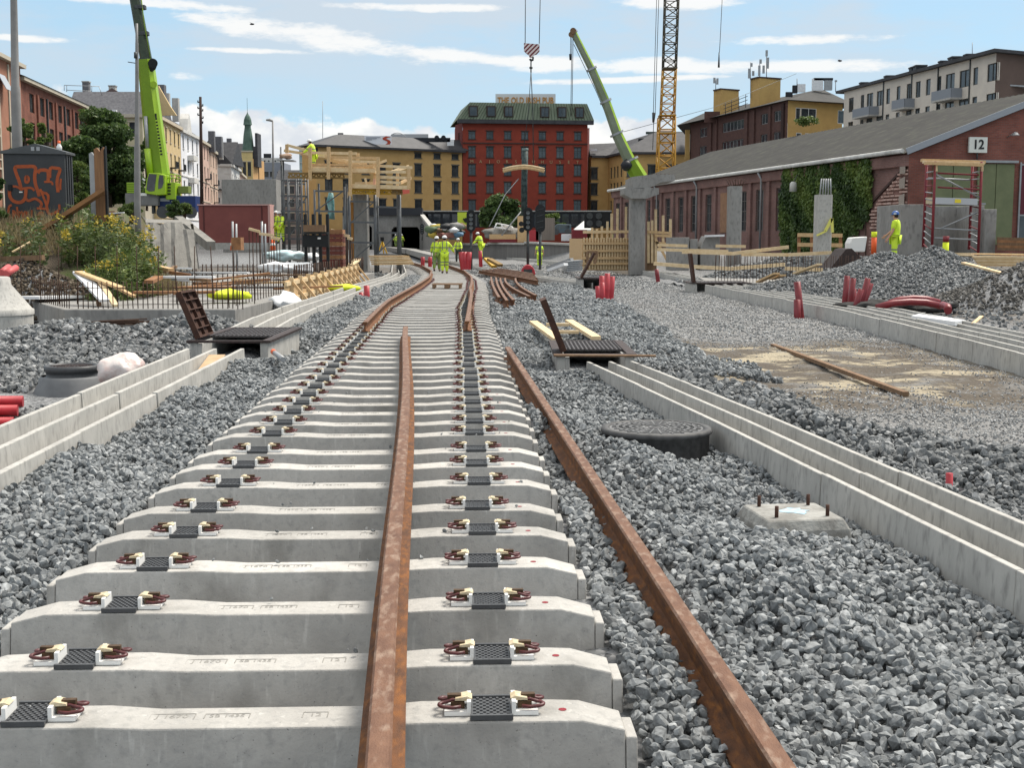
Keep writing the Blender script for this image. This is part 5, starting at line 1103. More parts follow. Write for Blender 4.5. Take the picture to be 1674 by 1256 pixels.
t = thing('timber_stack', 'stack of long brown beams in front of the green gate, right of the concrete walls', 'timber stack', P(1650, 410, 53))
for k in range(5): part('beam_layer', MB().beam(P(1630, 407-k*4.3, 53), P(1700, 409-k*4.3, 52.5), .5, .11), M_or if k % 2 else M_woodd, t)
# timber guard behind the short column
t = thing('timber_guard', 'brown timber guard frame standing before the ivy', 'guard frame', P(1340, 415, 54))
for u in (1306, 1327, 1374): part('post', MB().beam(P(u,382,54), P(u,416,54), .12, .1, (0,1,0)), M_or, t)
for v in (384, 400): part('rail', MB().beam(P(1304,v,53.9), P(1377,v+1,53.9), .05, .16), M_wood, t)
solo('site_container_box', MB().prism([(0,0),(.62,0),(.7,.62),(.1,.58),(0,.35)], P(1389,412,52), (1,0,0), (0,0,1), (0,.8,0)), M_white, 'small white machine housing left of the worker in blue helmet', 'housing', bevel=.04)
solo('steel_plates', MB().prism([(0,-.1),(1.5,-.1),(.75,.62),(.55,.6)], P(1358,434,47), (1,0,0), (0,0,1), (0,1.6,0)), M_iron, 'dark brown bundle of stacked sheets on the flank of the heap', 'sheet bundle')
for u, Y, tx in ((1428,53,'beside the blue helmeted worker'),(1545,47,'yellow and magenta one below the scaffold')):
    c = P(u, 418 if u < 1500 else 430, Y); t = thing('marker_post', 'marker post standing %s' % tx, 'marker post', c)
    part('post', MB().tube([c, c+Vector((0,0,.75))], .11, 10), MATS['signal_orange'] if u < 1500 else MATS['yellow_cloth'], t); part('band', MB().tube([c+Vector((0,0,.76)), c+Vector((0,0,.98))], .112, 10), MATS['yellow_cloth'] if u < 1500 else M_redd, t)
# U-shaped concrete walls
t = thing('concrete_wall', 'U-shaped grey concrete abutment walls behind the red scaffold tower', 'concrete wall', P(1550, 425, 54))
def wall_(u0,u1,v0,Y0_,Y1_,nm,base=-.2):
    a, b = P(u0,v0,Y0_), P(u1,v0,Y0_); part(nm, MB().box(a.x,b.x,Y0_,Y1_,base,a.z), M_conc2, t, bevel=.02); return a, b
wall_(1473,1512,334,53.5,57,'left_wall'); wall_(1513,1590,337,55.6,56.4,'rear_wall'); wall_(1591,1610,336,53.6,57,'inner_wall'); wall_(1611,1630,342,53.3,57,'right_wall')
# aluminium scaffold tower
t = thing('scaffold_tower', 'narrow mobile scaffold tower with dark red frames and silver braces', 'scaffold tower', P(1555, 418, 50))
M_sred = mat('dark_red_frame', (.20,.025,.03), .5, 0, (.15,.02,.03), 5)
def fr(uA, uB, YA, YB, nm='end_frame'):
    A0, A1 = P(uA, 404 if uA < 1600 and uA < 1580 else 408, YA), P(uA+6, 268, YA); B0, B1 = P(uB, 418, YB), P(uB+6, 264, YB)
    f = part(nm, MB().tube([A0, A1], .055, 8).tube([B0, B1], .055, 8), M_sred, t)
    for k in range(13): q = .04+k*.078; part('rung', MB().tube([A0.lerp(A1,q), B0.lerp(B1,q)], .025, 6), M_galv if k % 3 else M_sred, t)
fr(1509, 1523, 51.4, 49.8); fr(1584, 1599, 51.4, 49.8)
for (p, q, m, Y) in (((1533,283),(1600,286),M_sred,49.8),((1533,306),(1600,310),M_sred,49.8),((1517,291),(1586,294),M_galv,51.4),((1530,285),(1602,323),M_galv,49.8),((1597,347),(1537,374),M_galv,49.8),((1527,373),(1598,377),M_galv,49.8),((1527,389),(1597,392),M_galv,49.8),((1526,416),(1592,418),M_wood2,49.8)):
    part('brace', MB().tube([P(*p,Y), P(*q,Y)], .035, 7), m, t)
part('platform', MB().beam(P(1529,333,50.6), P(1600,334,50.6), 1.5, .07), M_galv, t); part('toe_board', MB().beam(P(1529,328,49.75), P(1598,330,49.75), .03, .25), mat('alu_toe_board', (.45,.46,.48), .5, .3), t)
part('sticker', MB().beam(P(1561,328.5,49.72), P(1571,328.8,49.72), .01, .14), mat('yellow_label', (.75,.6,.05), .6), t); part('side_toe_board', MB().beam(P(1514,328,51.3), P(1526,328,49.9), .03, .25), M_cream, t)
for k in range(3): part('roof_timber', MB().beam(P(1506+k*3,262+k*2.4,50.6-k*.4), P(1610-k*2,265+k*2.4,50.5-k*.4), .25, .11), M_wood2 if k % 2 else M_wood, t)
for u in (1530, 1605): part('timber_post', MB().beam(P(u,266,49.8), P(u,280,49.8), .1, .1, (0,1,0)), M_wood2, t)
# signals
def signal(u, v0, v1, vb, Y, label, back=False, lamps=4, base=True):
    t = thing('railway_signal', label, 'signal', P(u, vb, Y)); a, b = P(u, v1, Y), P(u, v0, Y); w = .23
    c = (a.z+b.z)/2; h = (b.z-a.z)/2
    n = 12; pr = []
    for k in range(n+1): q = math.pi*k/n; pr.append((w*math.cos(q), h-w+w*math.sin(q)))
    for k in range(n+1): q = math.pi+math.pi*k/n; pr.append((w*math.cos(q), -h+w+w*math.sin(q)))
    part('head', MB().prism(pr, (a.x, Y, c), (1,0,0), (0,0,1), (0,.12,0)), M_black, t)
    for k in range(lamps):
        z = b.z-w-.02-(b.z-a.z-2*w)*k/(max(1, lamps-1)); cc = Vector((a.x, Y-.01, z)); mb = MB()
        if back: mb.beam(cc+Vector((-.16,0,-.02)), cc+Vector((.16,0,.06)), .04, .03)
        else: mb.tube([cc+Vector((0,-.0,0)), cc+Vector((0,-.02,0))], .1, 14)
        lamp = part('lens' if not back else 'bracket', mb, mat('grey_lens', (.22,.24,.25), .25) if not back else M_steeld, t)
        if not back: part('visor', MB().lathe([(.12,0),(.12,.22)], (0,0,0), 12, a0=0, a1=math.pi).mesh('visor', M_black, None) and _visor(cc), M_black, lamp)
    part('post', MB().tube([(a.x, Y+.1, a.z), (a.x, Y+.1, P(u,vb,Y).z-.1)], .07, 10), M_steeld, t)
    return t
def _visor(cc):
    mb = MB(); n = 10; vs = []
    for k in range(n+1):
        q = math.pi*k/n; vs += [cc+Vector((.125*math.cos(q), 0, .125*math.sin(q))), cc+Vector((.125*math.cos(q), -.2, .125*math.sin(q)))]
    mb.add(vs, [(2*k, 2*k+1, 2*k+3, 2*k+2) for k in range(n)], 0, True); return mb
signal(770, 343, 379, 437, 66, 'four-lamp black railway signal on a dark post, leftmost of the three near ones')
t = signal(863, 339, 378, 434, 62, 'four-lamp black railway signal beside a turned one, above the red cable box')
part('side_lamp', MB().tube([P(853,376,61.9), P(853,376,61.7)], .13, 12), M_black, t); part('side_lamp', MB().tube([P(852,366,61.9), P(852,366,61.7)], .12, 12), M_black, t)
t = signal(883, 334, 380, 447, 60, 'black railway signal seen from behind, right of the four-lamp one', True)
part('concrete_foot', MB().box(P(878,0,60).x, P(889,0,60).x, 59.8, 60.5, P(0,452,60).z, P(0,441,60).z), M_conc, t)
signal(690, 366, 383, 392, 168, 'distant black signal plate fixed on the tunnel wing wall')
c = P(863, 441, 61.5); t = thing('cable_box', 'rounded red cable box at the foot of the four-lamp signal', 'cable box', c)
part('housing', MB().prism([(.36*math.cos(k*.314)*(1 if k in (0,10) else 1), .5*math.sin(k*.314)) for k in range(11)], c+Vector((0,-.2,-.25)), (1,0,0), (0,0,1), (0,.45,0)), M_red, t, bevel=.05); part('grille', MB().box(c.x-.2, c.x+.2, c.y-.26, c.y-.21, c.z-.25, c.z+.02), M_steeld, t)
t = thing('railway_signal', 'wide black signal screen with four round lamps before the yellow building', 'signal', P(973, 372, 120))
a, b = P(955,373,120), P(996,348,120); part('screen', MB().box(a.x,b.x,120,120.2,a.z,b.z), M_black, t)
for u in (964, 979):
    for v in (353, 365): part('lens', MB().tube([P(u,v,119.98), P(u,v,119.8)], .3, 14), M_steeld, t)
part('post', MB().tube([(a.x+.8,120.1,a.z),(a.x+.8,120.1,a.z-2)], .1, 8), M_steeld, t)
# retaining wall with kerb, timber box, tent, van, rubbish
t = thing('retaining_wall', 'long grey sheeted retaining wall with a pale coping behind the signals', 'retaining wall', P(850, 418, 112))
mb = MB(); q = [P(752,421,120), P(800,421,114), P(860,421,108), P(940,424,100)]
for a, b in zip(q, q[1:]): mb.add([a-Vector((0,0,.5)), b-Vector((0,0,.5)), b+Vector((0,0,1.15)), a+Vector((0,0,1.25))], [(0,1,2,3)]); mb.add([a+Vector((0,0,1.25)), b+Vector((0,0,1.15)), b+Vector((0,3,1.15)), a+Vector((0,3,1.25))], [(0,1,2,3)])
part('sheeting', mb, mat('sheeted_concrete', (.22,.21,.20), .85, 0, (.13,.125,.12), 2.2, .3, .7, stretch=(3,3,.15)), t)
for a, b in zip(q, q[1:]): part('coping', MB().beam(a+Vector((0,-.1,1.25)), b+Vector((0,-.1,1.15)), .4, .16), M_conc, t)
t = thing('timber_planter', 'open timber box filled with gravel standing on the retaining wall', 'timber box', P(822, 395, 112)); a, b = P(800,396,112), P(843,383,112)
part('boards', MB().box(a.x,b.x,112,114,a.z,b.z), M_wood, t); part('lower_strip', MB().box(a.x,b.x,111.95,111.99,a.z,a.z+.25), M_sred, t)
solo('gravel_mound', MB().blob(P(824,382,113), 1.5, 3, .25, 3, (1.1,.7,.4)), M_concr, 'grey mound with a white metal frame lying on it, above the timber box', 'mound')
mb = MB()
for (p, q) in (((812,365),(836,370)),((812,365),(808,374)),((836,370),(840,377)),((820,366),(822,376)),((808,371),(838,376))): mb.tube([P(*p,112), P(*q,112)], .07, 6)
solo('garden_swing', mb, M_white, 'white bent metal frame lying on the grey mound', 'metal frame')
solo('pole', MB().tube([P(852,346,111), P(820,385,111)], .07, 6), M_galv, 'pale pole leaning beside the white metal frame', 'pole')
a, b = P(846,396,110), P(862,353,110); solo('board_wall', MB().box(a.x,b.x,110,110.3,a.z,b.z), M_wood, 'pale plywood board standing behind the four-lamp signal', 'plywood sheet')
a, b = P(876,393,110), P(907,356,110); solo('board_wall', MB().box(a.x,b.x,110,110.4,a.z,b.z), mat('grey_timber_hoarding', (.24,.20,.17), .85, 0, (.16,.14,.12), 2, stretch=(6,6,.2)), 'tall weathered grey hoarding right of the turned signal', 'hoarding')
a = P(865,395,110); solo('red_barrier', MB().box(a.x,a.x+.8,110,110.4,a.z,a.z+1.0), M_red, 'red barrier between the plywood and the grey hoarding', 'barrier')
t = thing('party_tent', 'white pop-up tent roof in front of the yellow building', 'tent', P(955, 385, 135)); c = P(955, 361, 135); a = P(939, 375, 135); w = (P(971,375,135).x-a.x)/2; cx = a.x+w
part('roof', MB().add([(cx,135+w,c.z),(cx-w,135,a.z),(cx+w,135,a.z),(cx+w,135+2*w,a.z),(cx-w,135+2*w,a.z),(cx-w,135,a.z-.25),(cx+w,135,a.z-.25),(cx+w,135+2*w,a.z-.25)], [(0,1,2),(0,2,3),(0,3,4),(0,4,1),(1,5,6,2),(2,6,7,3)]), M_white, t)
for sx in (-1, 1):
    for sy in (0, 1): part('pole', MB().tube([(cx+sx*w*.95, 135.1+sy*1.8*w, a.z-.1),(cx+sx*w*.95, 135.1+sy*1.8*w, a.z-2.1)], .04, 5), M_galv, t)
def van(u0, u1, v0, v1, Y, label, m):
    t = thing('parked_van', label, 'van', P((u0+u1)/2, v1, Y)); a, b = P(u0,v1,Y), P(u1,v0,Y); L_ = b.x-a.x; H = b.z-a.z
    part('body', MB().prism([(0,.15*H),(L_,.15*H),(L_,.95*H),(.3*L_,H),(.18*L_,.92*H),(.05*L_,.55*H),(0,.5*H)], (a.x,Y,a.z), (1,0,0), (0,0,1), (0,1.8,0)), m, t, bevel=.08)
    part('window', MB().prism([(.12*L_,.58*H),(.36*L_,.58*H),(.36*L_,.9*H),(.21*L_,.88*H)], (a.x,Y-.012,a.z), (1,0,0), (0,0,1), (0,.01,0)), M_glass, t)
    part('window', MB().prism([(.42*L_,.58*H),(.9*L_,.58*H),(.9*L_,.88*H),(.42*L_,.9*H)], (a.x,Y-.012,a.z), (1,0,0), (0,0,1), (0,.01,0)), M_glass, t)
    for q in (.2, .8): part('wheel', MB().tube([(a.x+q*L_,Y-.03,a.z+.33),(a.x+q*L_,Y+.2,a.z+.33)], .33, 16), M_blackp, t)
van(903, 934, 366, 384, 140, 'dark blue-green van parked left of the white tent', mat('van_paint', (.07,.10,.12), .35, .1, spec=.5))
for (u0,u1,v0,v1,Y,m,tx) in ((918,934,383,394,125,M_sheet,'graffiti-white electric box above the retaining wall'),(935,960,376,390,124,M_sred,'dark red crate row behind the electric box')):
    a, b = P(u0,v1,Y), P(u1,v0,Y); solo('site_box', MB().box(a.x,b.x,Y,Y+.8,a.z,b.z), m, tx, 'site box', bevel=.04)
rr = random.Random(21)
for k in range(30):
    u = 704+rr.uniform(0,50); v = 378+rr.uniform(-10,10); m = rr.choice([mat('yellow_bag', (.55,.42,.08), .7), mat('blue_bag', (.12,.22,.32), .7), M_woodd, M_conc2, mat('salmon_bag', (.32,.14,.11), .7), M_blackish_, mat('green_sack', (.1,.14,.08), .8), M_sheet])
    solo('rubbish_bag', MB().blob(P(u,v,118+rr.uniform(-2,3)), rr.uniform(.22,.5), 2, .3, k, (1.4,1,.7)), m, 'one of the jumbled bags and sacks heaped right of the tunnel', 'rubbish bag', 'bags heaped beside the tunnel')
for (u0,v0,u1,v1,Y) in ((812,432,816,438,52),(805,425,822,438,60)): pass
for (p,q,Y,m,tx) in (((795,423),(808,436),62,M_ybeam,'yellow-brown beam lying right of the signal, upper'),((800,424),(818,434),60,M_obeam,'yellow-brown beam lying right of the signal, lower'),((895,438),(935,424),58,M_galv,'grey scrap bar lying before the timber formwork'),((898,442),(925,432),57,M_sheet,'white plank lying before the timber formwork')):
    solo('beam', MB().beam(P(*p,Y), P(*q,Y-.6), .3, .12), m, tx, 'beam')
t = thing('lattice_cage', 'grey metal cage piece lying before the timber formwork', 'metal cage', P(935, 440, 57)); mb = MB()
for k in range(6): mb.beam(P(923+k*.5,443-k*3,57), P(948+k*.3,441-k*3,57.5), .3, .06)
part('slats', mb, M_galv, t)
a, b = P(960,431,60), P(972,412,60); mb = MB(); mb.beam((a.x,60,a.z),(a.x,60.1,b.z),.1).beam((b.x,60,a.z),(b.x+.15,60.1,b.z),.1).beam((a.x,60.1,b.z),(b.x+.15,60.1,b.z),.1).beam((a.x,60,(a.z+b.z)/2),(b.x,60,(a.z+b.z)/2),.06)
solo('metal_stand', mb, M_woodd, 'small dark open frame standing before the timber formwork', 'stand')
# tunnel portal
t = thing('tunnel_portal', 'grey concrete tunnel portal with dark mouth and sloping wing wall', 'tunnel portal', P(655, 405, 190)); Y = 188
g = lambda u, v, Y=Y: P(u, v, Y)
def shape(pts, Y, d): return MB().prism([(g(u,v,Y).x, g(u,v,Y).z) for u, v in pts], (0,Y,0), (1,0,0), (0,0,1), (0,d,0))
part('portal_wall', shape([(560,408),(573,408),(573,372),(577,368),(604,368),(608,372),(608,408),(640,408),(640,376),(644,371),(682,371),(686,376),(686,408),(694,408),(694,352),(560,352)], Y, 3), M_conc2, t)
part('parapet', shape([(560,351.8),(690,351.8),(690,340),(560,338)], Y-.5, 2.5), mat('dark_parapet', (.03,.033,.04), .6), t)
part('wing_wall', MB().add([g(690,408),g(690,353),g(712,408,160),g(712,380,160)], [(0,1,3,2)]), M_conc2, t); part('wing_coping', MB().beam(g(690,352),g(712,380,160),.6,.3), M_conc, t)
part('tunnel_lining', MB().add([g(560,350,191.2),g(700,350,191.2),g(700,410,191.2),g(560,410,191.2),g(560,350,225),g(700,350,225),g(700,410,225),g(560,410,225)], [(4,5,6,7),(0,1,5,4),(0,4,7,3),(1,2,6,5)]), mat('tunnel_dark', (.012,.012,.013), .95), t)
t = thing('concrete_kerb', 'broken grey concrete kerb curving from the tunnel beside the far rails', 'kerb', P(640, 412, 150)); part('kerb', MB().beam(g(636,407,180), g(672,411,130), 1.2, .5).beam(g(672,411,130), g(722,424,85), 1.0, .45), M_conc2, t)
# ================================================================ BUILDINGS
WC = {}
def win_mesh(w, h, style, fm):
    k = (round(w,2), round(h,2), style, fm.name)
    if k in WC: return WC[k]
    f = MB(); t = min(.09, w*.1)
    f.box(-w/2,-w/2+t,-.04,.04,0,h).box(w/2-t,w/2,-.04,.04,0,h).box(-w/2+t,w/2-t,-.04,.04,0,t).box(-w/2+t,w/2-t,-.04,.04,h-t,h)
    if style in (1, 2): f.box(-t*.4,t*.4,-.03,.05,t,h-t)
    if style == 2: f.box(-w/2+t,w/2-t,-.03,.045,h*.66,h*.66+t*.8)
    if style == 3:
        for i in range(1, 4): f.box(-w/2+t,w/2-t,-.03,.03,h*i/4-.025,h*i/4+.025)
        f.box(-.025,.025,-.03,.034,t,h-t)
    if style == 4:
        for i in range(1, 6): f.box(-w/2+w*i/6-.05,-w/2+w*i/6+.05,-.03,.045,t,h-t)
    p = MB().box(-w/2+.02,w/2-.02,-.03,-.012,.02,h-.02)
    WC[k] = (f.mesh('window', fm), p.mesh('pane', M_glass)); return WC[k]
def trim_mesh(w, h, tm):
    k = ('trim', round(w,2), round(h,2), tm.name)
    if k not in WC: WC[k] = MB().box(-w/2-.12,w/2+.12,.19,.29,-.15,-.004).box(-w/2-.12,w/2+.12,.19,.28,h+.004,h+.2).mesh('sill_and_lintel', tm)
    return WC[k]
def frame2(A, B):
    A = Vector((A[0],A[1],0)); B = Vector((B[0],B[1],0)); x = (A-B).normalized(); n = Vector((0,0,1)).cross(x); return A, B, x, n
def fu(u, A, B):
    k = (u-837)/F/1.003; ax, ay = A[0], A[1]; dx, dy = B[0]-A[0], B[1]-A[1]; return (k*ay-ax)/(dx-k*dy)
def facade(t, A, B, z0, z1, wins, wm, fm=None, rec=.18, name='wall', sill=None, trim=None):
    """A is the end seen at the left. wins: (fraction, z of the sill, width, height, style)"""
    A, B, x, n = frame2(A, B); L = (B-A).length; mb = MB(); fm = fm or M_frame_d
    ops = [(f*L-w/2, f*L+w/2, z, z+h) for f, z, w, h, s in wins]
    xs = sorted(set([0, L]+[q for o in ops for q in o[:2] if 0 < q < L])); zs = sorted(set([z0, z1]+[q for o in ops for q in o[2:] if z0 < q < z1]))
    pt = lambda s, z, d=0: A-x*s+n*d+Vector((0,0,z))
    for i in range(len(xs)-1):
        for j in range(len(zs)-1):
            cx, cz = (xs[i]+xs[i+1])/2, (zs[j]+zs[j+1])/2
            if any(o[0] < cx < o[1] and o[2] < cz < o[3] for o in ops): continue
            mb.add([pt(xs[i],zs[j]), pt(xs[i+1],zs[j]), pt(xs[i+1],zs[j+1]), pt(xs[i],zs[j+1])], [(0,1,2,3)])
    for a, b, c, d in ops:
        for (s0,q0),(s1,q1) in (((a,c),(b,c)),((b,c),(b,d)),((b,d),(a,d)),((a,d),(a,c))): mb.add([pt(s0,q0), pt(s1,q1), pt(s1,q1,-.3), pt(s0,q0,-.3)], [(0,1,2,3)])
    part(name, mb, wm, t)
    for f, z, w, h, s in wins:
        fm_, pm = win_mesh(w, h, s, fm); m = Matrix((x, n, Vector((0,0,1)))).transposed().to_4x4(); m.translation = pt(f*L, z, -rec)
        o = put('window', fm_, t, m); put('pane', pm, o, m)
        if trim: put('sill_and_lintel', trim_mesh(w, h, trim), o, m)
    return pt, L, x, n
def band(t, A, B, z, h, d, m, name='cornice', ext=0):
    A, B, x, n = frame2(A, B); L = (B-A).length; p = A+x*ext+n*.004+Vector((0,0,z))
    return part(name, MB().prism([(0,0),(0,h),(-L-2*ext,h),(-L-2*ext,0)], p, x, (0,0,1), n*d), m, t)
def shell(t, pts, z0, z1, m, name='rear_walls', closed=False):
    mb = MB(); n = len(pts)
    for i in range(n if closed else n-1): a, b = pts[i], pts[(i+1) % n]; mb.add([(a[0],a[1],z0),(b[0],b[1],z0),(b[0],b[1],z1),(a[0],a[1],z1)], [(0,1,2,3)])
    return part(name, mb, m, t)
def off(A, B, d, f=0):
    A_, B_, x, n = frame2(A, B); q = A_.lerp(B_, f)-n*d; return (q.x, q.y)
def roof(t, A, B, dep, z, h, m, ext=.6, hip=(0,0), name='roof', flat=0):
    """ridge roof over a block with front A-B and depth dep; flat = width of the level top"""
    A_, B_, x, n = frame2(A, B); a = A_+x*ext+n*ext; b = B_-x*ext+n*ext; c = B_-x*ext-n*(dep+ext); d = A_+x*ext-n*(dep+ext); L = (B_-A_).length
    for p in (a, b, c, d): p.z = z
    m1 = (a+d)/2; m2 = (b+c)/2; r0 = m1-x*(L*hip[0])+Vector((0,0,h)); r1 = m2+x*(L*hip[1])+Vector((0,0,h)); f = n*flat/2
    vs = [a, b, c, d, r0+f, r1+f, r1-f, r0-f]; part(name, MB().add(vs, [(0,1,5,4),(2,3,7,6),(1,2,6,5),(3,0,4,7),(4,5,6,7),(0,3,2,1)]), m, t)
    return r0, r1
def chimney(t, u, v0, v1, Y, w, m, cap=None):
    a = P(u, v1, Y); b = P(u, v0, Y); c = part('chimney', MB().box(a.x-w/2, a.x+w/2, Y, Y+w, a.z-3.2, b.z), m, t)
    if cap: part('chimney_cap', MB().box(a.x-w/2-.08, a.x+w/2+.08, Y-.08, Y+w+.08, b.z+.002, b.z+.18), cap, c)
def plast(name, c, c2=None): return mat(name, c, .9, 0, c2 or tuple(q*.82 for q in c), .8, .3, .7, .2, 12)
M_roofd = mat('dark_roofing', (.035,.036,.04), .7, 0, (.06,.06,.065), 1.2); M_slate = mat('grey_slate', (.15,.15,.16), .75, 0, (.09,.09,.1), 2.5, .35, .65, .3, 8)
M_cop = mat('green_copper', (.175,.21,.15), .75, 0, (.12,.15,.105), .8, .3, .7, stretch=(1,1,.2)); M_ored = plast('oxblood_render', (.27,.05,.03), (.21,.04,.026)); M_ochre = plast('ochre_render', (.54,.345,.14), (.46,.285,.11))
M_trimd = mat('dark_trim', (.06,.035,.03), .8); M_blackish = mat('black_facade', (.015,.017,.022), .5)
# ---- red hotel
t = thing('red_building', 'large oxblood red five-storey building with green copper mansard roof and rooftop sign', 'building', (2.5, 250, .3))
A, B = (P(756.6,300,243).x, 243), (P(960,300,246).x, 246)
cols = [772.3, 801.3, 830.1, 857.6, 886, 914.6, 943.2]; wins = []
for i, u in enumerate(cols):
    f = fu(u, A, B); wins.append((f, 20.15, 1.35, 1.45, 2))
    if i != 3:
        for z in (16.75, 13.45, 10.15, 6.8): wins.append((f, z, 1.4, 2.0, 2))
    else: wins.append((f, 16.75, 1.4, 2.0, 2))
pt, L, x, n = facade(t, A, B, .3, 23.2, wins, M_ored, M_frame_d, trim=M_trimd)
band(t, A, B, 19.3, .22, .18, M_trimd, 'string_course'); band(t, A, B, 23.0, .7, 1.0, M_roofd, 'cornice', 1.0)
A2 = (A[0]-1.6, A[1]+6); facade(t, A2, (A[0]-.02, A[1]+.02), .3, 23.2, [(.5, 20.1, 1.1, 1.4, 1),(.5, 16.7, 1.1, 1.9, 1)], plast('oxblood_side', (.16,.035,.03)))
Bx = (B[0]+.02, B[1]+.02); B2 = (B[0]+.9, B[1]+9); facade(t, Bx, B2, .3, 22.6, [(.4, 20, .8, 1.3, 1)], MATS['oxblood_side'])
shell(t, [A2, off(A, B, 18), off(A, B, 18, 1), B2], .3, 23.2, M_ored)
# mansard: inclined copper skirt with dormer windows
Af, Bf, xx, nn = frame2(A, B); a = Af+xx*1.0+nn*1.0; b = Bf-xx*1.0+nn*1.0; c = Bf-xx*1.0-nn*17; d = Af+xx*1.0-nn*17
low = [a, b, c, d]; ctr = (a+b+c+d)/4; up = [a-nn*.9-xx*2.4, b-nn*.9+xx*1.2, c+nn*2+xx*2, d+nn*2-xx*2]
vs = [Vector((p.x,p.y,23.72)) for p in low]+[Vector((p.x,p.y,26.9)) for p in up]
rf = part('roof', MB().add(vs, [(0,1,5,4),(1,2,6,5),(2,3,7,6),(3,0,4,7),(4,5,6,7)]), M_cop, t)
mb = MB()
for k in range(46):
    q = k/45; p0 = vs[0].lerp(vs[1], q); p1 = vs[4].lerp(vs[5], q); mb.beam(p0+nn*.03, p1+nn*.03, .06, .06)
part('standing_seam', mb, mat('dark_seam', (.05,.07,.045), .8), rf)
for u in (773.8, 802.6, 830.5, 888.6, 916.1, 944.3):
    f = fu(u, A, B); p = pt(f*L, 24.3, .9); fm_, pm = win_mesh(1.45, 1.75, 1 if u > 830 else 0, M_frame_d); m = Matrix((x, n, Vector((0,0,1)))).transposed().to_4x4(); m.translation = p+n*.22
    cs = part('dormer', MB().prism([(-.85,-.1),(.85,-.1),(.85,1.9),(-.85,1.9)], p-n*1.0, x, (0,0,1), n*1.15), M_trimd, rf)
    o = put('window', fm_, t, m); put('pane', pm, o, m)
lm = mat('pale_gold_letter', (.42,.31,.17), .6)
for i, ch in enumerate('MAJORSTUHUSET'):
    u = 772+i*(943-772)/12; me_ = text_mesh(ch, .8, .04, lm); put('letter', me_, t, face_mtx(pt(fu(u, A, B)*L, 15.97, .06), -x))
s = thing('rooftop_sign', 'long white rooftop sign with gold letters above the green mansard roof', 'sign', P(858, 172, 246)); a, b = P(810,174,246), P(908,154,246.8)
part('panel', MB().box(a.x,b.x,246,246.3,a.z,b.z), mat('sign_panel', (.55,.57,.58), .5), s)
gold = mat('gold_letters', (.42,.20,.04), .5)
put('lettering', text_mesh('THE OLD IRISH PUB', 1.62, .05, gold, .03, 1.0), s, face_mtx(((a.x+b.x)/2, 245.9, P(0,164.5,246).z), (1,0,0)) @ Matrix.Diagonal(((b.x-a.x)*.97/14.8, 1, 1, 1)))
for k in range(6): xq = a.x+.5+k*(b.x-a.x-1)/5; part('support', MB().beam((xq,246.5,a.z+.1),(xq,247.5,26.9),.12), M_steeld, s)
s = thing('hedge_front', 'black ground-floor shopfront band under the red building', 'shopfront', (0, 233, .3))
def strip(u0,u1,v0,v1,Y,m,nm,par): a, b = P(u0,v1,Y), P(u1,v0,Y); return part(nm, MB().box(a.x,b.x,Y,Y+.5,a.z,b.z), m, par)
strip(690,1000,346,372,232,M_blackish,'front',s); strip(690,1000,344,346,231.6,M_conc,'canopy',s)
for k in range(20): strip(694+k*15,705+k*15,350,370,231.9,M_glass,'shop_window',s)
s.name = 'shopfront'
s = thing('advert_board', 'bright yellow board with a black mark beside the leftmost signal', 'sign board', P(757, 372, 150)); strip(748,766,347,372,150,mat('lime_yellow_board', (.50,.60,.05), .6),'board',s); part('mark', MB().lathe([(0,0),(.3,0)], (0,0,0), 10).mesh('m', M_black) and MB().tube([P(762,360,149.9),P(762,360,149.8)], .28, 10).beam(P(757,358,149.85),P(761,360,149.85),.15,.2), M_black, s)
# ---- yellow wings
t = thing('yellow_building', 'ochre yellow wing left of the red building with dark roof and rooftop machines', 'building', (-22, 240, .3))
A, B = (P(517,300,227).x, 227), (P(756,300,243).x-.05, 243)
wins = [(fu(u,A,B), z, 1.5, 2.1, 2) for u in (540,569,600,627,650,685,716,745) for z in (6.6, 10.0, 13.1)]+[(fu(u,A,B), 16.3, 1.5, .9, 1) for u in (685,716,745)]
pt, L, x, n = facade(t, A, B, .3, 17.7, wins, M_ochre, M_frame_d, trim=mat('grey_trim', (.12,.11,.09), .8))
band(t, A, B, 17.55, .35, .9, M_roofd, 'cornice', .3); band(t, A, (B[0]-10,B[1]-4), 16.2, 1.2, .04, M_blackish, 'attic_band')
shell(t, [A, off(A,B,6), off(A,B,6,1), B], .3, 17.7, M_ochre); roof(t, A, B, 7, 17.92, 2.2, mat('grey_metal_roof', (.045,.047,.052), .6, .1, (.065,.066,.072), .9), .9, (.22,0), flat=2.5)
for (u0,u1,v0,v1,Y,m) in ((570,600,222,227,238,M_blackish),(643,736,225,232,240,M_blackish),(640,700,219,225,242,mat('machine_grey', (.38,.39,.4), .6)),(731,742,228,238,240,M_sheet)): strip(u0,u1,v0,v1,Y,m,'rooftop_unit',t)
chimney(t, 539, 226, 236, 234, 1.9, M_blackish); chimney(t, 556.5, 217, 232, 235, .9, M_slate)
for u in (704, 715): part('vent_fan', MB().tube([P(u+10,225,239.9), P(u+10,225,239.5)], .45, 14), M_blackish, t)
part('hoop_rail', MB().tube([P(650+14*math.cos(math.pi*k/8), 228-11*math.sin(math.pi*k/8), 240) for k in range(9)], .07, 6), M_galv, t)
part('lightning_rod', MB().tube([P(527.5,236,235), P(527.5,165,235)], .05, 5), M_galv, t)
s = thing('banner', 'white rooftop banner with red swirl mark on the ochre building', 'banner', P(618, 238, 233)); a, b = P(596,236,233), P(640,222,233.2)
part('cloth', MB().box(a.x,b.x,233,233.08,a.z,b.z), mat('banner_cloth', (.72,.74,.78), .7), s)
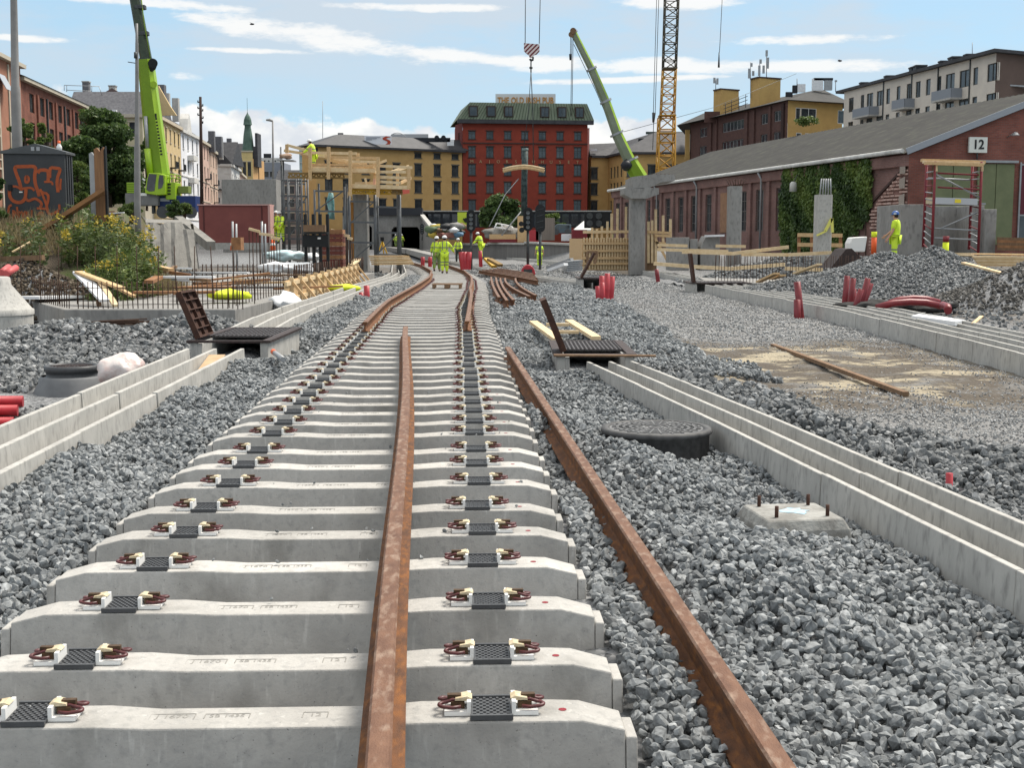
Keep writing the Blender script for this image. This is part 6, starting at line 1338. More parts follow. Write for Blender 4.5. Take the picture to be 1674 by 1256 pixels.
p = lambda u, v: (P(u,v,232.95).x, P(u,v,232.95).z); mk = [(639,224),(631,222.5),(625.5,225),(626,228),(633,231),(633.5,233.5),(630,235.8),(637,236),(639,232),(637,229),(631,226.5),(633,225)]
part('swirl_mark', MB().prism([p(*q) for q in mk], (0,232.93,0), (1,0,0), (0,0,1), (0,.03,0)), mat('red_mark', (.40,.06,.03), .7), s)
for k, (v, u1) in enumerate(((224.3,622),(226.3,618),(228.3,612))): part('text_line', MB().beam(P(598,v,232.9), P(u1-k*2,v,232.9), .02, .1), mat('grey_text', (.25,.27,.32), .8), s)
t = thing('yellow_building', 'ochre yellow wing right of the red building with a dark hipped roof', 'building', (24, 250, .3))
A = (P(960,300,246).x+.9, 249); Bq = (P(994,300,250).x, 250); C1 = (P(1020,300,239).x, 239); D1 = (P(1140,300,240).x, 240)
W3 = lambda us, A, B, w=1.5: [(fu(u,A,B), z, w, 2.1, 2) for u in us for z in (6.7, 10.0, 13.0)]
facade(t, A, Bq, .3, 17.2, W3((970,), A, Bq), M_ochre, trim=MATS['grey_trim']); facade(t, Bq, C1, .3, 17.2, W3((997.5,1003,1008,1014), Bq, C1, 1.2), M_ochre); facade(t, C1, D1, .3, 17.2, W3((1031,1065,1095,1120), C1, D1, 1.9), M_ochre, trim=MATS['grey_trim'])
for a, b in ((A,Bq),(Bq,C1),(C1,D1)): band(t, a, b, 17.05, .4, .7, M_roofd, 'cornice', .1)
shell(t, [A, off(A,Bq,14), (D1[0], 264), D1], .3, 17.2, M_ochre)
q = [Vector((A[0]-.2,A[1]-.7,17.46)), Vector((Bq[0],Bq[1]-.8,17.46)), Vector((C1[0]-.7,C1[1]-.7,17.46)), Vector((D1[0]+.8,D1[1]-.7,17.46)), Vector((D1[0]+.8,266,17.46)), Vector((A[0]-.2,266,17.46))]
r0 = Vector((q[0].x, 257, 20.2)); r1 = Vector((Bq[0]+3, 256, 20.4)); r2 = Vector((C1[0]+7, 250, 22.0)); r3 = Vector((D1[0]+.8, 250, 22.0))
part('roof', MB().add(q+[r0,r1,r2,r3], [(0,1,7,6),(1,2,8,7),(2,3,9,8),(3,4,9),(4,5,6,7,8,9)]), M_roofd, t)
chimney(t, 1048, 226, 240, 246, 1.0, M_blackish); strip(1060,1114,219,234,254,mat('green_glass_block', (.07,.09,.085), .4),'rooftop_unit',t); strip(1056,1116,215,219,253.6,mat('dark_green_fascia', (.05,.07,.06), .6),'rooftop_unit',t)
strip(965,976,243,246.5,249,M_sheet,'skylight',t)
# ---- left street
M_br1 = brick_mat('street_brick', (.24,.085,.055), (.19,.065,.045), (.16,.12,.1), 1, (-.09,1)); M_cremt = plast('cream_trim', (.50,.45,.36))
t = thing('brick_building', 'long red brick building with tall dark windows receding at the left edge', 'building', (-60, 158, 4)); A, B = (-53.6,142), (-56.9,174)
us = (64,80.5,94.5,109,122,135,147)
wins = [(fu(u,A,B), z, 1.9, 2.1, 1) for u in us for z in (15.7, 12.5, 9.3, 6.2)]
pt, L, x, n = facade(t, A, B, 3, 19.0, wins, M_br1, M_frame_d, .2)
band(t, A, B, 18.75, .4, .6, M_cremt, 'eave_board', .3)
for i, u in enumerate((72,87,101,115,128.5,141)):
    p = pt(fu(u,A,B)*L, 5, .003); part('downpipe' if i % 2 else 'brick_pier', MB().prism([(-.12 if i % 2 else -.25,0),(.12 if i % 2 else .25,0),(.12 if i % 2 else .25,12.9),(-.12 if i % 2 else -.25,12.9)], p, x, (0,0,1), n*.2), M_steeld if i % 2 else M_br1, t)
shell(t, [A, (-72,143), (-75,174), B], 3, 19, M_br1); roof(t, A, B, 18, 19.16, 3.4, M_roofd, .7)
band(t, (-72,174.0), (-56.95,174.0), 3, 16, .01, M_br1, 'end_wall') if 0 else None
for k in range(8): p = pt(2+k*3.6, 20.0, -2.2-.0*k); part('roof_window', MB().obox(p, (1.1,1.4,.15), Matrix.Rotation(R(-18), 3, 'Y')), M_galv, t)
t = thing('brick_building', 'red brick stair block with pale bands at the very left edge behind the thick mast', 'building', (-56, 132, 4)); A, B = (-50.6,118), (-53.3,141.5)
wins = [(fu(u,A,B), z, 1.7, 2.2, 1) for u in (-20,5,38) for z in (16.4, 13.0, 9.7, 6.4)]
pt, L, x, n = facade(t, A, B, 3, 20.2, wins, plast('salmon_brick', (.36,.17,.11)), M_frame_w, .15, trim=M_cremt); band(t, A, B, 19.9, .4, .6, M_cremt, 'eave_board', .2); shell(t, [A, (-66,119), (-68,141.5), B], 3, 20.2, M_br1); roof(t, A, B, 14, 20.3, 3, M_roofd, .6)
for u in (10.5, 27): p = pt(fu(u,A,B)*L, 3.2, .003); part('corner_band', MB().prism([(-.2,0),(.2,0),(.2,16.5),(-.2,16.5)], p, x, (0,0,1), n*.12), M_cremt, t)
p = pt(fu(14,A,B)*L, 16.3, .1); part('awning', MB().prism([(-1.3,0),(1.3,0),(1.3,.1),(-1.3,.1)], p+Vector((0,0,2)), x, (n*.5-Vector((0,0,1))).normalized()*18, n*.08), mat('grey_awning', (.35,.38,.42), .8), t)
t = thing('slate_building', 'pale building with broad grey slate roof and chimneys behind the big tree', 'building', (-63, 205, 4)); A, B = (P(118,300,200).x,200), (P(236,300,200).x,200)
wins = [(q, z, 1.4, 2.2, 2) for q in (.12,.3,.5,.7,.88) for z in (17.2,13.5,9.8)]
facade(t, A, B, 3, 20.4, wins, plast('pale_yellow_render', (.50,.45,.30)), trim=M_cremt); band(t, A, B, 20.1, .5, .6, M_cremt, 'cornice', .2); shell(t, [A, (A[0],216), (B[0],216), B], 3, 20.4, M_cremt); roof(t, A, B, 16, 20.5, 3.9, M_slate, .4, (0,0), flat=9)
chimney(t, 140, 134, 152, 206, 1.0, M_slate, M_conc); chimney(t, 183, 141, 153, 206, 1.0, M_conc, M_conc2)
mb = MB()
for (a_, b_) in (((105,139),(162,141)),((109,150),(109,139)),((150,150),(150,140)),((162,141),(167,156)),((105,139),(105,148)),((109,147),(150,149))): mb.tube([P(*a_,200), P(*b_,200)], .05, 5)
part('roof_railing', mb, M_galv, t); strip(183,190,179,184,199.6,M_sheet,'skylight',t)
def house(label, u0, u1, Y0, Y1, zt_, wc, roofm, rh, nw, wz, dep=14, fm=M_frame_d, trim=None, bal=None, name='town_house', front=None, ww=1.3, hip=(0,0), chim=()):
    A = (P(u0,300,Y0).x, Y0); B = (P(u1,300,Y1).x, Y1); A_, B_, x, n = frame2(A, B); c = (A_+B_)/2-n*dep/2
    t = thing(name, label, 'building', (c.x, c.y, 4)); wins = [((k+.5)/nw, z, ww, 2.1, 2) for k in range(nw) for z in wz]
    pt, L, x, n = facade(t, A, B, 3, zt_, wins, wc, fm, .15, trim=trim); band(t, A, B, zt_-.3, .5, .5, trim or M_cremt, 'cornice', .05)
    for z in wz[1:]: band(t, A, B, z-.9, .16, .12, trim or M_cremt, 'string_course')
    shell(t, [A, off(A,B,dep), off(A,B,dep,1), B], 3, zt_, wc); roof(t, A, B, dep, zt_+.22, rh, roofm, .3, hip)
    for f, z in (bal or ()):
        p = pt(f*L, z, .01); b_ = part('balcony', MB().prism([(-1.3,0),(1.3,0),(1.3,.15),(-1.3,.15)], p, x, (0,0,1), n*1.0), M_roofd, t); mb = MB()
        for q in range(9): mb.beam(p+x*(-1.25+q*.3125)+n*.97+Vector((0,0,.15)), p+x*(-1.25+q*.3125)+n*.97+Vector((0,0,1.1)), .05)
        mb.beam(p+x*-1.3+n*.97+Vector((0,0,1.1)), p+x*1.3+n*.97+Vector((0,0,1.1)), .07); part('railing', mb, M_blackish, b_)
    for (u, v0, v1, Y, w, m) in chim: chimney(t, u, v0, v1, Y, w, m)
    return t, pt, L, x, n
zs5 = (18.0-.6, 14.0-.6, 10.2-.6, 6.4-.6)
t, pt, L, x, n = house('ornate cream townhouse with black balconies right of the lime crane boom', 263, 297, 205, 226, 20.6, plast('cream_render', (.62,.47,.25)), mat('red_brown_tiles', (.16,.10,.09), .8, 0, (.08,.075,.075), 1.5), 4.2, 5, zs5, trim=plast('stone_trim', (.55,.47,.36)), bal=((.5,13.2),(.9,13.2),(.5,7.4),(.9,7.4)), chim=((262,138,150,212,1.3,M_slate),(272,152,162,222,.9,M_conc),(286,160,168,232,1.1,M_conc)))
facade(t, (P(210,300,205).x,205.02), (P(262.8,300,205).x,205.02), 3, 20.6, [(q,z,1.3,2.1,2) for q in (.2,.5,.8) for z in zs5], MATS['cream_render'], trim=MATS['stone_trim'], name='front_wall')
part('gable', MB().prism([(0,0),(5.4,0),(4.4,1.5),(2.7,4.6),(1,1.5)], (P(236,300,204.9).x, 204.9, 20.9), (1,0,0), (0,0,1), (0,.5,0)), MATS['cream_render'], t)
t, pt, L, x, n = house('bright white townhouse with bay windows behind the crane', 297.5, 327, 226.3, 246, 20.4, plast('white_render', (.78,.79,.82), (.66,.67,.70)), M_roofd, 4.5, 4, zs5, trim=M_whitep)
for z in (15.6, 11.6, 7.6): p = pt(L*.45, z, .01); part('bay', MB().prism([(-2.4,0),(2.4,0),(2.4,.9),(-2.4,.9)], p, x, (0,0,1), n*1.1), M_whitep, t)
part('gable', MB().prism([(-2.6,0),(2.6,0),(1.2,2.4),(0,3.4),(-1.2,2.4)], pt(L*.45,20.65,.1), x, (0,0,1), n*-1.5), M_whitep, t)
house('faded pink townhouse behind the dark telegraph pole', 327.5, 343, 246.5, 262, 20.2, plast('pink_render', (.58,.40,.33)), M_slate, 4, 3, zs5, trim=M_cremt, bal=((.6,13.2),), chim=((345,214,222,262,1.2,M_slate),))
house('beige townhouse with black balconies, second beyond the telegraph pole', 343.5, 356, 262.5, 278, 19.6, plast('beige_render', (.55,.40,.31)), M_roofd, 4, 3, (16.6,13,9.3,5.6), trim=M_cremt, bal=((.5,9.0),(.5,12.6)), chim=((356,223,232,276,1.5,M_slate),(360.5,226,236,280,.8,M_conc)))
t, pt, L, x, n = house('white corner house with a dark mansard and corner balcony', 379, 392, 285, 306, 17.6, plast('offwhite_render', (.66,.66,.64)), M_roofd, 5.5, 4, (13.6,10,6.4), trim=M_whitep, dep=9, chim=((374,226,236,300,1,M_slate),(383,232,240,300,.8,M_slate)))
A, B = (P(353,300,284.9).x,284.9), (P(378.8,300,284.9).x,284.9); facade(t, A, B, 3, 17.6, [(.3,13.4,1.2,2.3,2),(.7,13.4,1.2,2.3,2),(.6,9.1,2.0,2.4,2),(.6,5,2.0,2.4,2)], MATS['offwhite_render'], trim=M_whitep, name='front_wall'); band(t, A, B, 17.4, .5, .5, M_whitep, 'cornice', .2); band(t, A, B, 12.2, .25, .9, M_roofd, 'balcony_slab')
roof(t, A, B, 12, 17.9, 5.2, M_roofd, .3, (.2,0))
house('narrow pale pink house between the white corner house and the turret', 392.5, 401, 307, 330, 17.0, MATS['pink_render'], M_roofd, 5, 3, (13.2,9.6,6), trim=M_cremt)
t = thing('turret_house', 'yellow house with a green onion-topped turret and thin spire', 'building', P(405, 300, 334)); A, B = (P(396,300,333).x,333), (P(414,300,333).x,333)
facade(t, A, B, 3, 24, [(.22,17.6,.9,3.6,1),(.68,17.6,.9,3.6,1),(.22,11.6,.9,3.2,1),(.68,11.6,.9,3.2,1)], plast('warm_yellow_render', (.66,.52,.24)), trim=M_cremt)
facade(t, (B[0]+.01,B[1]+.02), (B[0]+.6,B[1]+12), 3, 22, [(.5,17,1,3,1)], plast('orange_render', (.60,.36,.16))); c = ((A[0]+B[0])/2, 334.6, 0)
part('spire_roof', MB().lathe([(1.7,24.02),(1.45,25),(1.15,28),(.8,30.2),(.85,30.6),(1.15,30.7),(1.05,31.2),(.95,32),(.6,32.9),(.15,33.6),(.05,34),(.04,37.5),(0,37.6)], c, 8, smooth=False), mat('dark_green_copper', (.05,.09,.065), .6, 0, (.1,.16,.13), .6), t)
part('side_roof', MB().prism([(0,-4),(1.5,-4),(1.5,4.6),(.9,4.6),(.9,1.2),(0,1.2)], (B[0]-.4,334,24), (1,0,0), (0,0,1), (0,5,0)), M_roofd, t); band(t, A, B, 23.7, .35, .3, M_cremt, 'cornice', .1)
roof(t, (A[0]-6,336), (A[0]-.1,336), 12, 21, 5.5, M_roofd, .3, (0,0)); shell(t, [(A[0]-6,336),(A[0]-.1,336),(A[0]-.1,348),(A[0]-6,348)], 3, 21, M_cremt, closed=True)
t = thing('grey_building', 'distant blue-grey block with a white attic storey right of the turret house', 'building', P(440, 300, 360)); A, B = (P(417,300,360).x,360), (P(464,300,360).x,360)
facade(t, A, B, 3, 22.6, [(q,z,1.2,1.5,1) for q in (.15,.4,.6,.85) for z in (18.6,15,11.4,7.8)], plast('blue_grey_render', (.24,.26,.30))); shell(t, [A, (A[0],372), (B[0],372), B], 3, 22.6, MATS['blue_grey_render'])
strip(417,462,258,268,361,M_whitep,'attic',t); strip(431,443,251,258,364,M_blackish,'rooftop_unit',t)
for u in (420,426,432.5,439,450): strip(u-1,u+1,262,264,360.8,M_blackish,'attic_window',t)
t = thing('glass_building', 'pale green glass office block rising behind the scaffold worker', 'building', P(503, 300, 262)); strip(490,517,237,300,262,mat('green_glass', (.22,.32,.34), .25, 0, (.35,.45,.46), .7),'glass_front',t)
for k in range(4): strip(490.5,516.5,241+k*12,242+k*12,261.8,M_whitep,'floor_band',t)
t = thing('town_house', 'grey-pink townhouse row seen through the scaffold tubes at the street end', 'building', P(488, 390, 290)); A, B = (P(452,300,290).x,290), (P(522,300,290).x,290)
facade(t, A, B, .3, 14.4, [((k+.5)/7, z, .95, 1.7, 2) for k in range(7) for z in (11.6, 8.6, 5.6, 2.6)], plast('grey_pink_render', (.25,.20,.19)), M_frame_d, trim=M_cremt); shell(t, [A, (A[0],300), (B[0],300), B], .3, 14.4, MATS['grey_pink_render']); roof(t, A, B, 9, 14.5, 2.6, M_roofd, .3)
# ---- right: dark building with ochre penthouses, white flats
z1 = 21.0
t = thing('dark_brick_building', 'dark brown brick block with ochre rooftop towers and antennas behind the hall', 'building', (46, 205, 4)); A, B = (P(1127,300,222).x,222), (P(1285,300,184).x,184)
M_dbr = mat('dark_brown_brick', (.105,.055,.045), .9, 0, (.075,.04,.035), 2); M_och2 = plast('amber_render', (.50,.33,.12), (.42,.27,.10))
wins = [(fu(u,A,B), z, w, 1.5, s) for (u, w, s) in ((1146,3.2,1),(1193.5,8.6,4),(1244,2.4,1),(1265,2.4,1)) for z in (18.4, 15.4, 12.4)]
pt, L, x, n = facade(t, A, B, 3, z1, wins, M_dbr, mat('grey_frame', (.25,.25,.25), .6)); C2 = (P(1374,300,189).x,189)
facade(t, (B[0]+.01,B[1]+.01), C2, 3, z1, [(fu(1298,B,C2),18.2,.9,1.9,0),(fu(1315,B,C2),18.2,2.9,1.9,1),(fu(1368,B,C2),18.2,1.4,1.9,0),(fu(1300,B,C2),15,1,1.6,0),(fu(1318,B,C2),15,1.8,1.6,1)], M_och2, M_frame_w, .05, name='amber_wall')
for u in (1159,1168,1217,1228,1254,1275): p = pt(fu(u,A,B)*L, 4, .003); part('brick_pier', MB().prism([(-.4,0),(.4,0),(.4,z1-4.3),(-.4,z1-4.3)], p, x, (0,0,1), n*.25), M_dbr if u < 1270 else mat('near_black_brick', (.04,.022,.02), .9), t)
strip(1120,1128,212,260,221.6,M_och2,'end_panel',t)
rv = [Vector((P(1106,208,224).x,224,z1+.0)), Vector((P(1288,170,183).x,182.8,z1)), Vector((C2[0]+1.2,188,z1)), Vector((C2[0]+3,212,z1)), Vector((P(1120,208,244).x,244,z1))]; apx = P(1343,145,198); ap2 = P(1150,185,232); 
part('roof', MB().add(rv+[apx, ap2], [(0,1,5,6),(1,2,5),(2,3,5),(3,4,6,5),(4,0,6),(0,4,3,2,1)]), mat('grey_felt_roof', (.05,.05,.048), .85, 0, (.035,.035,.034), .7), t)
def tower(u0, u1, um, v0, v1, Y, m): 
    a, b, c = P(u0,v1,Y+2.5), P(um,v1,Y), P(u1,v1,Y+2); zt_ = P(um,v0,Y).z; z0 = z1+.1
    pts = [(a.x,a.y),(b.x,b.y),(c.x,c.y),((a.x+c.x-b.x),(a.y+c.y-b.y))]; q = part('rooftop_tower', MB().prism(pts, (0,0,z0), (1,0,0), (0,1,0), (0,0,zt_-z0)), m, t); part('tower_cap', MB().prism([(p[0]+(.15 if p[0] > b.x else -.15), p[1]-.15) for p in pts], (0,0,zt_+.002), (1,0,0), (0,1,0), (0,0,.2)), M_trimd, q); return q
tower(1166,1207,1178,146,192,212,M_och2); tower(1226,1275,1240,127,180,198,M_och2); strip(1152,1177,182,200,210,M_dbr,'rooftop_unit',t)
mb = MB()
for k in range(3): mb.tube([P(1183,172+k*6,206), P(1222,156+k*6+1,200)], .05, 5)
for u in (1186,1196,1208,1219): mb.tube([P(u,190-(u-1186)*.42,204), P(u,168-(u-1186)*.42,204)], .05, 5)
part('roof_railing', mb, M_blackish, t)
def antenna(u, v0, v1, Y, pans):
    a = part('antenna_mast', MB().tube([P(u,v1,Y), P(u,v0,Y)], .06, 6), M_galv, t)
    for du, va, vb in pans: p, q = P(u+du,va,Y), P(u+du,vb,Y); part('antenna_panel', MB().box(p.x-.17,p.x+.17,Y-.3,Y-.12,q.z,p.z), M_galv, a)
antenna(1170,128,146,212,((-2.5,127,136),(2.5,128,138))); antenna(1227,101,160,200,((-2.5,112,128),(1,103,109),(4,116,124))); antenna(1242,97,127,199,((-1,107,124),(1,97,104))); antenna(1253,84,126,199,((0,82,92),(2,94,112),(-5,107,120)))
for (u0,u1,v0,v1,m) in ((1303,1317,137,150,M_sheet),(1296,1304,139,152,M_blackish),(1328,1346,128,148,M_sheet),(1331,1362,127,131,M_blackish),(1348,1361,131,147,M_galv),(1285,1296,150,158,M_blackish)): strip(u0,u1,v0,v1,194,m,'rooftop_unit',t)
antenna(1366,131,150,194,((0,131,134),)); antenna(1303,128,140,194,())
part('stay_wire', MB().tube([P(1020,215,150), P(1165,176,190), P(1302,120,194)], .03, 4), M_steeld, t)
t = thing('white_apartment_block', 'white rendered apartment block with grey balconies and many chimneys on the skyline', 'building', (54, 165, 4)); A, B = (P(1376,300,178).x,178), (P(1620,300,141).x,141); z1 = 21.5
us = ((1383,1.5,1),(1401,1,1),(1413,1.8,1),(1429,1.8,1),(1442,1,0),(1458.5,1,0),(1475,1.1,1),(1490,1.2,1),(1506,1.1,0),(1524,.8,0),(1541,2,1),(1564,2.2,1),(1581.5,1,0),(1608,2,1))
wins = [(fu(u,A,B), z, w*(1+.0), 1.9, s) for (u,w,s) in us for z in (18.6, 15.4, 12.2)]
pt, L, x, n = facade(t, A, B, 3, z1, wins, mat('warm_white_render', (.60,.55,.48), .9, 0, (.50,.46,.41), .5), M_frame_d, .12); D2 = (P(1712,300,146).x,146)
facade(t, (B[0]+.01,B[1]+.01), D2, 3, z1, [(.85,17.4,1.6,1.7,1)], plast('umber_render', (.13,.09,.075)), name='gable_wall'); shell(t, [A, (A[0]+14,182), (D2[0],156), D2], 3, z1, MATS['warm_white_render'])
q = [Vector((P(1366,150,180).x,180,z1)), Vector((B[0]-.6,B[1]-1.0,z1)), Vector((D2[0]+1,D2[1]-1,z1)), Vector((D2[0]+2,160,z1)), Vector((A[0]+15,186,z1))]; part('roof', MB().add([p for p in q]+[p+Vector((0,0,.35)) for p in q], [(0,1,2,3,4),(9,8,7,6,5)]+[(i,(i+1) % 5,5+(i+1) % 5,5+i) for i in range(5)]), M_roofd, t)
for u, zz, w in ((1414.5,17.3,4.8),(1475,17.3,3.2),(1545,17.3,4.4)):
    p = pt(fu(u,A,B)*L, zz, .01); b_ = part('balcony', MB().prism([(-w/2,0),(w/2,0),(w/2,.2),(-w/2,.2)], p, x, (0,0,1), n*1.4), M_conc, t); part('balcony_front', MB().prism([(-w/2,.2),(w/2,.2),(w/2,1.25),(-w/2,1.25)], p+n*1.33, x, (0,0,1), n*.06).prism([(0,.2),(1.3,.2),(1.3,1.25),(0,1.25)], p-x*w/2, n, (0,0,1), x*.06).prism([(0,.2),(1.3,.2),(1.3,1.25),(0,1.25)], p+x*w/2, n, (0,0,1), x*-.06), mat('balcony_grey', (.22,.24,.27), .6), b_)
for u in (1435,1480,1522,1573): p = pt(fu(u,A,B)*L, 4, .003); part('downpipe', MB().prism([(-.07,0),(.07,0),(.07,z1-4),(-.07,z1-4)], p, x, (0,0,1), n*.12), M_steeld, t)
for (u,v0,v1,Y,w) in ((1413,136,146,175,.9),(1455,125,136,168,1.0),(1497,111,124,163,1.1),(1506,108,122,161,1.3),(1544,101,112,155,.9),(1567,94,108,152,1.5),(1587,90,102,148,1.0)): chimney(t, u, v0, v1, Y, w, M_blackish, M_roofd)
part('lightning_rod', MB().tube([P(1589.5,90,148), P(1589.5,69,148)], .04, 5), M_galv, t)
part('gable_awning', MB().beam(P(1626,139,143), P(1690,143,143), 1.4, .15), M_galv, t)
# ---- brick hall
d = Vector((-.2055,.9787,0)); pp = Vector((.9787,.2055,0)); c0 = Vector((19.0,62,0)); zE, zR, Wd, Ln = 5.7, 9.1, 8.8, 50
M_hb = brick_mat('hall_side_brick', (.215,.115,.10), (.17,.092,.082), (.2,.16,.145), 1, (-.2,.98)); M_hg = brick_mat('hall_gable_brick', (.24,.085,.062), (.18,.065,.05), (.15,.11,.10), 1, (.98,.2))
t = thing('brick_hall', 'long low old brick hall with grey corrugated roof and white gutter', 'hall', c0+d*20+pp*8)
A = c0+d*Ln; B = c0
def hu(u): return fu(u, A, B)
wu = [1009,1023,1045,1060,1072,1090,1111,1132,1156,1182,1212,1239,1272,1400]
wins = [(hu(u), 2.05, 1.15, 2.55, 3) for u in wu if u not in (1182,)]
pt, L, x, n = facade(t, A, B, .2, zE, wins, M_hb, mat('rusty_window_bar', (.10,.09,.085), .7), .15); pz = lambda s, z, dd=0: pt(s, z, dd)
p = pt(hu(1182)*L, 2.0, .01); part('boarded_window', MB().prism([(-.6,0),(.6,0),(.6,2.6),(-.6,2.6)], p, x, (0,0,1), n*.05), mat('brown_board', (.30,.17,.10), .85, 0, (.22,.12,.07), 3), t)
us_ = wu; cent = [hu(u)*L for u in us_]
for a_, b_ in zip(cent, cent[1:]):
    if b_-a_ > 6: continue
    s = (a_+b_)/2; part('brick_pilaster', MB().prism([(-.22,0),(.22,0),(.22,zE-.7-.0),(-.22,zE-.7)], pt(s,.2,.003), x, (0,0,1), n*.14), M_hb, t)
part('corbel_band', MB().prism([(0,zE-.65),(-L,zE-.65),(-L,zE-.12),(0,zE-.12)], pt(0,0,.003), x, (0,0,1), n*.2), M_hb, t)
part('gutter', MB().tube([pt(-.3,zE-.02,.42), pt(L+.1,zE+.06,.42)], .11, 8), mat('white_gutter', (.62,.62,.60), .5, 0, (.4,.4,.38), 1.5), t)
for u in (1076, 1141, 1246): s = hu(u)*L; part('downpipe', MB().tube([pt(s,zE-.1,.42), pt(s,zE-.5,.2), pt(s,.3,.2)], .07, 6), M_galv, t)
# gable
tt = lambda u: fu(u, c0, c0+pp*20)*20
g0, g1 = tt(1518), tt(1583); ex = [(tt(1518),tt(1583)),(tt(1590),tt(1650)),(tt(1660),tt(1700))]
gp = lambda s, z, dd=0: c0+pp*s-d*dd+Vector((0,0,z)); nG = -d
mb = MB(); mb.add([gp(0,.2),gp(2*Wd,.2),gp(2*Wd,zE-.1),gp(Wd,zR-.15),gp(0,zE-.1)], [(0,1,2,3,4)]); part('gable_wall', mb, M_hg, t)
M_green = mat('olive_green_panel', (.16,.18,.095), .7, 0, (.13,.15,.08), 2)
for a_, b_ in ex[:2]:
    n_ = 2
    for k in range(n_): w = (b_-a_)/n_; part('door_panel', MB().prism([(0,0),(w-.04,0),(w-.04,3.9),(0,3.9)], gp(a_+w*k,1.3,.02), pp, (0,0,1), nG*.08), M_green, t)
    part('door_track', MB().prism([(-.1,0),(b_-a_+.1,0),(b_-a_+.1,.12),(-.1,.12)], gp(a_,5.25,.02), pp, (0,0,1), nG*.2), M_galv, t)
a_, b_ = ex[2]; part('dark_red_panel', MB().prism([(0,0),(b_-a_,0),(b_-a_,2.4),(0,2.4)], gp(a_,2.75,.02), pp, (0,0,1), nG*.05), mat('wine_panel', (.10,.015,.025), .5), t)
part('glazing', MB().prism([(0,0),(b_-a_,0),(b_-a_,1.3),(0,1.3)], gp(a_,1.4,.02), pp, (0,0,1), nG*.05), M_glass, t)
mb = MB()
for z in (1.35,2.7,5.15): mb.prism([(0,0),(b_-a_,0),(b_-a_,.07),(0,.07)], gp(a_,z,.075), pp, (0,0,1), nG*.05)
mb.prism([(-.08,0),(0,0),(0,4),(-.08,4)], gp(a_,1.3,.08), pp, (0,0,1), nG*.05); part('window_frame', mb, M_galv, t)
part('verge_board', MB().beam(gp(-.3,zE+.02,.3), gp(Wd,zR+.06,.3), .06, .3), mat('zinc_verge', (.28,.30,.33), .5, .2), t)
part('wall_lamp', MB().lathe([(0,.1),(.1,.08),(.2,-.05)], gp(tt(1640),6.6,.5), 12).tube([gp(tt(1640),6.7,.5),gp(tt(1636),6.5,.02)],.03,5), M_galv, t)
# corrugated roof
mb = MB(); ns = 190; vs = []
e0, e1, rd = .35, .25, None
for i in range(ns+1):
    m_ = -.3+(Ln+.6)*i/ns; h = .035*(i % 2)
    a = c0+d*m_-pp*.45+Vector((0,0,zE-.08+h)); r = c0+d*m_+pp*Wd+Vector((0,0,zR+h)); e = c0+d*m_+pp*(2*Wd+.4)+Vector((0,0,zE-.08+h)); vs += [a, r, e]
part('roof', MB().add(vs, [(3*i+k,3*i+3+k,3*i+4+k,3*i+1+k) for i in range(ns) for k in (0,1)]), mat('grey_corrugated_roof', (.042,.042,.039), .9, 0, (.026,.026,.025), .45, .3, .7, stretch=(1,1,1), col3=(.055,.058,.046), ns3=1.6), t)
shell(t, [tuple(c0+d*Ln)[:2], tuple(c0+d*Ln+pp*2*Wd)[:2], tuple(c0+pp*2*Wd)[:2]], .2, zE-.15, M_hb)
part('far_gable', MB().add([c0+d*Ln+Vector((0,0,.2)), c0+d*Ln+pp*2*Wd+Vector((0,0,.2)), c0+d*Ln+pp*2*Wd+Vector((0,0,zE-.1)), c0+d*Ln+pp*Wd+Vector((0,0,zR-.15)), c0+d*Ln+Vector((0,0,zE-.1))], [(4,3,2,1,0)]), M_hb, t)
# scar of a torn-off building: rows of broken bricks
M_scar = mat('broken_brick', (.52,.38,.33), .95, 0, (.34,.2,.165), 3, .35, .65); rr = random.Random(4); mb = MB(); L0 = L
for r_ in range(24):
    z = .9+r_*.17; smin = L0-3.4+max(0,(z-3.0))*1.6+rr.uniform(-.2,.2); s = smin
    while s < L0-.02:
        w = rr.uniform(.2,.9); e = min(s+w, L0-.02)
        if rr.random() < .86: mb.prism([(0,0),(-(e-s)+.02,0),(-(e-s)+.02,.085),(0,.085)], pt(s,z+rr.uniform(-.01,.01),.004), x, (0,0,1), n*rr.uniform(.06,.16))
        s = e
part('broken_courses', mb, M_scar, t)
part('scar_plaster', MB().prism([(0,.6),(-4.1,.6),(-4.1,5.0),(-3.2,4.9),(0,2.6)], pt(L0-4.15,0,.002), x, (0,0,1), n*.0015), plast('faded_pink_brick', (.30,.175,.15), (.16,.085,.07)), t)
part('roof_scar', MB().beam(pt(L0-4.3,3.0,.05), pt(L0-.3,5.0,.05), .1, .12), M_trimd, t)
for z in (.8,1.6,2.4,3.2,4.0,4.7): part('corner_patch', MB().prism([(0,0),(-.5,0),(-.5,.55),(0,.45)], pt(L0-.52,z,.17), x, (0,0,1), n*.02), plast('mortar_patch', (.34,.29,.25)), t)
s = thing('number_sign', 'white square sign with black number 12 on the brick gable', 'sign', gp(tt(1587),5.6,.1)); a_, b_ = tt(1572), tt(1601)
part('board', MB().prism([(0,0),(b_-a_,0),(b_-a_,.74),(0,.74)], gp(a_,5.72,.1), pp, (0,0,1), nG*.12), mat('sign_white', (.62,.64,.60), .5), s)
put('lettering', text_mesh('12', .62, .008, M_black, .012), s, face_mtx(gp((a_+b_)/2,6.09,.24), pp)); part('bracket', MB().tube([gp((a_+b_)/2,5.72,.15),gp((a_+b_)/2,5.4,.15)],.04,6), M_steeld, s)
s = thing('wall_street_lamp', 'grey lantern hanging on an arm in front of the ivy', 'street lamp', pt(hu(1300)*L,3.5,1.2)); q = P(1297,300,73)
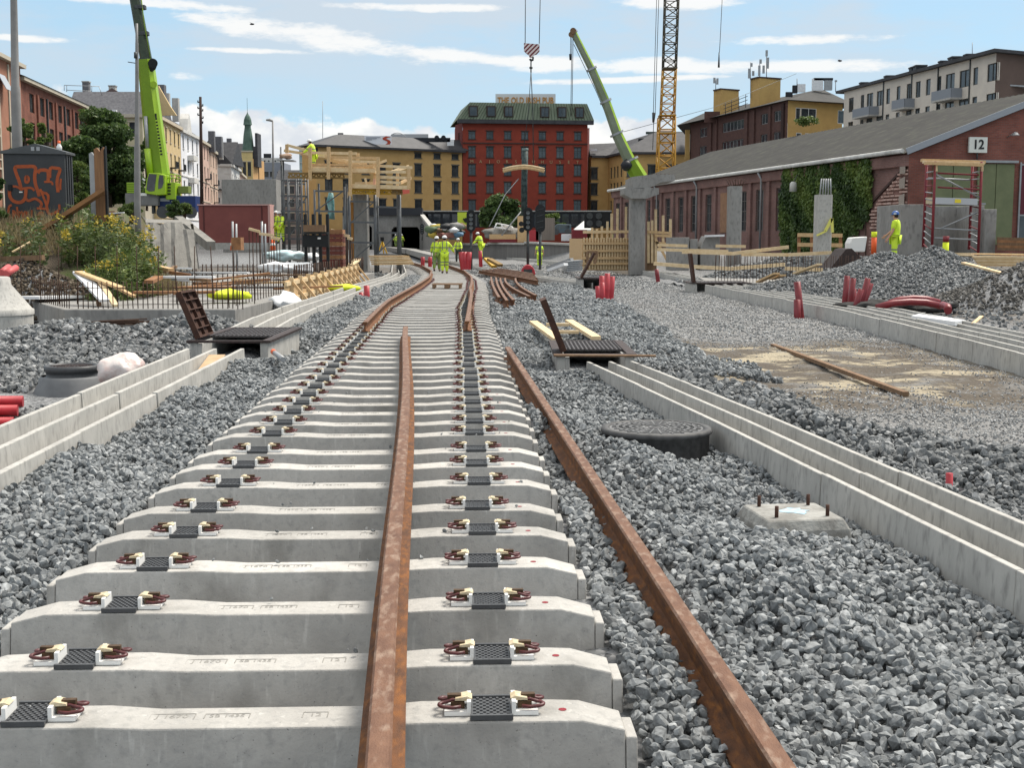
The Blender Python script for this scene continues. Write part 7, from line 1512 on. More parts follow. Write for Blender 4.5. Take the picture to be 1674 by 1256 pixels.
part('arm', MB().tube([P(1318,293,74.5), P(1303,286,73), q], .03, 6), M_steeld, s); part('lantern', MB().tube([q+Vector((0,0,.1)), q, q-Vector((0,0,.45))], [.12,.2,.22], 10), mat('dusty_glass', (.45,.45,.42), .3), s)
# ================================================================ VEGETATION
def leaf_material(name, cols, tr=.3):
    m = bpy.data.materials.new(name); m.use_nodes = True; nt = m.node_tree; N = nt.nodes.new; L = nt.links.new; b = nt.nodes['Principled BSDF']; out = nt.nodes['Material Output']
    a = N('ShaderNodeAttribute'); a.attribute_name = 'rnd'; rp = N('ShaderNodeValToRGB'); e = rp.color_ramp.elements; e[0].color = (*cols[0], 1); e[1].color = (*cols[-1], 1)
    for i, c in enumerate(cols[1:-1]): e.new((i+1)/(len(cols)-1)).color = (*c, 1)
    L(a.outputs['Fac'], rp.inputs[0]); L(rp.outputs[0], b.inputs['Base Color']); b.inputs['Roughness'].default_value = .6
    t = N('ShaderNodeBsdfTranslucent'); L(rp.outputs[0], t.inputs[0]); mx = N('ShaderNodeMixShader'); mx.inputs[0].default_value = tr; L(b.outputs[0], mx.inputs[1]); L(t.outputs[0], mx.inputs[2]); L(mx.outputs[0], out.inputs[0])
    MATS[name] = m; return m
M_leaf = leaf_material('tree_leaves', ((.03,.055,.016), (.065,.115,.03), (.12,.18,.045)))
M_leafl = leaf_material('light_leaves', ((.05,.085,.02), (.10,.15,.035), (.17,.21,.05)))
M_ivy = leaf_material('ivy_leaves', ((.025,.055,.012), (.075,.13,.026), (.16,.22,.045)), .2)
M_gold = leaf_material('goldenrod_flowers', ((.30,.24,.03), (.45,.34,.03), (.55,.42,.06)))
M_straw = leaf_material('dry_grass', ((.16,.13,.07), (.26,.21,.11), (.36,.30,.17)))
M_bark = mat('bark', (.09,.065,.045), .9, 0, (.05,.038,.03), 6)
def leaves(pts, size, asp=1.6, dirs=None, up=0):
    n = len(pts); d = rng.normal(size=(n, 3)) if dirs is None else dirs+rng.normal(size=(n, 3))*.35; d[:, 2] += up; d /= np.linalg.norm(d, axis=1)[:, None]
    e = rng.normal(size=(n, 3)); e -= d*(e*d).sum(1)[:, None]; e /= np.linalg.norm(e, axis=1)[:, None]
    s = (size*rng.uniform(.6, 1.3, n))[:, None]; a = pts-e*s*.5; b = pts+d*s*asp*.5; c = pts+e*s*.5; f = pts-d*s*asp*.5
    V = np.stack([a, b, c, f], 1).reshape(-1, 3); F = np.arange(n*4).reshape(n, 4); return V, F
def crown(name, parent, clumps, n, size, m, org, seed=0, shellf=.25):
    """clumps: (centre, radii). Leaves sit mostly in each clump's outer part"""
    vol = np.array([r[0]*r[1]*r[2] for c, r in clumps])**.67; vol /= vol.sum(); P_ = []; A_ = []
    for (c, r), w in zip(clumps, vol):
        k = int(n*w); d = rng.normal(size=(k, 3)); d /= np.linalg.norm(d, axis=1)[:, None]; q = rng.uniform(shellf, 1, k)**.8*(1+.18*np.sin(d[:, 0]*5+seed)*np.cos(d[:, 2]*6))
        P_.append(np.array(c)+d*q[:, None]*np.array(r)); A_.append(np.clip(rng.normal(rng.uniform(.3, .7), .2, k), 0, 1))
    P_ = np.concatenate(P_)-np.array(org); V, F = leaves(P_, size); me = np_mesh(name, V, F, m, np.repeat(np.concatenate(A_), 4)); o = bpy.data.objects.new(name, me); COL.objects.link(o); o.parent = parent; return o
def tree(label, u, vt, vb, Y, wpx, n, m=M_leaf, cat='tree', nc=26, seed=1, leaf=.28, group=None, name='broadleaf_tree'):
    s = F/Y; base = P(u, vb, Y); top = P(u, vt, Y); H = top.z-base.z; R_ = wpx/2/s; rr = random.Random(seed); t = thing(name, label, cat, base, 0, group); cl = []
    for k in range(nc):
        a = rr.uniform(0, 6.28); q = rr.uniform(.12, .95); w = math.sin(math.pi*min(1, .18+q*.8))**.7; r = R_*w*rr.uniform(.25, .85); c = base+Vector((math.cos(a)*r, math.sin(a)*r, H*q)); rad = R_*rr.uniform(.18, .36); cl.append((tuple(c), (rad*1.15, rad, rad*.62)))
    crown('crown', t, cl, n, leaf, m, base, seed)
    tk = MB().tube([base-Vector((0,0,.3)), base+Vector((.1,0,H*.35)), base+Vector((-.05,.1,H*.8))], [R_*.09+.06, R_*.06+.04, .03], 8)
    for c, r in cl[::3]: tk.tube([base+Vector((.05,0,H*.3)), (base+Vector((0,0,H*.3))).lerp(Vector(c), .6)+Vector((0,0,.1)), Vector(c)], [R_*.035+.02, R_*.02+.015, .012], 5)
    part('trunk', tk, M_bark, t); return t
tree('large dark green tree in front of the slate-roofed building, left of the tall grey mast', 178, 178, 350, 128, 122, 42000, seed=2, nc=75, leaf=.24)
tree('lower dark green tree between the brick building and the big tree', 135, 222, 350, 122, 80, 22000, seed=3, nc=48, leaf=.24)
tree('dark green tree between the tall grey mast and the lime crane boom', 240, 205, 340, 134, 30, 7000, seed=4, nc=16)
tree('bright green sapling right of the graffiti cabinet', 128, 262, 350, 60, 52, 9000, M_leafl, seed=5, leaf=.14, nc=20)
tree('pale feathery shrub rising behind the cabinet roof, left of another', 38, 190, 262, 44, 44, 5000, M_leafl, 'shrub', seed=6, leaf=.09, nc=16, name='shrub')
tree('pale feathery shrub rising behind the right end of the cabinet roof', 74, 200, 255, 45, 36, 4000, M_leafl, 'shrub', seed=7, leaf=.09, nc=14, name='shrub')
tree('dark shrub at the left picture edge beside the cabinet', -6, 250, 400, 33, 34, 5000, M_leaf, 'shrub', seed=8, leaf=.08, nc=16, name='shrub')
tree('round dark tree in front of the red building', 818, 320, 372, 140, 78, 12000, seed=9, leaf=.3, nc=26)
tree('small green bush beside the round dark tree', 905, 350, 374, 142, 40, 4000, M_leafl, 'shrub', seed=10, leaf=.25, nc=12, name='shrub')
tree('green bush below the lime crane, left of the blue carrier', 214, 334, 356, 62, 44, 5000, M_leafl, 'shrub', seed=11, leaf=.1, nc=14, name='shrub')
tree('dark green bush in front of the blue crane carrier', 285, 328, 354, 70, 34, 4000, M_leaf, 'shrub', seed=12, leaf=.11, nc=12, name='shrub')
tree('low green bush left of the pink panel wall', 300, 333, 352, 72, 40, 3000, M_leafl, 'shrub', seed=13, leaf=.12, nc=12, name='shrub')
t = thing('shrub', 'yellow-green plant growing on the edge of the hall roof', 'plant', P(1319, 205, 96)); crown('foliage', t, [(tuple(P(1319,197,96)), (.9,.5,.35)), (tuple(P(1312,200,96)), (.5,.4,.3))], 700, .12, M_leafl, t.location)
def goldenrod(label, u0, u1, vt, Y, nst, seed, vb=455):
    rr = random.Random(seed); uc = (u0+u1)/2; x0, x1 = P(u0,400,Y).x, P(u1,400,Y).x; b = Vector(((x0+x1)/2, Y, zg((x0+x1)/2, Y))); t = thing('goldenrod', label, 'plant', b); st = MB(); lp = []; ld = []; fp = []
    for k in range(nst):
        x = rr.uniform(x0, x1); y = Y+rr.uniform(-1.4, 1.4); z0 = zg(x, y)-.05; q = 1-abs((x-(x0+x1)/2)/(x1-x0+.01))*.7; zt_ = P(uc, vt, Y).z; h = max(.6, (zt_-z0)*q*rr.uniform(.62, 1.0)); lx, ly = rr.uniform(-.25, .25), rr.uniform(-.2, .2)
        p = [Vector((x, y, z0)), Vector((x+lx*.3, y+ly*.3, z0+h*.5)), Vector((x+lx, y+ly, z0+h))]; st.tube(p, [.012, .009, .004], 4)
        nl = int(46*min(h, 2.4))
        for j in range(nl):
            w = rr.uniform(.06, .92); c = p[0].lerp(p[1], w*2) if w < .5 else p[1].lerp(p[2], w*2-1); a = rr.uniform(0, 6.28); r = rr.uniform(.04, .16); lp.append((c.x+math.cos(a)*r, c.y+math.sin(a)*r, c.z+rr.uniform(-.03, .05))); ld.append((math.cos(a), math.sin(a), rr.uniform(-.4, .4)))
        for j in range(26 if rr.random() < .2 else 0):
            a = rr.uniform(0, 6.28); r = rr.uniform(0, .16); fp.append((p[2].x+math.cos(a)*r, p[2].y+math.sin(a)*r, p[2].z-r*.5+rr.uniform(-.08, .08)))
    part('stems', st, mat('green_stem', (.07,.09,.03), .8), t)
    V, Fc = leaves(np.array(lp)-np.array(b), .05, 2.6, np.array(ld)); me = np_mesh('foliage', V, Fc, M_leafl if seed % 2 else M_leaf2, np.repeat(rng.random(len(lp)), 4)); o = bpy.data.objects.new('foliage', me); COL.objects.link(o); o.parent = t
    if fp: V, Fc = leaves(np.array(fp)-np.array(b), .05, 1.4); me = np_mesh('flowers', V, Fc, M_gold, np.repeat(rng.random(len(fp)), 4)); o = bpy.data.objects.new('flowers', me); COL.objects.link(o); o.parent = t; o['kind'] = 'stuff'
    return t
M_leaf2 = leaf_material('weed_leaves', ((.035,.06,.018), (.075,.11,.03), (.13,.17,.05)))
goldenrod('tall goldenrod clump with yellow tips in front of the wooden post', 130, 180, 335, 32.5, 62, 1)
goldenrod('dense goldenrod clump right of the wooden post', 168, 222, 340, 32, 66, 2)
goldenrod('goldenrod clump leaning over the rough concrete wall', 205, 240, 362, 32.8, 44, 3)
goldenrod('single tall goldenrod in front of the cabinet', 86, 112, 310, 31.5, 9, 4)
goldenrod('low green weeds at the foot of the bushes behind the scrap pile', 170, 236, 385, 30.2, 80, 5)
goldenrod('short weeds at the left picture edge below the cabinet', -10, 40, 368, 31, 26, 6)
# dry grass on the bank (nobody could count it)
n = 9000; x = rng.uniform(-16, -8.6, n); y = rng.uniform(31.4, 36, n); k = (zgv2(x, y) > .0) & (x < -9.0-(y-34)*.27+1.2); x, y = x[k], y[k]; z = zgv2(x, y); n = len(x)
b = np.stack([x, y, z], 1); tip = b+np.stack([rng.normal(0, .16, n), rng.normal(0, .16, n), rng.uniform(.2, .62, n)], 1); w = np.stack([rng.normal(0, .013, n), rng.normal(0, .008, n), np.zeros(n)], 1)
V = np.stack([b-w, b+w, tip], 1).reshape(-1, 3); me = np_mesh('dry_grass', V, np.arange(n*3).reshape(n, 3), M_straw, np.repeat(rng.random(n), 3)); o = bpy.data.objects.new('dry_grass', me); COL.objects.link(o); o['kind'] = 'stuff'; o['label'] = 'dry straw-coloured grass on the bank below the cabinet'; o['category'] = 'grass'
n = 5000; x = rng.uniform(-26, -11, n); y = rng.uniform(34, 62, n); k = (x < -10.4-(y-34)*.27); x, y = x[k], y[k]; z = zgv2(x, y)+rng.uniform(0, .35, len(x)); V, Fc = leaves(np.stack([x, y, z], 1), .14, 1.6, up=.6); me = np_mesh('ground_cover', V, Fc, M_leaf2, np.repeat(rng.random(len(x)), 4)); o = bpy.data.objects.new('ground_cover', me); COL.objects.link(o); o['kind'] = 'stuff'; o['label'] = 'low weeds covering the bank behind the cabinet'; o['category'] = 'weeds'
# ivy on the hall
A = c0+d*Ln; B = c0; ivt = thing('ivy', 'thick green ivy curtain hanging from the gutter of the brick hall', 'ivy', c0+d*8)
s0, s1 = hu(1283)*Ln, hu(1422)*Ln; rr = random.Random(6); pts = []; dr = []
for k in range(46):                       # hanging strands of unequal length
    s = s0+(s1-s0)*(k+.5)/46; f = (s-s0)/(s1-s0); zb = (.9+.5*math.sin(k*1.3) if f < .55 else .9+(f-.55)*5.4+.5*math.sin(k*2.1)); zb = max(.5, zb); bulge = .22+.16*math.sin(k*.9)+rr.uniform(0, .12)
    n_ = int((zE-.15-zb)*420)
    ss = rng.normal(s, .17, n_); zz = rng.uniform(zb-.2, zE-.1, n_); dd = bulge*(.45+.55*np.sin(np.clip((zE-zz)/(zE-zb), 0, 1)*3.0))*rng.uniform(.15, 1.1, n_)+.03*np.sin(zz*5+k)
    A0 = Vector(pt(0,0)) if False else (c0+d*Ln)
    base = np.array([A0.x, A0.y])[None]-np.outer(ss, np.array([d.x, d.y])); nrm = -np.array([pp.x, pp.y]); base = base+np.outer(dd+.05, nrm)
    pts.append(np.column_stack([base, zz])); dr.append(np.tile([nrm[0]*.5, nrm[1]*.5, -1.0], (n_, 1)))
pts = np.concatenate(pts); dr = np.concatenate(dr); V, Fc = leaves(pts-np.array(ivt.location), .12, 1.5, dr); cl = np.clip(.5+.28*np.sin(pts[:, 0]*4+pts[:, 2]*1.1)+.22*np.sin(pts[:, 1]*1.7-pts[:, 2]*2.3)+rng.normal(0, .16, len(pts)), 0, 1)
me = np_mesh('leaves', V, Fc, M_ivy, np.repeat(cl, 4)); o = bpy.data.objects.new('leaves', me); COL.objects.link(o); o.parent = ivt
mb = MB()
for k in range(14): s = s0+(s1-s0)*(k+.5)/14; q = c0+d*(Ln-s)-pp*.06; mb.tube([q+Vector((0,0,.3)), q+d*.2+Vector((0,0,3)), q+Vector((0,0,zE-.2))], [.03,.02,.01], 5)
part('stems', mb, M_bark, ivt)
# ================================================================ GRAFFITI CABINET, POSTS, MASTS
t = thing('utility_cabinet', 'dark grey utility cabinet with orange graffiti scrawl and a low gabled roof', 'utility cabinet', P(58, 372, 34)); Y = 34
M_cab = mat('dark_grey_paint', (.052,.056,.06), .6, 0, (.04,.043,.047), 2); a, b = P(10,374,Y), P(105,251,Y); L_ = b.x-a.x
part('body', MB().box(a.x, b.x, Y, Y+.62, a.z-.3, b.z), M_cab, t, bevel=.01)
ap = P(58,235,Y); part('roof', MB().prism([(-.06,0),(L_+.06,-.02),(L_+.06,.04),(ap.x-a.x,ap.z-b.z),(-.06,.06)], (a.x,Y-.06,b.z+.002), (1,0,0), (0,0,1), (0,.74,0)), mat('grey_roof_sheet', (.075,.08,.083), .5, .2, (.10,.105,.11), 2), t)
for u in (53.5, 62.5): q0, q1 = P(u-2.6,246.5,Y-.07), P(u+2.6,240,Y-.07); part('vent', MB().box(q0.x,q1.x,Y-.085,Y-.065,q0.z,q1.z), M_galv, t)
for k in range(3): xx = b.x+.004; part('side_rib', MB().box(xx, xx+.025, Y+.1+k*.17, Y+.17+k*.17, a.z-.2, b.z-.05), M_cab, t)
q0, q1 = P(14,312,Y), P(19.5,302,Y); part('lock', MB().box(q0.x,q1.x,Y-.03,Y,q0.z,q1.z), M_black, t); q0, q1 = P(32,315,Y), P(37,313,Y); part('handle', MB().box(q0.x,q1.x,Y-.03,Y,q0.z,q1.z), M_white, t)
part('base_plinth', MB().box(a.x+.1, b.x-.1, Y-.05, Y+.6, a.z-.5, a.z-.302), M_black, t)
M_spray = mat('orange_spray_paint', (.42,.095,.03), .75, 0, (.30,.07,.03), 9, .35, .7)
def G2(x, y): return P(x/7.615, 225+y/7.615, Y)    # strokes read off an enlarged crop of the cabinet door
strokes = [([(265,640),(240,540),(200,440),(185,385),(190,360),(300,358),(400,355),(440,365),(445,400),(430,480),(440,580),(470,660),(490,730)], .045), ([(470,440),(490,405),(560,400),(600,415),(605,470),(598,545)], .045), ([(550,550),(600,548),(650,552),(655,590)], .028), ([(620,500),(620,420),(630,370),(700,380),(750,385),(745,420),(715,500),(710,580),(725,680)], .042), ([(760,510),(750,600),(755,650)], .028),
           ([(335,475),(315,500),(315,545),(335,565),(360,540),(360,500),(335,475)], .032), ([(160,605),(220,610),(255,640),(270,650),(280,635),(340,625),(400,625),(430,660)], .03), ([(120,650),(120,720),(150,780),(220,810),(280,800),(320,750),(325,640)], .045), ([(330,760),(350,790),(400,770),(440,755),(500,790),(525,830),(500,870)], .035),
           ([(500,640),(520,680),(600,700),(605,770),(580,850),(600,940),(640,960),(700,925),(735,910)], .036), ([(520,680),(560,780),(590,870),(600,930)], .03), ([(460,880),(560,885),(600,890)], .03), ([(740,830),(745,900)], .03),
           ([(150,840),(120,850),(105,900),(115,960),(130,1010),(100,1030)], .03), ([(170,900),(165,1050)], .028), ([(165,920),(195,920),(190,970),(168,975)], .026), ([(215,860),(225,950),(215,1030)], .028), ([(235,1030),(240,910),(262,960),(285,905),(280,1040)], .03), ([(300,1040),(310,920),(335,925),(325,1000),(345,1060)], .03), ([(355,920),(345,1010),(375,990),(370,1060),(340,1090)], .028), ([(400,900),(395,1010)], .022), ([(480,1020),(485,940),(535,930),(540,965),(495,975),(540,1030),(490,1060)], .034), ([(490,1060),(480,1090)], .03)]
mb = MB()
for i, (st, w) in enumerate(strokes):
    pts_ = [G2(*p) for p in st]; dy = .004+.0012*i
    if len(pts_) > 2:                                # round the corners
        q_ = [pts_[0]]
        for a0, b0 in zip(pts_, pts_[1:]): q_ += [a0.lerp(b0, .25), a0.lerp(b0, .75)]
        pts_ = q_+[pts_[-1]]
    L1, R1 = [], []
    for k, p in enumerate(pts_):
        dd_ = (pts_[min(k+1, len(pts_)-1)]-pts_[max(k-1, 0)]); nn_ = Vector((-dd_.z, 0, dd_.x)).normalized()*w; L1.append(Vector((p.x, Y-dy, p.z))+nn_); R1.append(Vector((p.x, Y-dy, p.z))-nn_)
    m_ = len(L1); mb.add(L1+R1, [(k, k+1, m_+k+1, m_+k) for k in range(m_-1)])
part('graffiti', mb, M_spray, t)
s = thing('bottle', 'white bottle with orange cap standing on the cabinet roof', 'bottle', P(98, 246, 34.2)); c = P(97, 247, 34.2)
part('flask', MB().lathe([(.0,0),(.07,0),(.07,.12),(.035,.18),(.035,.2)], c, 12), M_white, s); part('cap', MB().lathe([(.04,.2),(.04,.27),(0,.27)], c, 12), MATS['signal_orange'], s)
# wooden post with rusty diagonal board
t = thing('timber_post', 'tall weathered timber and steel post with torn top right of the cabinet', 'post', P(160, 352, 33.2)); Y = 33.2
for (u0,u1,v0,dy,m,nm) in ((148,157,247,.05,M_galv,'grey_board'),(157,168.5,240,0,mat('brown_plank', (.26,.14,.07), .85, 0, (.17,.09,.05), 3, stretch=(6,6,.6)),'plank'),(168.7,171.5,238,.02,M_black,'steel_edge')):
    a, b = P(u0,352,Y), P(u1,v0,Y); part(nm, MB().prism([(0,a.z-.5),(b.x-a.x,a.z-.5),(b.x-a.x,b.z),((b.x-a.x)*.6,b.z-.12),((b.x-a.x)*.3,b.z-.02),(0,b.z-.06)], (a.x,Y+dy,0), (1,0,0), (0,0,1), (0,.12,0)), m, t)
solo('diagonal_board', MB().beam(P(169,312,33), P(36,398,32.2), .1, .36, (0,1,0)), mat('rust_brown_board', (.25,.125,.05), .85, 0, (.15,.08,.04), 2), 'long rust-brown board sloping down left from the timber post', 'board')
solo('board', MB().beam(P(-10,424,30), P(71,421,30), .2, .12), M_woodd, 'grey-brown board lying on the bank left of the earth heap', 'board')
solo('board', MB().beam(P(20,412,30.5), P(52,394,31), .04, .03), M_wood2, 'thin pale stick leaning on the bank below the cabinet', 'board')
for k, (a_, b_) in enumerate((((2,446),(14,437)),((10,448),(26,438)))): solo('conduit_pipe', MB().tube([P(*a_,26.5), P(*b_,27)], .07, 12), mat('salmon_pipe', (.50,.10,.10), .5), '%s salmon red pipe end above the concrete cone' % ORD[k], 'pipe', 'salmon pipe ends')
def mast(label, pts, Y, name='mast', m=M_galv, extra=None):
    """pts: (u, v, width px)"""
    s = F/Y; b = P(pts[-1][0], pts[-1][1], Y); t = thing(name, label, 'mast', (b.x, Y, zg(b.x, Y))); q = [P(u, v, Y) for u, v, w in pts]; r = [w/2/s for u, v, w in pts]; q.append(Vector((b.x, Y, zg(b.x, Y)-.2))); r.append(r[-1]); part('pole', MB().tube(q, r, 16, caps=True), m, t); return t
M_mast = mat('grey_mast_steel', (.25,.245,.24), .6, .2, (.19,.185,.18), 1.5)
mast('thick grey tapered steel mast rising out of the picture at the left edge', [(21.5,-60,9.5),(22.5,0,10.5),(25,140,12.5),(25.3,143,14.5),(28,235,16)], 38, m=M_mast)
t = mast('tall grey steel mast with a thinner top in front of the lime crane boom', [(223.5,38,4),(223.6,68,4.4),(223.7,70,5),(224,140,6),(224.2,236,8),(224.3,240,9.6),(224.6,338,10.4)], 50, m=M_mast)
part('bracket', MB().beam(P(209,101,50), P(222,103,50), .03).tube([P(221.5,85,49.9), P(221.5,95,49.9)], .06, 6), M_steeld, t)
t = thing('telegraph_pole', 'dark wooden telegraph pole with insulators before the white townhouse', 'pole', P(328, 335, 90)); part('pole', MB().tube([P(327.5,158,90), P(329,250,90), P(330,338,90)], [.09,.11,.13], 10), mat('tarred_wood', (.045,.025,.02), .85), t)
for v, du in ((166,-4),(176,-4),(187,-4),(172,4),(180,4),(192,4.5),(200,4)): part('insulator', MB().tube([P(327.5,v+1,90), P(327.5+du,v+1,90), P(327.5+du,v-2,90)], .05, 6), M_blackish, t)
t = thing('street_lamp', 'tall thin grey street lamp with a short arm to the left', 'street lamp', P(446, 330, 130)); part('pole', MB().tube([P(445.8,198,130), P(447,330,130)], [.08,.13], 8), M_mast, t); part('lamp_head', MB().tube([P(445.8,198,130), P(441,196,130), P(435,196,130)], [.09,.14,.08], 8), M_mast, t)
# ================================================================ CRANES
M_lime = mat('lime_crane_paint', (.30,.47,.015), .4, 0, (.26,.42,.012), 1, spec=.5); M_limed = mat('deep_lime_paint', (.17,.28,.012), .45, 0, (.14,.23,.01), 1); M_boomd = mat('dark_boom_section', (.035,.045,.035), .4, .2, (.06,.08,.05), 1)
def sect(parent, p0, p1, w, dp, m, name='boom_section', mside=None, w1=None):
    p0, p1 = Vector(p0), Vector(p1); d_ = (p1-p0).normalized(); sx = Vector((d_.z, 0, -d_.x)).normalized(); sy = Vector((0,1,0)); w1 = w1 or w
    def ring(p, w): return [p-sx*w*.5+sy*.25*dp-sy*dp*.5, p-sx*w*.28-sy*dp*.5, p+sx*w*.28-sy*dp*.5, p+sx*w*.5-sy*dp*.25, p+sx*w*.5+sy*dp*.3, p+sx*w*.3+sy*dp*.5, p-sx*w*.3+sy*dp*.5, p-sx*w*.5+sy*dp*.3]
    mb = MB(); mb.add(ring(p0, w)+ring(p1, w1), [tuple(range(8))[::-1], tuple(range(8, 16))]+[(i, (i+1) % 8, 8+(i+1) % 8, 8+i) for i in range(8)], 0)
    if mside: 
        for i in (3, 4): mb.m[i+1] = 1
    return part(name, mb, [m, mside or m], parent)
t = thing('mobile_crane', 'lime green mobile crane on blue carrier with boom leaving the picture at the top left', 'crane', P(265, 345, 118)); Y = 118
sect(t, P(261,296,Y), P(238,98,Y), 1.85, 1.5, M_limed, mside=M_lime, w1=1.3, name='main_boom'); q = sect(t, P(240,104,Y), P(214,-40,Y), .98, .95, M_boomd, mside=M_boomd, w1=.85)
for (u,v) in ((238.5,98),(233,55),(228,12)): sect(t, P(u+.2,v+3,Y), P(u-.4,v-3,Y), 1.1, 1.05, M_steeld, 'collar')
part('rear_hose', MB().tube([P(246,95,Y-.4), P(236,40,Y-.4), P(229,-20,Y-.4)], .05, 5), M_limed, t)
part('cylinder', MB().tube([P(241,245,Y-.9), P(238,190,Y-.9)], .17, 12), M_galv, t); part('cylinder_sleeve', MB().tube([P(246,288,Y-.9), P(241,243,Y-.9)], .3, 12), M_lime, t)
part('hose_reel', MB().tube([P(250,103,Y-.3), P(250,103,Y-.9)], .42, 18), M_black, t).data; part('reel_body', MB().blob(P(247,108,Y-.4), .45, 2, .15, 3, (1,.8,1.2)), M_black, t); part('winch_drum', MB().tube([P(251,138,Y-.3), P(251,138,Y-.8)], .3, 16), M_lime, t)
part('strap_band', MB().beam(P(239,188,Y-.7), P(256,186,Y-.7), .06, .1), M_limed, t)
for k in range(13): f = k/12; p = P(254.3+f*9.5, 189+f*63, Y-.72); part('text_mark', MB().obox(p, (.2, .02, .16 if k else .4)), M_black, t)
# superstructure
B2_ = lambda u0,u1,v0,v1,y0,dy,m,nm,bv=.04,par=None: part(nm, MB().box(P(u0,v1,Y+y0).x, P(u1,v1,Y+y0).x, Y+y0, Y+y0+dy, P(u0,v1,Y+y0).z, P(u0,v0,Y+y0).z), m, par or t, bevel=bv)
cab_ = part('cab', MB().prism([(P(u,v,Y-2).x, P(u,v,Y-2).z) for u, v in ((237,316),(257,319),(270,318),(270,286),(257,282.5),(243,282.5),(240,292),(237,308))], (0,Y-2,0), (1,0,0), (0,0,1), (0,1.8,0)), M_lime, t, bevel=.05)
part('windscreen', MB().prism([(P(u,v,Y-2).x, P(u,v,Y-2).z) for u, v in ((239.5,310),(244,313),(252.5,312),(256,285),(244,284),(241.5,293))], (0,Y-2.03,0), (1,0,0), (0,0,1), (0,.025,0)), M_glass, cab_); part('side_window', MB().prism([(P(u,v,Y-2).x, P(u,v,Y-2).z) for u, v in ((258.5,309),(265,307),(267.5,299),(267,287),(261,286),(259,296))], (0,Y-2.03,0), (1,0,0), (0,0,1), (0,.025,0)), M_glass, cab_)
B2_(258,272,306,320,-1.0,1.5,M_lime,'engine_cover'); B2_(271,287,298,326,-1.2,2,M_lime,'rear_body'); B2_(271,287,320,329,-1.21,.005,M_limed,'lower_panel',0) if 0 else None
for k in range(4): B2_(274,279,300+k*5.2,302.6+k*5.2,-1.24,.03,M_black,'step_opening',0)
B2_(291,308,304,316,-.6,1.2,mat('olive_box', (.17,.21,.05), .7),'counterweight_box'); mb = MB()
for (a_, b_) in (((271,285),(289,285)),((271,291),(289,291)),((271,285),(271,298)),((277,285),(277,298)),((283,285),(283,298)),((289,285),(289,294)),((289,287),(295,288)),((289,292),(295,293)),((295,287),(295,297)),((287,298),(295,296))): mb.tube([P(*a_,Y-1.2), P(*b_,Y-1.2)], .05, 5)
part('handrail', mb, M_lime, t); part('mirror', MB().beam(P(233,292,Y-2), P(237,295,Y-2), .1, .12), M_white, t)
for k in range(5): B2_(208+k*.0,221,299+k*3.6,300.6+k*3.6,-1.3,.04,M_lime,'louvre',0)
B2_(207,222,298,316,-1.25,1.6,M_limed,'counterweight'); B2_(205,258,316,336,-1.6,2.2,mat('grey_deck', (.20,.20,.195), .7, 0, (.15,.15,.148), 2),'deck'); B2_(229,240,315.5,320,-1.62,.015,M_white,'deck_plate',0); B2_(258,320,320,346,-.9,2.4,mat('navy_carrier', (.015,.035,.14), .5, 0, (.012,.028,.10), 2),'carrier'); B2_(262,277,324,329,-.95,.04,mat('faded_plate', (.4,.42,.45), .6),'name_plate',0); B2_(298,311,333,341,-.95,.04,M_sred,'warning_plate',0)
for u in (266,282,298,312): part('wheel', MB().tube([P(u,347,Y-1.3), P(u,347,Y-.9)], .55, 18), M_blackp, t)
for u in (212, 248): B2_(u,u+4,336,349,-1.2,.6,M_steeld,'outrigger')
t = thing('mobile_crane', 'lime and grey telescopic crane boom reaching up left behind the hammerhead pier', 'crane', (12.5, 126, .3)); Y = 126; M_boomg = mat('grey_green_boom', (.20,.23,.17), .5, .1, (.16,.19,.12), 1)
seg = [((1046,292),(1029,262),1.55,1.3,M_lime,M_limed),((1031,266),(1008,218),1.1,1.0,M_lime,M_boomg),((1010,222),(990,165),.95,.85,M_lime,M_boomg),((992,170),(967,112),.8,.75,M_limed,M_boomg),((969,116),(937,52),.66,.6,M_lime,M_boomg)]
for a_, b_, w, w1, m, m2 in seg: sect(t, P(*a_,Y), P(*b_,Y), w, w*.8, m2, mside=m, w1=w1); sect(t, P(b_[0]+1,b_[1]+2,Y), P(b_[0]-.4,b_[1]-1,Y), w1*1.35, w1, M_galv, 'collar')
part('boom_head', MB().tube([P(937,50,Y-.4), P(937,50,Y+.4)], .3, 14).tube([P(934,56,Y-.3), P(934,56,Y+.3)], .28, 12), M_woodd, t); part('winch', MB().blob(P(1024,270,Y-.5), .55, 2, .1, 4), M_blackish, t)
mb = MB(); mb.tube([P(938,72,Y), P(975,150,Y), P(1007,226,Y)], .03, 4).tube([P(933,58,Y), P(932.5,90,Y)], .03, 4).tube([P(937,58,Y), P(935,190,Y)], .03, 4).tube([P(935,58,Y), P(933,190,Y)], .03, 4); part('cable', mb, M_steeld, t); part('hook_ball', MB().tube([P(932.6,88,Y), P(932.6,98,Y)], [.14,.1], 8), M_blackish, t)
part('carrier', MB().box(9.8,15.5,124.5,128,.3,2.0), M_lime, t, bevel=.1); part('cab', MB().box(10.2,12.2,124.4,126,2.0,3.6), M_lime, t, bevel=.1); part('slewing_body', MB().beam((12.6,126.3,1.9), P(1045,292,126.2), 1.6, 1.2), M_lime, t)
for xx in (10.6,12,13.4,14.8): part('wheel', MB().tube([(xx,124.2,.6),(xx,124.6,.6)], .5, 14), M_blackp, t)
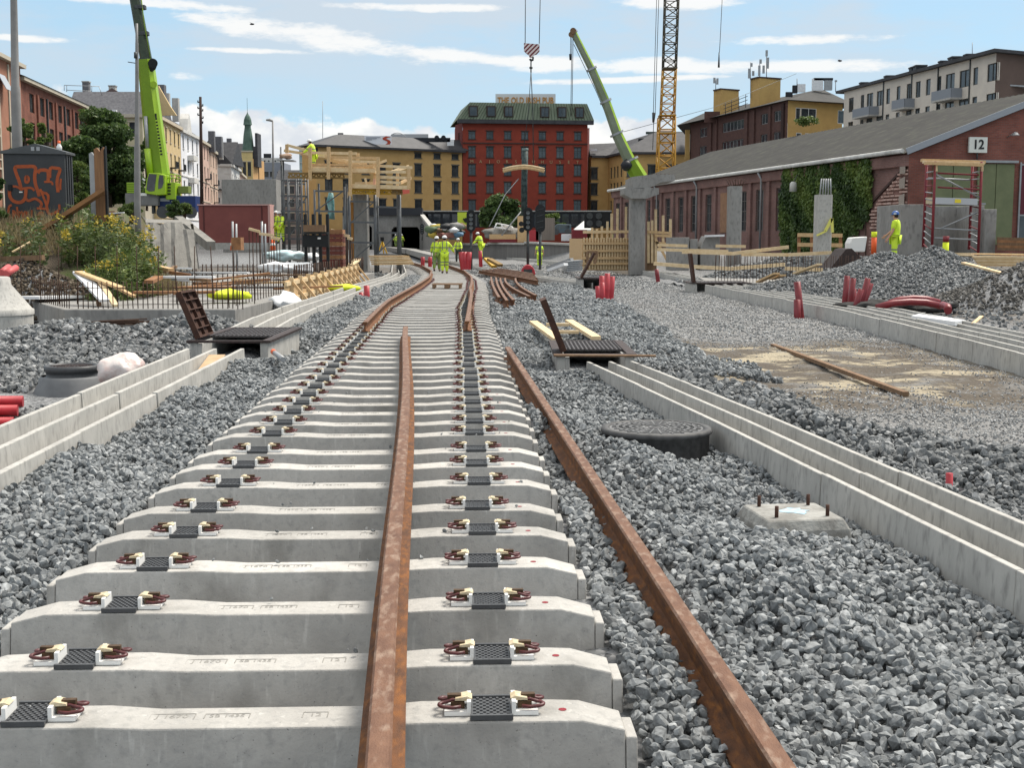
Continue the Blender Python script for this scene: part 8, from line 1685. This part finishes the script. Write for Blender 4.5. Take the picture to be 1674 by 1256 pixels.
# lattice tower crane
t = thing('tower_crane', 'orange-yellow lattice tower crane mast rising out of the picture right of centre', 'tower crane', P(1088, 372, 150)); Y = 150
M_tc = mat('orange_mast_paint', (.48,.25,.03), .6, 0, (.36,.19,.03), 1); M_tcd = mat('backlit_mast_tone', (.10,.085,.05), .6, 0, (.06,.06,.055), 1)  # upper mast's backlit darkness is put into the second, darker colour
def lattice(u0, u1, v0, v1, u0t, u1t, n, m, r):
    s = F/Y; dep = (u1-u0)/s; mb = MB(); lv = []
    for k in range(n+1):
        f = k/n; v = v1+(v0-v1)*f; a = P(u0+(u0t-u0)*f, v, Y); b = P(u1+(u1t-u1)*f, v, Y); lv.append([a, b, b+Vector((0,dep,0)), a+Vector((0,dep,0))])
    for k in range(4): mb.tube([lv[0][k], lv[-1][k]], r*1.5, 6)
    for i in range(n):
        for k in range(4):
            k2 = (k+1) % 4; mb.tube([lv[i+1][k], lv[i+1][k2]], r, 4)
            if (i+k) % 2: mb.tube([lv[i][k], lv[i+1][k2]], r, 4)
            else: mb.tube([lv[i][k2], lv[i+1][k]], r, 4)
    part('mast_section', mb, m, t)
lattice(1073, 1103, 190, 380, 1079, 1104, 9, M_tc, .07); lattice(1081, 1103, 112, 196, 1085, 1106, 6, M_tc, .055); lattice(1085, 1106, -60, 112, 1090, 1112, 12, M_tcd, .055)
for (u0,u1,v) in ((1083,1106,112),(1077,1104,189),(1077,1104,218)): part('platform', MB().beam(P(u0,v,Y), P(u1,v,Y), 1.9, .12), M_tc if v > 120 else M_tcd, t)
mb = MB(); mb.tube([P(1074,-20,Y), P(1068,186,Y)], .035, 4).tube([P(1077.5,-20,Y), P(1071,186,Y)], .035, 4).tube([P(1068,186,Y), P(1068.5,200,Y), P(1067,245,Y)], .04, 4); part('cable', mb, M_steeld, t); part('hook_ball', MB().tube([P(1069,184,Y), P(1068,200,Y)], [.22,.12], 8), M_steeld, t)
solo('hoist_cable', MB().tube([P(1181,-10,140), P(1177,70,140), P(1175.5,92,140)], .035, 5).tube([P(1175.5,85,140), P(1175,110,140)], [.05,.12], 6), M_steeld, 'single dark hoist cable hanging from above, right of the lattice mast', 'cable')
# hook block and load
t = thing('hook_block', 'red and white striped crane hook block hanging from two cables above the red building', 'hook block', P(869, 70, 80)); Y = 80
m = bpy.data.materials.new('red_white_stripes'); m.use_nodes = True; nt = m.node_tree; N = nt.nodes.new; Lk = nt.links.new; geo = N('ShaderNodeNewGeometry'); sp = N('ShaderNodeSeparateXYZ'); Lk(geo.outputs['Position'], sp.inputs[0])
ad = N('ShaderNodeMath'); ad.operation = 'SUBTRACT'; Lk(sp.outputs[0], ad.inputs[0]); Lk(sp.outputs[2], ad.inputs[1]); ml = N('ShaderNodeMath'); ml.operation = 'MULTIPLY'; Lk(ad.outputs[0], ml.inputs[0]); ml.inputs[1].default_value = 3.6; fr_ = N('ShaderNodeMath'); fr_.operation = 'FRACT'; Lk(ml.outputs[0], fr_.inputs[0]); gt = N('ShaderNodeMath'); gt.operation = 'GREATER_THAN'; Lk(fr_.outputs[0], gt.inputs[0]); gt.inputs[1].default_value = .5
mx = N('ShaderNodeMix'); mx.data_type = 'RGBA'; Lk(gt.outputs[0], mx.inputs[0]); mx.inputs[6].default_value = (.14,.012,.02,1); mx.inputs[7].default_value = (.62,.55,.54,1); Lk(mx.outputs[2], nt.nodes['Principled BSDF'].inputs['Base Color'])
pl = [(856.5,70),(882,72),(882,83),(877,88),(873,89),(871,93),(866,93),(864.5,89),(860,86),(856.5,82)]; part('sheave_housing', MB().prism([(P(u,v,Y).x, P(u,v,Y).z) for u, v in pl][::-1], (0,Y,0), (1,0,0), (0,0,1), (0,.3,0)), m, t)
for (u0,u1) in ((859,858.5),(883.5,881.5)): part('cable', MB().tube([P(u0,-20,Y+.15), P(u1,71,Y+.15)], .025, 5), M_steeld, t)
part('hook', MB().tube([P(868.5,91,Y+.15), P(871.5,94,Y+.15), P(871,98,Y+.15), P(868,99,Y+.15), P(866,96,Y+.15)], .06, 8), M_blackish, t)
part('chain', MB().tube([P(868.5,96,Y+.15), P(868,103,Y+.15), P(868,118,Y+.15)], .045, 6).tube([P(868,109,Y+.15), P(868,112,Y+.15)], .1, 8), M_steeld, t)
part('sling', MB().tube([P(868,116,Y+.15), P(864,180,Y+.15), P(856,243,Y+.15)], .022, 5).tube([P(868,116,Y+.15), P(871,180,Y+.15), P(872,271,Y+.15)], .03, 5), M_steeld, t)
t = thing('lifting_beam', 'slightly bowed pale timber beam hanging in the slings before the red building', 'beam', P(855, 276, Y)); arc = lambda v: [P(822+68*k/8, v+abs(k-4)**1.7*.55, Y-.2) for k in range(9)]
part('upper_beam', MB().tube(arc(270.5), .07, 6), M_wood2, t); part('lower_beam', MB().tube(arc(274.5), .1, 6), M_wood, t)
t = thing('hanging_pile', 'dark netted steel pile hanging upright below the hook block', 'steel pile', P(857, 350, Y)); part('pile', MB().tube([P(858.5,243,Y+.3), P(857,300,Y+.3), P(857,352,Y+.3)], .2, 14), mat('netted_steel', (.02,.035,.035), .6, .2, (.05,.075,.075), 5, .45, .55), t)
part('cap', MB().tube([P(858.5,242.5,Y+.3), P(858.5,247,Y+.3)], .205, 14), mat('teal_cap', (.12,.17,.17), .5), t); part('guy_line', MB().tube([P(848,292,Y), P(826,318,Y), P(800,370,Y-2)], .03, 5), M_galv, t)
# birds
for k, (u, v, Y, tx) in enumerate(((1373,99,60,'dark bird in the sky above the dark brick block'),(412,39,60,'small dark bird high above the left street'))):
    c = P(u, v, Y); t = thing('bird', tx, 'bird', c); part('body', MB().blob(c, .06, 1, .1, k, (2,1,.8)), M_blackish, t); part('wing', MB().add([c, c+Vector((-.12,.1,.1)), c+Vector((.05,.12,.03)), c+Vector((-.1,-.1,.08))], [(0,1,2),(0,2,3)]), M_blackish, t)
